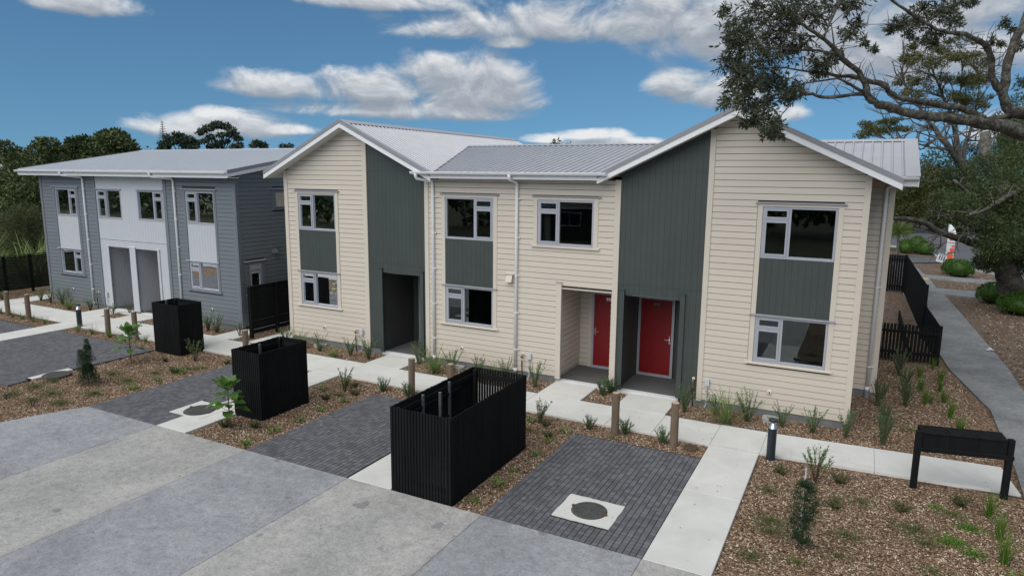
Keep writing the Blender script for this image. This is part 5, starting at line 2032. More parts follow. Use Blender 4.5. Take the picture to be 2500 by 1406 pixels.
PL = [
    # beds along the cream facade
    (TU, -11.24, -.62, 1.2, 'spiky green plant at the left foot of the left cream gable'),
    (SH, -11.95, -.55, 1.0, 'airy sage shrub at the outer left corner of the left cream gable'),
    (SH, -10.37, -.70, 1.0, 'airy sage shrub right of the spiky plant below the left gable window'),
    (TU, -9.57, -.96, .85, 'spiky tuft in the bed left of the left porch, before the garden tap'),
    (SH, -9.22, -.64, 1.05, 'airy sage shrub between the spiky tuft and the garden tap by the left porch'),
    (SH, -8.55, -.62, 1.15, 'airy sage shrub at the left post of the dark green left porch'),
    (SH, -6.95, -.34, 1.15, 'tall sage shrub at the right post of the dark green left porch'),
    (TU, -6.02, -.86, 1.45, 'largest spiky yellow-green plant by the first white downpipe'),
    (SH, -5.69, -.54, 1.15, 'airy sage shrub right of the spiky plant by the first white downpipe'),
    (SH, -4.9, -.45, 1.0, 'airy sage shrub right of the gully trap below the middle window'),
    (TU, -4.35, -.5, .95, 'spiky tuft behind the back corner of the largest bin enclosure'),
    (SH, -4.12, -.38, .95, 'airy sage shrub just left of the second white downpipe'),
    (SH, -3.12, -.60, 1.15, 'airy sage shrub left of the cream porch post'),
    (HB, -1.38, -.38, 1.35, 'low dark green shrub in the small island between the red doors'),
    (HB, -1.25, -.12, 1.5, 'bushy dark green shrub against the wall in the island between the doors'),
    (CLM, .72, -.62, .95, 'dense upright shrub beside the tap right of the 99A porch'),
    (TU, 1.70, -.88, 1.6, 'big spiky green plant below the right gable window'),
    (SH, 1.40, -.48, 1.0, 'airy shrub behind the big spiky plant of the right gable'),
    (SH, 2.10, -.55, 1.2, 'airy shrub right of the big spiky plant of the right gable'),
    (SH, 2.83, -.52, 1.0, 'airy shrub right of the gully trap at the right gable'),
    (SH, 3.45, -.56, 1.0, 'airy shrub second from the right corner of the right gable'),
    (SH, 4.09, -.46, 1.0, 'airy shrub at the right corner of the right cream gable'),
    # side garden
    (CLM, 4.76, -.57, .95, 'dense upright grey-green shrub nearest the path in the side garden'),
    (CLM, 4.80, .55, .9, 'dense upright shrub second from the path in the left row of the side garden'),
    (CLM, 4.72, 2.05, 1.0, 'dense upright shrub against the wing corner in the side garden'),
    (CLM, 5.29, 2.35, 1.0, 'dense grey shrub at the front of the middle row of the side garden'),
    (CLM, 5.33, 3.6, 1.0, 'dense grey shrub in the middle of the middle row of the side garden'),
    (CLM, 5.27, 5.2, 1.15, 'tallest grey shrub before the low paling fence'),
    (GR, 5.71, 2.80, 1.0, 'bright grass tuft at the front of the inner grass row of the side garden'),
    (GR, 5.86, 2.9, .7, 'small grass tuft beside the front one of the inner grass row'),
    (GR, 5.70, 3.9, 1.0, 'bright grass tuft in the middle of the inner grass row'),
    (GR, 5.76, 5.3, 1.0, 'bright grass tuft at the back of the inner grass row'),
    (GR, 6.15, 4.1, .9, 'bright grass tuft beside the footpath, third from the back'),
    (GR, 6.23, 5.1, 1.1, 'bright grass tuft beside the footpath, second from the back'),
    (GR, 6.15, 6.45, .9, 'bright grass tuft at the foot of the low paling fence'),
    (GR, 6.14, 3.1, 1.0, 'bright grass tuft beside the footpath, third from the letterboxes'),
    (GR, 6.18, 1.95, 1.05, 'bright grass tuft beside the footpath, second from the letterboxes'),
    (GR, 6.24, .9, 1.1, 'bright grass tuft behind the letterbox bank'),
    # right front bed
    (GR, 6.22, -3.14, 1.15, 'bright grass tuft nearest the right letterbox post in the front bed'),
    (GR, 6.27, -3.89, 1.15, 'bright grass tuft, middle of three at the right edge of the front bed'),
    (GR, 6.21, -4.68, 1.2, 'bright grass tuft nearest the camera at the right edge of the front bed'),
    (WS, 3.66, -3.12, 1.0, 'wispy lime green shrub near the path light in the front bed'),
    (DW, 3.05, -3.05, 1.0, 'dull low weed clump left of the wispy shrub'),
    (DW, 4.05, -2.95, 1.0, 'dull low weed clump right of the wispy shrub'),
    (DW, 5.0, -3.6, 1.0, 'dull low weed clump in front of the left letterbox post'),
    (DW, 4.0, -4.0, 1.0, 'dull low weed clump behind the dark upright shrub'),
    (DW, 5.9, -2.9, 1.2, 'dull low weed clump under the letterbox bank'),
    # strips beside the nearest bay
    (WT, -1.92, -2.86, 1.0, 'twiggy dark-leaved shrub right behind the largest bin enclosure'),
    (DW, -1.72, -2.95, .9, 'low dull plant at the foot of the twiggy shrub behind the largest enclosure'),
    (HB, -.84, -2.68, 1.05, 'small dark shrub left of the timber bollard at the back of the nearest bay'),
    (HB, -.06, -2.58, 1.2, 'small dark shrub right of the timber bollard at the back of the nearest bay'),
    (HB, .75, -2.68, 1.1, 'small dark shrub left of the bollard with the rusty cover'),
    (LI, -1.20, -3.14, 1.0, 'bright lily clump at the back corner of the nearest bay'),
    (LI, -1.29, -3.70, .8, 'bright lily clump beside the nearest bay, second from the back'),
    (DW, -1.45, -3.5, .8, 'low dull plant between the two rear lilies of the nearest bay'),
    (LI, -1.25, -4.47, .9, 'bright lily clump beside the rear corner of the largest enclosure'),
    (LI, -1.30, -5.3, .7, 'small yellowing lily beside the middle of the largest enclosure'),
    (LI, -1.27, -5.98, 1.25, 'largest bright lily clump beside the largest enclosure'),
    (LI, -1.33, -6.70, .8, 'bright lily clump at the driveway end beside the largest enclosure'),
    (LI, -2.12, -2.9, 1.0, 'bright lily clump just behind the largest enclosure'),
    # bed around the middle enclosure
    (LI, -6.57, -6.82, 1.15, 'bright lily clump at the driveway end of the bed by the middle enclosure'),
    (LI, -6.63, -6.04, 1.2, 'bright lily clump in front of the middle bin enclosure'),
    (LI, -6.61, -5.35, .95, 'bright lily clump beside the middle enclosure, third from the driveway'),
    (LI, -6.65, -4.64, .9, 'bright lily clump beside the middle enclosure, fourth from the driveway'),
    (LI, -6.58, -3.88, .8, 'small bright lily clump at the back of the second bay'),
    (LI, -7.69, -3.43, 1.1, 'bright lily clump behind the middle enclosure by the path'),
    (WT, -7.14, -3.26, 1.05, 'twiggy shrub at the path corner behind the middle enclosure'),
    (HB, -6.31, -2.80, 1.2, 'small dark shrub by the path left of the bollard'),
    (HB, -5.50, -2.86, 1.2, 'small dark shrub at the foot of the timber bollard behind the second bay'),
    (DW, -7.12, -3.96, .9, 'dull low plant behind the middle enclosure, left one'),
    (DW, -6.71, -3.35, .9, 'dull low plant behind the second bay near the path'),
    (DW, -7.17, -2.85, .8, 'dull low plant by the path edge beside the twiggy shrub'),
    (DW, -7.15, -6.07, 1.0, 'dull low plant at the front corner of the middle enclosure'),
    (DW, -7.75, -6.35, 1.0, 'dull low plant at the foot of the nearer broad-leaved sapling'),
    # big bed at the left
    (LI, -11.91, -5.70, 1.2, 'bright lily clump beside the third bay, nearest the driveway'),
    (LI, -11.94, -4.98, 1.0, 'bright lily clump beside the third bay, second from the driveway'),
    (LI, -12.01, -4.26, 1.25, 'bright lily clump beside the third bay, third from the driveway'),
    (LI, -11.93, -3.68, 1.0, 'yellowing lily clump beside the third bay at its back end'),
    (WT, -12.74, -3.25, 1.1, 'light green shrub at the right corner of the small bin enclosure'),
    (BL, -13.75, -7.60, 1.0, 'black leaved grass plant at the left edge of the photo'),
    (BL, -12.62, -7.62, 1.1, 'black leaved grass plant in the mulch by the curved driveway edge'),
    (DW, -12.2, -4.3, 1.1, 'dull low plant behind the third lily of the left bed'),
    (DW, -13.4, -3.7, .8, 'dull low plant in front of the small bin enclosure'),
    (DW, -11.7, -3.0, .8, 'dull low plant by the path behind the third bay'),
    # grey house
    (SH, -26.1, -.30, 1.0, 'airy shrub at the outer left corner of the grey house'),
    (SH, -25.32, -.36, 1.0, 'airy shrub second from the left at the grey house wall'),
    (SH, -24.6, -.30, 1.2, 'airy shrub below the left window of the grey house'),
    (TU, -23.4, -.72, 1.1, 'spiky grass clump in the bed under the left window of the grey house'),
    (SH, -22.45, -.46, 1.0, 'airy shrub beside the left white downpipe of the grey house'),
    (WT, -20.95, -.5, .9, 'small leafy shrub in the narrow bed before the white porches'),
    (WT, -20.55, -.1, .8, 'small leafy shrub against the post between the white porches'),
    (SH, -15.63, -.52, 1.15, 'left of the two airy shrubs right of the small bin enclosure'),
    (SH, -15.13, -.56, 1.15, 'right of the two airy shrubs right of the small bin enclosure'),
    (WT, -13.95, -.6, .9, 'small leafy shrub at the end post of the middle slat fence'),
    (GS, -13.0, .3, .8, 'small pale tuft at the foot of the middle slat fence'),
    (GS, -19.3, -2.74, 1.0, 'grass tuft beside the navy path light of the grey house'),
    (GS, -18.52, -2.70, 1.1, 'grass tuft between the path light and the bollard of the grey house'),
    (GS, -17.55, -2.75, 1.1, 'grass tuft at the foot of the bollard right of the path light'),
    (GS, -16.0, -2.55, 1.0, 'grass tuft left of the small bin enclosure'),
    (GS, -23.69, -2.58, 1.0, 'grass tuft right of the leftmost timber bollard'),
    (GS, -22.95, -2.63, 1.0, 'grass tuft left of the second timber bollard'),
    (GS, -22.14, -2.66, 1.0, 'grass tuft right of the second timber bollard'),
    (GS, -21.44, -2.65, 1.1, 'grass tuft at the corner of the path strip by the grey house'),
    (GS, -24.75, -2.47, 1.0, 'grass tuft at the left edge beyond the leftmost bollard'),
    (SH, -27.9, -.9, .7, 'airy shrub at the foot of the left slat fence'),
    (GS, -28.3, -2.0, .9, 'dry tuft at the foot of the left slat fence'),
]
GRP = {id(SH): 'young airy shrubs', id(TU): 'spiky plants along the walls', id(GR): 'bright grass tufts', id(GS): 'grass tufts by the grey house', id(LI): 'lily clumps in the mulch',
       id(HB): 'small dark shrubs', id(CLM): 'dense upright shrubs', id(WT): 'twiggy leafy shrubs', id(DW): 'low dull plants in the mulch', id(BL): 'black leaved grass plants'}
for i, (pool, x, y, s, lab) in enumerate(PL):
    place(pool[i % len(pool)], used, x, y, lab, s, group=GRP.get(id(pool)))
for pool in (SH, TU, GR, GS, LI, HB, CLM, WS, WT, DW, BL):
    for o in pool:
        if o.name not in used:
            for ch in list(o.children):
                bpy.data.objects.remove(ch)
            bpy.data.objects.remove(o)

broadleaf_sapling('broad-leaved sapling with big glossy leaves beside the middle bin enclosure', -7.57, -6.37, .98, 5)
broadleaf_sapling('broad-leaved sapling with big glossy leaves left of the small bin enclosure', -14.03, -4.32, 1.02, 11)
random.seed(31)
# young conifer
t = thing('conifer_sapling', 'dark young conifer with two leaders in the big left mulch bed', 'conifer', (-13.2, -6.0, 0))
s, f = MB(), MB()
s.tube([(-13.2, -6, -.08, .014), (-13.19, -6, .5, .009), (-13.15, -5.98, 1.06, .003)], 6)
s.tube([(-13.2, -6, .25, .008), (-13.33, -6.05, .5, .006), (-13.36, -6.06, .78, .002)], 6)


def sprig(cx, cy, z0, z1, r0, n_):
    for i in range(n_):
        u = random.random()
        z = z0 + (z1 - z0) * u
        a = random.uniform(0, 6.28)
        rr = r0 * (1 - u * .75) * random.uniform(.3, 1)
        d = Vector((math.cos(a), math.sin(a), random.uniform(.5, 1.3)))
        f.leaf((cx + rr * math.cos(a), cy + rr * math.sin(a), z), d, random.uniform(.035, .06), .016, fold=.3)


sprig(-13.18, -6, .0, .48, .32, 2600)
sprig(-13.17, -5.99, .40, .72, .12, 420)
sprig(-13.16, -5.98, .55, .98, .19, 1000)
sprig(-13.15, -5.98, .85, 1.14, .09, 350)
sprig(-13.32, -6.06, .3, .86, .15, 900)
s.build('stem', M['stem'], t)
f.build('foliage', M['l_con'], t)
# dark upright shrub with its stake
t = thing('upright_shrub', 'dark glossy upright shrub standing alone in the right front bed', 'shrub', (3.62, -5.68, 0))
s, f = MB(), MB()
s.tube([(3.62, -5.68, -.08, .016), (3.63, -5.68, .5, .012), (3.60, -5.67, .95, .004)], 6)
for z, r in ((.12, .14), (.25, .24), (.36, .22), (.48, .19), (.6, .24), (.68, .26), (.80, .2), (.9, .16), (.98, .10)):
    for k in range(7):
        a = random.uniform(0, 6.28)
        cx, cy = 3.62 + r * .6 * math.cos(a), -5.68 + r * .6 * math.sin(a)
        s.tube([(3.62, -5.68, z - .05, .004), (cx, cy, z + .03, .003)], 4, False)
        for i in range(85):
            d = rnd_dir(-.4, 1)
            f.leaf(Vector((cx, cy, z)) + d * random.uniform(.01, r * .55), d + Vector((0, 0, .4)), random.uniform(.02, .034), .017, fold=.2)
s.build('stem', M['stem'], t)
f.build('foliage', M['l_top'], t)
st_ = MB()
st_.tube([(3.56, -5.2, -.1, .011), (3.58, -5.2, 1.05, .011)], 8)
tag(st_.build('garden_stake', M['box']), 'thin pale garden stake behind the dark upright shrub', 'stake')


# ================================================================== trees: limbs as (x, y, z, radius), crowns as clumps (x, y, z, radius)
TREE = {
    'limb_low': [(7.45, 2.92, 6.13, 0.25), (6.88, 2.2, 6.31, 0.22), (6.29, 1.58, 6.46, 0.19), (5.96, 1.18, 6.49, 0.18), (5.35, 0.53, 6.54, 0.15), (4.99, 0.12, 6.55, 0.14), (4.64, -0.28, 6.59, 0.13), (4.3, -0.67, 6.67, 0.12), (4.08, -0.89, 6.71, 0.11), (3.91, -1.07, 6.84, 0.1), (3.84, -1.18, 7.07, 0.085), (3.73, -1.31, 7.26, 0.08), (3.49, -1.64, 7.42, 0.07), (3.38, -1.78, 7.56, 0.065), (3.12, -2.11, 7.77, 0.055), (2.94, -2.29, 7.88, 0.045), (2.67, -2.63, 8.05, 0.03), (2.42, -2.83, 8.27, 0.02)],
    'limb_b': [(3.85, -1.09, 6.9, 0.06), (3.48, -1.53, 6.83, 0.05), (3.18, -1.8, 6.79, 0.045), (3.01, -2, 6.84, 0.04), (2.81, -2.22, 6.81, 0.034), (2.45, -2.65, 6.72, 0.024), (2.21, -2.92, 6.55, 0.016), (1.91, -3.2, 6.5, 0.01)],
    'limb_c': [(6.02, 1.22, 6.55, 0.12), (5.61, 0.94, 6.75, 0.1), (5.16, 0.48, 6.8, 0.09), (4.8, 0.19, 6.84, 0.085), (4.45, -0.21, 6.89, 0.08), (4.28, -0.4, 6.97, 0.075), (4.17, -0.55, 7.1, 0.075), (3.81, -0.94, 7.18, 0.07), (3.59, -1.16, 7.23, 0.055), (3.36, -1.4, 7.21, 0.045), (3.11, -1.75, 7.24, 0.035), (2.8, -2.14, 7.24, 0.028), (2.53, -2.39, 7.28, 0.02), (2.14, -2.72, 7.22, 0.012)],
    'limb_d': [(3.84, -1.1, 6.92, 0.05), (3.61, -1.3, 7.05, 0.04), (3.38, -1.52, 7.15, 0.03), (3.03, -1.94, 7.06, 0.02), (2.72, -2.23, 6.98, 0.012)],
    'limb_e': [(3.35, -1.8, 7.54, 0.04), (3.06, -2.18, 7.56, 0.032), (2.68, -2.61, 7.53, 0.024), (2.29, -3.04, 7.54, 0.015), (1.9, -3.41, 7.28, 0.008)],
    'limb_f': [(2.99, -2.28, 7.78, 0.035), (2.67, -2.68, 7.78, 0.028), (2.39, -2.91, 7.94, 0.018), (2.04, -3.32, 7.94, 0.01)],
    'limb_g': [(7.45, 3.25, 6.72, 0.22), (6.88, 2.51, 6.73, 0.19), (6.59, 2.12, 6.72, 0.17), (6.45, 1.97, 6.91, 0.15), (6.37, 1.86, 7.14, 0.14), (6.39, 1.87, 7.73, 0.13), (6.48, 1.89, 8.2, 0.12), (6.59, 1.89, 8.51, 0.11), (6.71, 1.85, 9.15, 0.09)],
    'limb_h': [(6.37, 1.86, 7.11, 0.1), (6.23, 1.69, 7.24, 0.1), (6.1, 1.55, 7.46, 0.095), (6.08, 1.48, 7.72, 0.09), (5.93, 1.21, 7.95, 0.085), (5.71, 0.9, 8.07, 0.08), (5.48, 0.56, 8.13, 0.07), (5.16, 0.16, 8.11, 0.055), (4.95, -0.06, 8.14, 0.045), (4.56, -0.57, 8.31, 0.045), (4.26, -0.93, 8.46, 0.04), (3.95, -1.28, 8.66, 0.035)],
    'limb_i': [(6.59, 2.12, 6.7, 0.09), (6.28, 1.71, 6.59, 0.08), (6.01, 1.33, 6.54, 0.08)],
    'limb_j': [(2.81, -2.22, 6.81, 0.02), (2.52, -2.57, 6.38, 0.014), (2.37, -2.79, 6.22, 0.009)],
    'limb_k': [(3.12, -2.11, 7.77, 0.03), (3.25, -2.08, 8.14, 0.025), (3.33, -2.1, 8.4, 0.02)],
    'limb_l': [(3.3, -1.81, 7.63, 0.02), (3.22, -1.89, 8.04, 0.016), (3.49, -1.81, 8.31, 0.01)],
    'limb_m': [(4.95, -0.06, 8.14, 0.02), (4.34, -0.6, 8.18, 0.014), (4.07, -0.85, 8.17, 0.01), (3.57, -1.47, 8.08, 0.006)],
    'OVER_CL': [(1.89, -3.59, 7.84, 0.306), (2.09, -2.82, 8.17, 0.356), (2.42, -2.74, 8.09, 0.354), (2.73, -1.99, 8.35, 0.368), (2.93, -1.78, 8.2, 0.26), (1.88, -3.96, 7.48, 0.252), (2.13, -3.75, 7.47, 0.334), (2.25, -2.27, 7.84, 0.333), (2.63, -2.72, 7.87, 0.247), (1.84, -3.81, 7.19, 0.216), (1.9, -2.54, 7.3, 0.333), (2.29, -2.91, 7.32, 0.319), (2.52, -2.05, 7.58, 0.299), (2.81, -2.26, 7.66, 0.218), (1.88, -3.21, 6.9, 0.27), (2.22, -3.6, 6.8, 0.306), (2.41, -2.6, 7.01, 0.327), (2.6, -2.06, 6.96, 0.263), (3.08, -1.98, 7.34, 0.236), (3.25, -1.45, 7.47, 0.213), (3.08, -1.79, 7.21, 0.165), (1.96, -4.1, 6.53, 0.199), (2.07, -2.89, 6.59, 0.275), (2.33, -2.85, 6.64, 0.252), (2.33, -3.35, 6.36, 0.264), (2.55, -3.57, 6.2, 0.231), (2.51, -2.35, 6.16, 0.179), (2.15, -3.32, 6.26, 0.169), (2.39, -2.72, 6.08, 0.146), (3.21, -1.02, 8.61, 0.347), (3.53, -0.95, 8.54, 0.269), (3.58, -0.67, 8.24, 0.173), (3.49, -1.6, 7.86, 0.193), (3.74, -0.76, 7.88, 0.125), (3.91, -1.15, 7.68, 0.068), (1.53, -2.81, 8.22, 0.145), (2.62, -2.08, 6.74, 0.15), (2.83, -3.01, 6.77, 0.153), (1.99, -3.85, 6.98, 0.201), (2, -3.55, 7.64, 0.238), (2.17, -2.35, 7.06, 0.261), (4.34, -0.41, 8.22, 0.202), (4.63, 0.11, 8.34, 0.334), (4.97, 0.24, 8.43, 0.301), (5.26, 0.72, 8.36, 0.243), (4.93, 0.18, 8.06, 0.175), (4.72, -0.12, 7.96, 0.141), (4.22, -0.46, 8.12, 0.125), (5.37, 1.04, 8.86, 0.197), (5.59, 1.56, 8.9, 0.135), (5.15, 0.82, 8.66, 0.229), (4.73, 0.57, 8.65, 0.204), (4.48, 0.09, 8.12, 0.144), (4.94, 0.7, 7.99, 0.099), (6.26, 1.99, 8.53, 0.102), (6.05, 1.22, 8.01, 0.18), (6.67, 2.5, 8.14, 0.156), (6.76, 2.49, 7.36, 0.175), (6.46, 2.4, 8.49, 0.087)],
    't2a': [(9.98, 18.01, -0.7, 0.55), (9.87, 18.05, -0.2, 0.48), (9.67, 17.95, 1, 0.42), (9.34, 17.69, 1.77, 0.4), (8.9, 17.33, 2.28, 0.3), (8.39, 16.91, 2.67, 0.163), (7.58, 16.1, 2.98, 0.136), (6.65, 15.22, 3.32, 0.122), (6.18, 14.81, 3.64, 0.109), (5.6, 14.31, 3.8, 0.088), (4.81, 13.45, 3.85, 0.068)],
    't2b': [(9.48, 17.85, 1.59, 0.36), (9.72, 18.51, 2.64, 0.3), (9.95, 19.11, 3.97, 0.25), (10.15, 19.76, 5.66, 0.2), (9.71, 19.83, 7.18, 0.1)],
    't2c': [(9.07, 17.51, 2.16, 0.2), (8.62, 17.16, 3.36, 0.16), (7.88, 16.54, 4.5, 0.11), (7.05, 15.8, 5.29, 0.06)],
    't2d': [(9.99, 17.08, 5.17, 0.16), (9.4, 16.52, 5.04, 0.14), (8.68, 15.72, 4.62, 0.11), (8, 15.05, 4.16, 0.09), (7.43, 14.38, 3.98, 0.05)],
    't2e': [(8.54, 16.98, 2.63, 0.12), (7.98, 16.38, 3.38, 0.08), (7.17, 15.6, 3.88, 0.05), (6.42, 15.02, 4.11, 0.03)],
    't2f': [(6.65, 15.22, 3.32, 0.06), (6.46, 14.94, 2.93, 0.05), (6.62, 14.85, 2.66, 0.035), (6.94, 14.96, 2.96, 0.025)],
    't2g': [(7.58, 16.1, 2.98, 0.06), (7.88, 16.1, 3.4, 0.05), (7.76, 15.99, 3.72, 0.035), (7.39, 15.54, 3.01, 0.025), (7.28, 15.27, 2.47, 0.015)],
    't3a': [(12.85, 64.15, 5.62, 0.768), (12.28, 64.09, 6.8, 0.658), (10.99, 63.25, 8.15, 0.512), (9.55, 62.21, 9.87, 0.366), (8.32, 61.23, 11.37, 0.238), (7.1, 60.53, 13.25, 0.128), (5.68, 59.8, 15.49, 0.055)],
    't3b': [(12.01, 64, 7.11, 0.512), (11.47, 64.12, 9.16, 0.439), (10.95, 64.22, 11.14, 0.329), (9.85, 64.1, 13.5, 0.183), (8.55, 63.95, 16.26, 0.073)],
    't3c': [(12.21, 64.06, 6.88, 0.366), (12.33, 64.48, 8.78, 0.274), (12.76, 65.09, 10.76, 0.183), (13.02, 65.82, 13.93, 0.11), (12.92, 66.38, 17.1, 0.055)],
    't3d': [(10.99, 63.25, 8.15, 0.219), (9.14, 61.49, 8.3, 0.146), (7.3, 59.8, 8.82, 0.073), (5.89, 58.68, 8.98, 0.037)],
    't3e': [(9.55, 62.21, 9.87, 0.183), (7.52, 60.66, 10.59, 0.11), (5.95, 59.79, 12.47, 0.055)],
    't3f': [(10.95, 64.22, 11.14, 0.183), (11.42, 64.99, 13.92, 0.11), (11.36, 65.49, 16.69, 0.055)],
    'stump': [(14.85, 59, 5.99, 0.768), (13.97, 58.68, 6.7, 0.731), (13.26, 58.44, 7.42, 0.658), (13.07, 58.55, 8.51, 0.603), (13.06, 58.72, 9.41, 0.567)],
    'T2_CL': [(8.63, 15.84, 2.82, 0.71), (9.63, 18.4, 3.32, 1.01), (8.95, 17.92, 3.82, 0.75), (9.06, 16.8, 5, 0.96), (9.52, 17.89, 5.96, 0.98), (8.68, 16.59, 2.1, 0.46), (8.4, 16.98, 2.04, 0.3), (9.68, 18.09, 2.34, 0.67), (9.6, 16.52, 4.39, 0.94), (8.84, 15.72, 3.15, 0.78), (9.44, 18.02, 1.99, 0.42), (10.06, 17.38, 2.76, 0.97), (10, 18.11, 2.02, 0.67), (8.22, 15.44, 3.77, 0.39), (8.02, 16.72, 4.66, 0.65), (9.53, 18.73, 7.12, 0.83), (7.41, 15.75, 4.35, 0.56), (6.86, 17.45, 4.45, 0.51), (8.54, 18.46, 5.8, 0.76)],
    'T3_CL': [(6.39, 63.48, 16.72, 1.01), (7.5, 63.94, 16.33, 1.41), (8.64, 60.42, 16.13, 1.53), (10.31, 61.5, 16.54, 1.53), (12.07, 65.87, 16.7, 1.4), (7.95, 62.88, 14.62, 1.2), (9.69, 63.48, 14.6, 1.39), (11.29, 62.62, 14.41, 1.55), (10.51, 63.31, 13.01, 1.58), (11.95, 63.99, 12.63, 1.38), (6.16, 61.23, 14.51, 0.79), (6.88, 59.41, 13.14, 0.77), (12.7, 64, 14.88, 1.1), (10.68, 63.37, 17.92, 0.98), (9.09, 64.01, 17.77, 0.88), (4.09, 61.21, 10.12, 1.13), (3.41, 60.57, 9.7, 1.01), (5.16, 59.64, 9.81, 0.99), (5.78, 59.66, 10.56, 0.71), (6.48, 59.13, 10.13, 0.77), (13.02, 61.89, 12.39, 0.95), (4.72, 57.17, 10.42, 0.46), (6.92, 61.67, 17.55, 0.63)],
    'T4_CL': [(7.05, 61.11, 4.76, 1.61), (8.37, 61.35, 5.57, 1.79), (10.29, 63.61, 5.19, 2.03), (12, 63.32, 4.82, 2), (14.01, 64.11, 5.63, 2.39), (15.84, 66.98, 7.65, 2.23), (17.62, 70.44, 8.57, 2.3), (16.58, 69.82, 10.99, 1.87), (17.51, 70.46, 12.63, 1.66), (8.58, 61.62, 3.59, 1.2), (10.2, 64.51, 6.8, 1.64), (7.59, 61.2, 2.78, 1.01), (11.79, 62.99, 3.23, 1.6), (13.49, 63.65, 3.65, 1.79), (13.34, 63.76, 2.06, 1), (6.91, 63.96, 3.49, 1.05), (12.82, 67.37, 7.68, 1.46)],
    'TL_round': [(-96.6, 47.78, 8.48, 2.58), (-98.63, 47.42, 7.88, 2.47), (-96.23, 49.1, 8.22, 2.17), (-98.34, 49.31, 9.78, 2), (-95.28, 49.04, 7.3, 1.55), (-99.3, 48.61, 9.45, 1.87), (-95.02, 44.22, 6.89, 1.78), (-93.07, 48.19, 6.68, 1.09), (-97.5, 49.11, 6.39, 2.5)],
    'TL_roundb': [(-99.38, 44.64, 8.98, 1.33), (-100.2, 44.12, 7.78, 1.69), (-97.61, 44.25, 9.53, 0.9), (-96.03, 43.77, 8.04, 1.48), (-97.13, 42.22, 9.14, 0.88), (-98.87, 43.8, 6.29, 1.8)],
    'TL_c': [(-92.32, 36.54, 8.57, 1.19), (-92.17, 35.47, 8.78, 0.8), (-93.39, 38.09, 7.83, 1.11), (-92.01, 34.76, 7.45, 1.33), (-93.53, 37.01, 6.72, 1.65), (-91.2, 37, 6.45, 1.2)],
    'TL_d': [(-90.98, 30.76, 8.07, 0.91), (-94.75, 33.72, 7.43, 0.96), (-89.49, 30.56, 6.56, 1.01), (-94.37, 32.05, 6.86, 1.05), (-88.06, 30.93, 6.07, 1.11), (-88.24, 31.95, 6.09, 1.02)],
    'PINE1': [(-172.36, 111.05, 12.53, 1.39), (-172.44, 110.37, 11.37, 1.62), (-169.73, 111.14, 13.63, 1.61), (-170.44, 114.35, 14.93, 1.63), (-165.22, 112.99, 14.22, 1.37), (-165.37, 114.98, 13.18, 1.62), (-168.8, 114.91, 12.65, 1.63), (-164.28, 113.39, 11.98, 1.38), (-170.4, 113.08, 15.66, 0.93), (-174.01, 111, 13.11, 0.93), (-170.48, 110.51, 14.73, 1.03), (-167.75, 113.28, 13.7, 1.15), (-167, 114.8, 11.83, 1.05)],
    'PINE2': [(-162.39, 117.68, 17.58, 1.39), (-159.91, 118.46, 18.36, 1.62), (-158.34, 119.91, 18.08, 1.39), (-155.44, 119.48, 16.86, 1.15), (-164.71, 117.41, 16.7, 1.17), (-156.4, 121.62, 15.88, 0.93), (-161.94, 117.79, 14.97, 1.16), (-157.72, 117.82, 15.47, 1.15), (-162.92, 116.45, 13.79, 0.93), (-159.12, 117.43, 13.21, 1.38), (-153.86, 120.07, 14.62, 1.15), (-155.52, 122.08, 12.8, 0.94), (-162.9, 118.37, 12.39, 1.05), (-153.47, 118.86, 12.09, 1.38), (-158.94, 120.09, 13.9, 1.05), (-157.18, 120.15, 15.58, 0.93), (-163.85, 115.76, 16.03, 0.81)],
    'PINE3': [(-149.5, 123.02, 13.34, 1.04), (-148.57, 123.91, 12.92, 1.04), (-152.01, 123.78, 12.84, 0.82), (-147.41, 124, 12.45, 0.69)],
    'PINE4': [(-143.13, 126.27, 12.5, 0.69), (-141.85, 127.8, 12.66, 0.81), (-142.89, 127.26, 12.42, 0.7)],
    'SMALL5': [(-20.58, 40.07, 8.14, 0.36), (-21.25, 40.69, 8.07, 0.26)],
    'SMALL6': [(-19.49, 40.28, 8.07, 0.18)],
    'SCRUB': [(-70.39, 20.51, 3.94, 1.6), (-60.53, 17.01, 4.46, 1.42), (-65.59, 20.99, 4.39, 1.36), (-59.3, 19.05, 4.83, 1.08), (-70.06, 20.5, 1.96, 2.01), (-59.8, 17.11, 2.72, 1.59), (-69.72, 20.3, 5.13, 1.19), (-62.78, 22.1, 5.19, 0.97), (-62.87, 23.7, 5.39, 0.99), (-69.42, 21.63, 5.53, 1.01), (-61.02, 19.01, 5.35, 0.91), (-65.15, 17.03, 1.49, 1.48), (-60.28, 23.72, 5.6, 0.78)],
    'MANUKA': [(-41.04, 6.91, 2.53, 0.87), (-41.94, 6.64, 2.13, 0.87), (-40.58, 7.2, 2.16, 0.7), (-41.17, 6.9, 1.78, 1), (-40.3, 7.24, 1.67, 0.62), (-42.62, 6.57, 1.48, 0.76), (-40.91, 6.47, 1.08, 0.86)],
}


def limb(parent, pts, m, name='limb', n=9, rough=.10, sub=3, thin=1.0):
    pts = [(p[0], p[1], p[2], p[3] * thin) for p in pts]
    """smooth the given polyline a little and give it knots"""
    P = []
    for (a, b) in zip(pts[:-1], pts[1:]):
        for i in range(sub):
            t_ = i / sub
            q = [a[k] + (b[k] - a[k]) * t_ for k in range(4)]
            if i:
                for k in range(3):
                    q[k] += random.uniform(-.25, .25) * q[3]
            q[3] *= random.uniform(.92, 1.08)
            P.append(tuple(q))
    P.append(tuple(pts[-1]))
    return MB().tube(P, n, True, rough).build(name, m, parent, True)


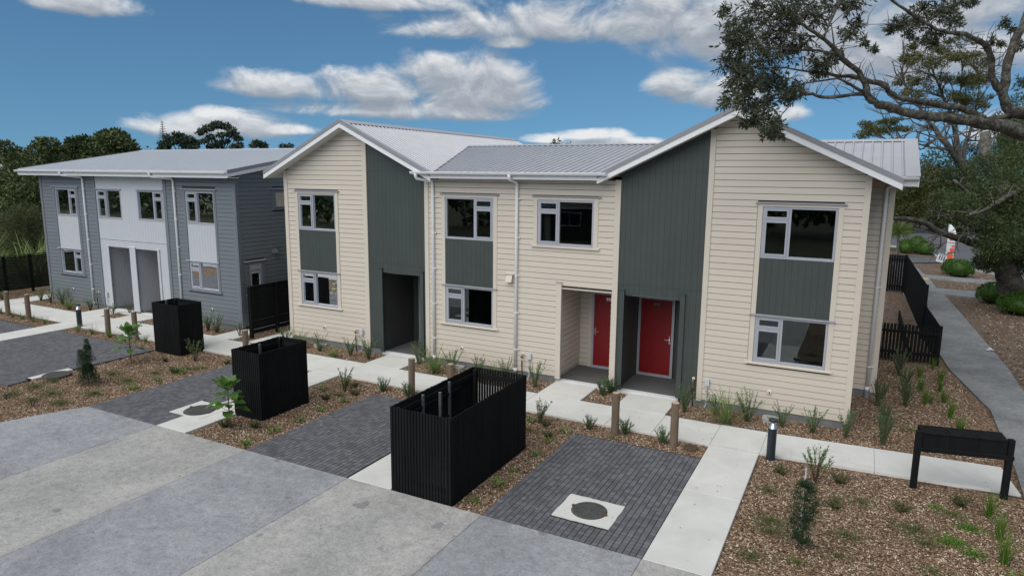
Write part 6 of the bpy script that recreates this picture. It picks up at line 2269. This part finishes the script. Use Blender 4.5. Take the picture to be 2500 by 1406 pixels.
def clump(mb, c, n_, L, W, squash=.8, out=1.0, droop=.2, shell=.35):
    cx, cy, cz, r = c
    for i in range(n_):
        d = rnd_dir(-1, 1)
        rr = r * (shell + (1.05 - shell) * random.random() ** .6)
        p = Vector((cx + d.x * rr, cy + d.y * rr, cz + d.z * rr * squash))
        v = (d * out + rnd_dir(-1, 1) * .9)
        v.z -= droop
        mb.leaf(p, v, L * random.uniform(.6, 1.3), W * random.uniform(.7, 1.3), up=rnd_dir(-1, 1), fold=.12)


def twiggy(fb, tb, c, n_tw, L, W, per=9):
    """sprays of lance leaves at the ends of thin twigs"""
    cx, cy, cz, r = c
    for k in range(n_tw):
        d = rnd_dir(-.7, 1)
        p0 = Vector((cx, cy, cz)) + rnd_dir(-1, 1) * r * .35
        p1 = Vector((cx, cy, cz)) + d * r * random.uniform(.55, 1.05)
        tb.tube([(*p0, .006), (*(p0.lerp(p1, .5) + rnd_dir(-1, 1) * r * .08), .004), (*p1, .002)], 4, False)
        ax = (p1 - p0).normalized()
        for i in range(per):
            t_ = random.uniform(.35, 1.05)
            q = p0.lerp(p1, t_)
            v = ax * random.uniform(.2, .9) + rnd_dir(-1, 1) * .8
            v.z -= .25
            fb.leaf(q, v, L * random.uniform(.6, 1.25), W * random.uniform(.7, 1.25), up=rnd_dir(-1, 1), fold=.15)


random.seed(77)
# ---- the big tree whose limbs hang into the picture from the right
t = thing('overhanging_tree', 'large lichen-covered tree whose limbs hang in from the right over the right gable', 'tree', (9.9, 4.2, 0))
tr = [(9.9, 4.2, -.2, .62), (9.85, 4.2, .4, .50), (9.7, 4.15, 2.0, .44), (9.3, 4.0, 3.7, .40), (8.7, 3.75, 5.0, .36), (8.1, 3.4, 5.8, .30)]
limb(t, tr, M['bark'], 'trunk', 14, .06, 2)
TREE['limb_low'] = [(8.1, 3.4, 5.8, .29)] + TREE['limb_low']
TREE['limb_g'] = [(8.7, 3.75, 5.0, .30)] + TREE['limb_g']
for k in [k for k in TREE if k.startswith('limb_')]:
    limb(t, TREE[k], M['bark'], 'limb', 10 if TREE[k][0][3] > .1 else 7, .16, 3, .66)
fb, tb = MB(), MB()
for c in TREE['OVER_CL']:
    dense = int(24 * (c[3] / .28) ** 1.5) + 6
    twiggy(fb, tb, (c[0], c[1], c[2], c[3] * 1.12), dense, .10, .027, 12)
# bare twigs along the thinner limbs
for k in ('limb_low', 'limb_b', 'limb_c', 'limb_e', 'limb_h', 'limb_m', 'limb_d', 'limb_f'):
    P = TREE[k]
    for i in range(len(P) - 1):
        if P[i][3] < .15:
            for j in range(3):
                a = Vector(P[i][:3]).lerp(Vector(P[i + 1][:3]), random.random())
                d = rnd_dir(-.3, 1)
                e = a + d * random.uniform(.15, .5)
                tb.tube([(*a, .008), (*(a.lerp(e, .5) + rnd_dir() * .05), .005), (*e, .002)], 4, False)
# side foliage that goes on beyond the frame
for c in ((8.6, 3.2, 8.2, .8), (9.4, 4.6, 8.8, 1.0), (10.4, 3.4, 8.4, .9), (9.2, 1.8, 8.2, .8), (10.8, 5.2, 7.6, .9), (9.9, 4.0, 9.8, .9), (11.6, 4.2, 8.0, .8), (8.4, 5.2, 9.0, .7)):
    clump(fb, c, 900, .11, .035)
tb.build('twigs', M['stem'], t)
fb.build('crown', M['l_over'], t)

# ---- the dark tree beyond the side path
t = thing('tree', 'dark evergreen tree with thick trunk standing in leaf litter right of the side footpath', 'tree', (9.1, 14.4, 0))
for k in ('t2a', 't2b', 't2c', 't2d', 't2e', 't2f', 't2g'):
    pts = TREE[k]
    if k == 't2a':
        pts = [(pts[0][0], pts[0][1], -.15, .68)] + pts[:]
    limb(t, pts, M['barkdark'] if k in ('t2a', 't2b') else M['bark'], 'trunk' if k == 't2a' else 'limb', 11, .12, 3, 1.0 if k == 't2a' else .75)
f = MB()
for c in TREE['T2_CL']:
    clump(f, c, int(3300 * c[3] ** 1.6) + 100, .125, .04, .85)
tb = MB()
for k in ('t2d', 't2e', 't2g', 't2f', 't2c'):
    P = TREE[k]
    for i in range(len(P) - 1):
        for j in range(5):
            a = Vector(P[i][:3]).lerp(Vector(P[i + 1][:3]), random.random())
            e = a + rnd_dir(-.9, .8) * random.uniform(.3, 1.0)
            m_ = a.lerp(e, .5) + rnd_dir(-1, 1) * .12
            tb.tube([(*a, .022), (*m_, .014), (*e, .006)], 4, False)
tb.build('twigs', M['barkpale'], t)
f.build('crown', M['l_dark'], t)

# ---- big half bare tree across the road
t = thing('tree', 'large half bare tree with pale limbs and sparse olive foliage across the road', 'tree', (13.0, 64, 0))
base = TREE['t3a'][0]
limb(t, [(13.2, 64.3, -.2, 1.05), (13.0, 64.2, 2.2, .9), base], M['barkpale'], 'trunk', 12, .08, 2, .65)
for k in ('t3a', 't3b', 't3c', 't3d', 't3e', 't3f'):
    limb(t, TREE[k], M['barkpale'], 'limb', 8, .1, 3, .6)
tb, f = MB(), MB()
ends = []
for k in ('t3a', 't3b', 't3c', 't3d', 't3e', 't3f'):
    P = TREE[k]
    for i in range(1, len(P) - 1):
        for j in range(7):
            a = Vector(P[i][:3]).lerp(Vector(P[i + 1][:3]), random.random())
            e = a + rnd_dir(-.1, 1) * random.uniform(1.5, 4.0)
            m_ = a.lerp(e, .5) + rnd_dir(-1, 1) * .5
            tb.tube([(*a, .09), (*m_, .055), (*e, .025)], 5, False)
            for q in range(4):
                e2 = m_.lerp(e, random.random()) + rnd_dir(-.1, 1) * random.uniform(.5, 1.8)
                tb.tube([(*m_.lerp(e, random.random()), .035), (*e2, .016)], 4, False)
for c in TREE['T3_CL']:
    for q in range(7):
        d = rnd_dir(-.6, 1) * c[3] * random.uniform(.3, 1.25)
        clump(f, (c[0] + d.x, c[1] + d.y, c[2] + d.z * .7, c[3] * random.uniform(.28, .55)), int(130 * c[3] ** 1.2), .22, .08, .65, shell=.0)
tb.build('twigs', M['barkpale'], t)
f.build('crown', M['l_olive'], t)
t = thing('lopped_tree', 'lopped pale trunk stub rising from the dark bush across the road', 'tree', (14.8, 59, 0))
limb(t, [(15.2, 59.2, -.2, .9), (15.2, 59.2, 3.5, .85)] + TREE['stump'], M['barkpale'], 'trunk', 12, .06, 2, .72)
# ---- evergreen bush across the road, tree by tree
order = sorted(TREE['T4_CL'], key=lambda c: c[0])
labels4 = ['dark bushy tree just right of the wing roof corner across the road', 'olive bushy tree second from the wing roof across the road',
           'dense dark tree behind the parked cars across the road', 'dense tree below the half bare tree across the road',
           'tall dense tree at the right edge beyond the road', 'tallest evergreen at the far right edge beyond the road']
for i in range(6):
    cs = order[i * len(order) // 6:(i + 1) * len(order) // 6]
    bx, by = sum(c[0] for c in cs) / len(cs), sum(c[1] for c in cs) / len(cs) + .5
    t = thing('bush_tree', labels4[i], 'tree', (bx, by, 0), 'bushy trees across the road')
    f = MB()
    for c in cs:
        clump(f, c, int(800 * c[3] ** 1.7), .24, .09, .85)
        low = (c[0] + random.uniform(-1, 1), c[1] + random.uniform(-.5, 1.5), max(1.2, c[2] - c[3] * 1.3), c[3])
        clump(f, low, int(560 * c[3] ** 1.7), .26, .10, .9)
    limb(t, [(bx, by, -.2, .35), (bx + .2, by, 2.0, .28), (cs[0][0], cs[0][1], cs[0][2], .12)], M['barkdark'], 'trunk', 8, .08, 2)
    f.build('crown', [M['l_far'], M['l_olive'], M['l_far'], M['l_dark'], M['l_far'], M['l_dark']][i], t)

# ---- left: bush behind the grey house and trees on the rise
def far_tree(label, key, m, leaf, dens, bark='barkdark', squash=.8, group=None, shell=.35, lean=0):
    cs = TREE[key]
    bx, by = sum(c[0] for c in cs) / len(cs), sum(c[1] for c in cs) / len(cs)
    z0 = hill_z(bx, by)
    t = thing('tree', label, 'tree', (bx, by, z0), group)
    f = MB()
    for c in cs:
        clump(f, c, int(dens * c[3] ** 2), leaf, leaf * .55, squash, shell=shell)
    top = max(c[2] for c in cs)
    tk = MB()
    R0 = max(.15, (top - z0) * .025)
    tk.tube([(bx, by, z0 - .3, R0 * 1.3), (bx + lean, by, z0 + (top - z0) * .35, R0)], 8)
    for c in cs:
        tk.tube([(bx + lean, by, z0 + (top - z0) * .33, R0 * .6), ((bx + c[0]) / 2, (by + c[1]) / 2, (z0 + (top - z0) * .3 + c[2]) / 2 + .2, R0 * .35), (c[0], c[1], c[2], R0 * .15)], 5, False)
    tk.build('trunk', M[bark], t)
    f.build('crown', M[m], t)


far_tree('big round dark tree on the rise behind the grey house', 'TL_round', 'l_far', .55, 430, squash=.9)
far_tree('dark tree with ragged top left of the big round one', 'TL_roundb', 'l_dark', .5, 420)
far_tree('bushy tree with open pale limbs on the rise, third from the left', 'TL_c', 'l_far', .45, 330, 'barkpale')
far_tree('dark low tree at the far left edge of the rise', 'TL_d', 'l_far', .45, 380)
far_tree('smaller umbrella shaped pine on the horizon beside the spire conifer', 'PINE1', 'l_pine', .8, 120, squash=.5, shell=.1)
far_tree('large umbrella shaped pine standing highest on the horizon', 'PINE2', 'l_pine', .8, 120, squash=.5, shell=.1)
far_tree('small dark pine on the horizon right of the umbrella pines', 'PINE3', 'l_pine', .8, 150, squash=.6)
far_tree('low dark treetop on the horizon above the grey roof ridge', 'PINE4', 'l_pine', .8, 150, squash=.6)
far_tree('green treetop just showing over the middle roof ridge', 'SMALL5', 'l_far', .25, 500)
far_tree('tiny olive treetop just showing right of the green one over the roof ridge', 'SMALL6', 'l_olive', .2, 500)
# thin spire conifer
t = thing('spire_conifer', 'thin bare spire of a tall conifer on the horizon', 'tree', (-173.5, 111.2, 8))
s, f = MB(), MB()
s.tube([(-173.5, 111.2, 7, .25), (-173.5, 111.2, 19.5, .05)], 6)
for i in range(11):
    z = 12.5 + i * .62
    for k in range(7):
        a = k * .9 + i
        L = (1.9 - i * .15)
        s.tube([(-173.5, 111.2, z, .06), (-173.5 + L * math.cos(a), 111.2 + L * math.sin(a), z + .35, .03)], 4, False)
        f.leaf((-173.5 + L * .5 * math.cos(a), 111.2 + L * .5 * math.sin(a), z + .1), Vector((math.cos(a), math.sin(a), .3)), L * .5, .22)
s.build('trunk', M['barkdark'], t)
f.build('crown', M['l_pine'], t)
# bush mass: many shrubs run together
f = MB()
for c in TREE['SCRUB']:
    clump(f, (c[0], c[1], c[2] - .2, c[3]), int(420 * c[3] ** 1.7), .34, .16, .8)
    for k in range(2):
        lo = (c[0] + random.uniform(-2, 2), c[1] + random.uniform(-2, 2), c[2] - random.uniform(1, 2), c[3] * random.uniform(.8, 1.2))
        clump(f, lo, int(260 * lo[3] ** 1.7), .36, .18, .8)
for i in range(46):
    x, y = random.uniform(-52, -36), random.uniform(5, 22)
    clump(f, (x, y, hill_z(x, y) + random.uniform(.3, 1.3), random.uniform(.9, 1.5)), 700, .22, .09, .75)
for i in range(150):
    x = random.uniform(-100, -34)
    y = random.uniform(-6, 60)
    if x > -44 and y < 8 and y > -6:
        continue
    z = hill_z(x, y)
    clump(f, (x, y, z + random.uniform(.4, 1.5), random.uniform(1.0, 2.0)), 330, .40, .2, .75)
kind(f.build('bush_cover', M['l_far']), 'stuff')
f = MB()
for i in range(260):
    a = random.uniform(-.4, 1.9)
    r = random.uniform(110, 260)
    x, y = -math.cos(a) * r * .9, math.sin(a) * r
    z = hill_z(x, y)
    rr = random.uniform(2.0, 4.0)
    clump(f, (x, y, z + rr * .4, rr), 170, .9, .5, .8)
for i in range(120):                      # low wooded skyline beyond the road
    x, y = random.uniform(-60, 130), random.uniform(82, 190)
    clump(f, (x, y, random.uniform(.8, 1.8), random.uniform(1.5, 2.6)), 190, .6, .35, .7)
kind(f.build('distant_wood', M['l_far']), 'stuff')
far = [('mound of brown-green scrub behind the left slat fence', 'MANUKA')]
t = thing('scrub_bush', 'rounded brown-green scrub bush behind the left slat fence', 'bush', (-41, 6.9, 0))
f, s = MB(), MB()
for c in TREE['MANUKA']:
    clump(f, c, int(2300 * c[3] ** 1.7), .16, .03, .9, droop=-.5)
    s.tube([(-41, 6.9, -.1, .05), (c[0], c[1], c[2], .02)], 5, False)
s.build('stem', M['barkdark'], t)
f.build('foliage', M['l_manuka'], t)


def flax(label, x, y, h, n_):
    t = thing('flax_plant', label, 'flax', (x, y, 0), 'tall flax plants behind the left fence')
    for k in range(n_):
        f = MB()
        a = 6.28 * k / n_ + random.uniform(-.4, .4)
        f.blade((x + random.uniform(-.15, .15), y + random.uniform(-.15, .15), -.1), a, h * random.uniform(.75, 1.2), .085 * random.uniform(.8, 1.2), random.uniform(.1, .6), random.uniform(.3, 1.4), 6, .2)
        f.build('leaf', M['l_flax'], t)


for i, (x, y, h, lb) in enumerate([(-33.0, .9, 2.5, 'tall flax at the left photo edge behind the slat fence'), (-32.3, 2.2, 2.4, 'tall flax behind the slat fence, second from the left'),
                                   (-31.4, 3.4, 2.3, 'tall flax behind the slat fence, nearest the grey house'), (-31.0, .2, 2.3, 'tall flax close behind the middle of the slat fence'),
                                   (-34.2, -1.0, 2.4, 'tall flax behind the near end of the slat fence'), (-32.0, 4.6, 2.4, 'tall flax just left of the grey house corner'), (-30.6, 2.0, 2.0, 'flax whose blades lean over the slat fence capping'), (-33.6, 3.6, 2.7, 'tallest flax in front of the rounded scrub bush'), (-30.4, -.8, 1.9, 'flax close behind the slat fence at the left photo edge'), (-35.4, 1.8, 2.7, 'tall flax at the back left of the flax group')]):
    flax(lb, x, y, h, 30)
for i, (x, y, z0, rz, lb) in enumerate([(-96, 31, 2.8, .3, 'small pale roofed house among trees on the left rise'), (-88, 37, 4.0, -.2, 'tiny white house half hidden by trees left of the dark trees')]):
    t = thing('far_house', lb, 'house', (x, y, hill_z(x, y)))
    zz = hill_z(x, y)
    MB().box(x - 4, x + 4, y - 3, y + 3, zz - 1, zz + 2.6).build('wall', M['white'], t)
    MB().prism([(y - 3.4, zz + 2.6), (y + 3.4, zz + 2.6), (y, zz + 4.0)], 'x', x - 4.4, x + 4.4).build('roof', M['roofl'], t)
    for k in range(3):
        MB().box(x + 4, x + 4.03, y - 2.2 + k * 1.6, y - 1.2 + k * 1.6, zz + .9, zz + 2.0).build('window', M['dark'], t)
# ---- cabbage tree and round shrubs by the road
t = thing('cabbage_tree', 'young cabbage tree with a spiky round head behind the tall paling fence', 'tree', (6.35, 37.5, 0))
MB().tube([(6.3, 37.5, -.1, .10), (6.32, 37.5, .9, .08), (6.25, 37.4, 1.75, .07)], 8).build('trunk', M['barkpale'], t)
f = MB()
for k in range(150):
    d = rnd_dir(-.75, 1)
    f.leaf((6.25, 37.4, 1.8), d, random.uniform(.8, 1.25), .055, fold=.2, droop=.12)
f.build('crown', M['l_flax'], t)


def ball(label, x, y, r, h):
    t = thing('round_shrub', label, 'shrub', (x, y, 0), 'clipped round lime green shrubs')
    f = MB()
    for i in range(int(2600 * r)):
        d = rnd_dir(-.35, 1)
        p = Vector((x + d.x * r, y + d.y * r, h * .38 + d.z * h * .62)) * 1.0
        p += rnd_dir(-1, 1) * .04
        f.leaf(p, d + rnd_dir(-1, 1) * .6, .11, .035, up=rnd_dir(-1, 1))
    MB().tube([(x, y, -.1, .06), (x, y, h * .5, .05)], 6).build('stem', M['barkdark'], t)
    s = MB()
    nn = 10
    s.tube([(x, y, .02, r * .6), (x, y, h * .3, r * .93), (x, y, h * .6, r * .88), (x, y, h * .85, r * .5), (x, y, h * .93, r * .1)], 14)
    s.build('inner_twigs', M['l_ball'], t, True)
    f.build('foliage', M['l_ball'], t)


ball('round lime shrub, left one of the trio by the vehicle crossing', 6.95, 40.9, .50, .9)
ball('round lime shrub, right one of the trio by the vehicle crossing', 8.15, 40.7, .52, .9)
ball('round lime shrub, rear one of the trio by the vehicle crossing', 7.75, 42.2, .52, 1.1)
ball('round lime shrub behind the larger one in the verge beside the flag', 8.75, 29.9, .42, .75)
ball('larger round lime shrub in the verge in front of the road', 9.1, 28.9, .58, .85)
ball('round green shrub left of the dark tree trunk', 9.45, 20.1, .62, .8)
ball('round green shrub directly behind the dark tree trunk', 10.0, 17.6, .75, .85)
ball('round green shrub right of the dark tree trunk', 10.9, 18.6, .8, .9)

# ---- what stands behind the camera and shows in the window panes
bh = thing('neighbour_house', 'brown tiled bungalow across the driveway, seen only in window reflections', 'house', (-18, -41, 0))
MB().box(-26, -10, -47, -38, -.1, 2.6).build('wall', M['stem'], bh)
MB().box(-26.6, -9.4, -47.6, -37.4, 2.55, 2.75).build('fascia', M['offwhite'], bh)
MB().hexa([(-26.6, -47.6, 2.75), (-9.4, -47.6, 2.75), (-9.4, -37.4, 2.75), (-26.6, -37.4, 2.75)], [(-22, -42.7, 5.2), (-14, -42.7, 5.2), (-14, -42.3, 5.2), (-22, -42.3, 5.2)]).build('roof', M['tile'], bh)
for wx in (-24, -19.5, -14.5):
    w_ = MB().box(wx, wx + 2.2, -38.0, -37.93, 1.0, 2.2).build('window', M['offwhite'], bh)
    for k in range(2):
        MB().box(wx + .12 + k * 1.02, wx + 1.08 + k * 1.02, -37.93, -37.9, 1.12, 2.08).build('pane', M['dark'], w_)
f = MB()
for i in range(190):
    x = -170 + i * 1.25 + random.uniform(-3, 3)
    y = random.uniform(-62, -50) if x > -32 else random.uniform(-47, -38)
    clump(f, (x, y, random.uniform(1.0, 7.0), random.uniform(2.2, 3.8)), 190, .9, .55, .9)
kind(f.build('hedge_belt', M['l_dark']), 'stuff')

# ================================================================== loose mulch and weeds
rng = np.random.default_rng(5)


def chips_mesh(name, regions, seed, m, L=(.016, .056), z0=BED):
    """regions: (x0,x1,y0,y1,count)"""
    V, F = [], []
    tot = 0
    for x0, x1, y0, y1, cnt in regions:
        px = rng.uniform(x0, x1, cnt)
        py = rng.uniform(y0, y1, cnt)
        pz = z0 + rng.uniform(.0, .022, cnt)
        a = rng.uniform(0, 2 * np.pi, cnt)
        l = rng.uniform(L[0], L[1], cnt) * rng.uniform(.5, 1.0, cnt)
        w = np.minimum(l * .8, rng.uniform(.008, .022, cnt))
        tl = rng.normal(0, .32, cnt)
        rl = rng.normal(0, .45, cnt)
        ca, sa = np.cos(a), np.sin(a)
        ux, uy, uz = ca * np.cos(tl), sa * np.cos(tl), np.sin(tl)
        vx, vy, vz = -sa * np.cos(rl), ca * np.cos(rl), np.sin(rl)
        for su, sv in ((-1, -1), (1, -.7), (1, .7), (-1, 1)):
            V.append(np.stack([px + ux * l * su / 2 + vx * w * sv / 2, py + uy * l * su / 2 + vy * w * sv / 2, pz + uz * l * su / 2 + vz * w * sv / 2], 1))
        idx = np.arange(cnt)
        F.append((tot, cnt))
        tot += cnt * 4
    me = bpy.data.meshes.new(name)
    vs = np.concatenate(V)
    nf = sum(c for _, c in F)
    quads = np.concatenate([np.stack([s + np.arange(c), s + c + np.arange(c), s + 2 * c + np.arange(c), s + 3 * c + np.arange(c)], 1) for s, c in F])
    me.vertices.add(len(vs))
    me.vertices.foreach_set('co', vs.astype(np.float32).ravel())
    me.loops.add(nf * 4)
    me.loops.foreach_set('vertex_index', quads.astype(np.int32).ravel())
    me.polygons.add(nf)
    me.polygons.foreach_set('loop_start', np.arange(0, nf * 4, 4, dtype=np.int32))
    me.polygons.foreach_set('loop_total', np.full(nf, 4, dtype=np.int32))
    me.materials.append(m)
    me.update(calc_edges=True)
    o = bpy.data.objects.new(name, me)
    link(o)
    return kind(o, 'stuff')


D1, D2, D3 = 1900, 1300, 800
REG = []
for x0, x1, y0, y1, d in [(2.62, 6.9, -9.5, -2.35, D1), (-1.55, -.99, -7.04, -2.4, D1), (-.99, 1.63, -3.12, -2.4, D1), (-2.78, -1.55, -4.25, -2.4, D1),
                          (.42, 4.6, -1.1, -.02, D1), (4.14, 6.7, -.8, 6.7, D2), (-1.64, -.82, -1.13, -.02, D1), (-7.04, -2.82, -1.13, -.02, D2), (-12.3, -8.28, -1.13, -.02, D2),
                          (-8.09, -6.3, -7.04, -2.4, D1), (-6.3, -3.74, -3.18, -2.4, D2), (-12.0, -11.44, -8.3, -2.4, D2), (-14.76, -12.0, -9.7, -2.4, D2), (-11.44, -9.02, -3.18, -2.4, D2),
                          (-18.8, -14.75, -.98, -.02, D3), (-19.88, -14.76, -3.08, -2.3, D3), (-25.9, -22.3, -.98, -.02, D3), (-26, -21, -3.1, -2.3, D3), (-28.9, -27.4, -4, 1.5, D3), (-20.9, -20.12, -.95, -.27, D3), (-13.8, -12.35, -1.1, 2.0, D3)]:
    REG.append((x0, x1, y0, y1, int((x1 - x0) * (y1 - y0) * d)))
chips_mesh('bark_chips', REG, 5, M['chips'])
chips_mesh('fallen_leaves', [(8.2, 12, 2, 20, 9000), (8, 13, 22.5, 31, 3500)], 6, M['chips'], (.05, .12), BED)


def weeds(name, spots, m, L, W):
    f = MB()
    for x, y, r, n_ in spots:
        for i in range(int(n_ * 1.7)):
            a = random.uniform(0, 6.28)
            rr = r * abs(random.gauss(0, .5))
            d = Vector((random.uniform(-1, 1), random.uniform(-1, 1), random.uniform(.25, 1.3)))
            f.leaf((x + rr * math.cos(a) * 1.4, y + rr * math.sin(a), BED + random.uniform(.0, .035)), d, L * random.uniform(.5, 1.2), W, fold=.2)
    return kind(f.build(name, m), 'stuff')


weeds('green_weed_patch', [(5.62, -4.35, .22, 650), (5.85, -4.6, .15, 260), (5.9, -3.75, .2, 420), (6.5, -5.05, .28, 600), (6.35, -5.35, .2, 400), (5.5, -3.2, .12, 100), (4.75, -6.85, .16, 260), (4.95, -7.05, .2, 300), (3.3, -6.8, .2, 180)], M['l_moss'], .045, .012)
weeds('dry_weed_patch', [(3.1, -5.0, .3, 420), (3.15, -5.35, .25, 300), (2.95, -3.9, .25, 260), (4.2, -4.9, .3, 260), (5.1, -4.2, .35, 420), (5.25, -4.6, .25, 260), (4.4, -3.6, .3, 260), (5.7, -3.35, .3, 300), (4.1, -5.6, .3, 160), (5.3, -5.4, .25, 160), (3.0, -6.2, .3, 260), (4.5, -6.3, .3, 200), (5.0, -5.9, .25, 160),
                         (4.1, -6.9, .3, 200), (5.6, -6.5, .3, 220), (3.6, -6.05, .2, 160), (4.9, 1.2, .25, 150), (5.3, .6, .3, 160),
                         (-12.3, -6.4, .35, 420), (-13.2, -6.9, .35, 420), (-14.1, -6.8, .4, 420), (-12.6, -5.4, .4, 320), (-13.5, -5.2, .4, 320), (-12.6, -4.6, .35, 300), (-14.0, -7.4, .3, 300), (-13.1, -7.4, .25, 260), (-12.3, -7.2, .3, 420), (-14.2, -6.3, .25, 260), (-12.2, -3.9, .35, 260),
                         (-7.4, -2.9, .3, 200), (-7.0, -3.6, .3, 200), (-5.0, -2.9, .4, 260), (-.2, -2.95, .3, 120), (-1.9, -3.4, .3, 160)], M['l_weed'], .05, .011)


# a few blown leaves on the paving
rl = MB()
for x0, x1, y0, y1, c_, z in ((1.7, 2.55, -7, -2.5, 14, .004), (-7, 6.5, -2.2, -1.3, 40, .004), (-.9, 1.6, -7, -3.2, 26, .006), (-6.2, -3.8, -7, -3.4, 16, .006), (-14, 2.5, -11, -7.2, 40, .004), (6.9, 7.9, -2, 12, 60, .002)):
    for i in range(c_):
        a = random.uniform(0, 6.28)
        rl.leaf((random.uniform(x0, x1), random.uniform(y0, y1), z), Vector((math.cos(a), math.sin(a), random.uniform(.0, .25))), random.uniform(.025, .06), random.uniform(.01, .022), fold=.2)
kind(rl.build('blown_leaves', M['chips']), 'stuff')
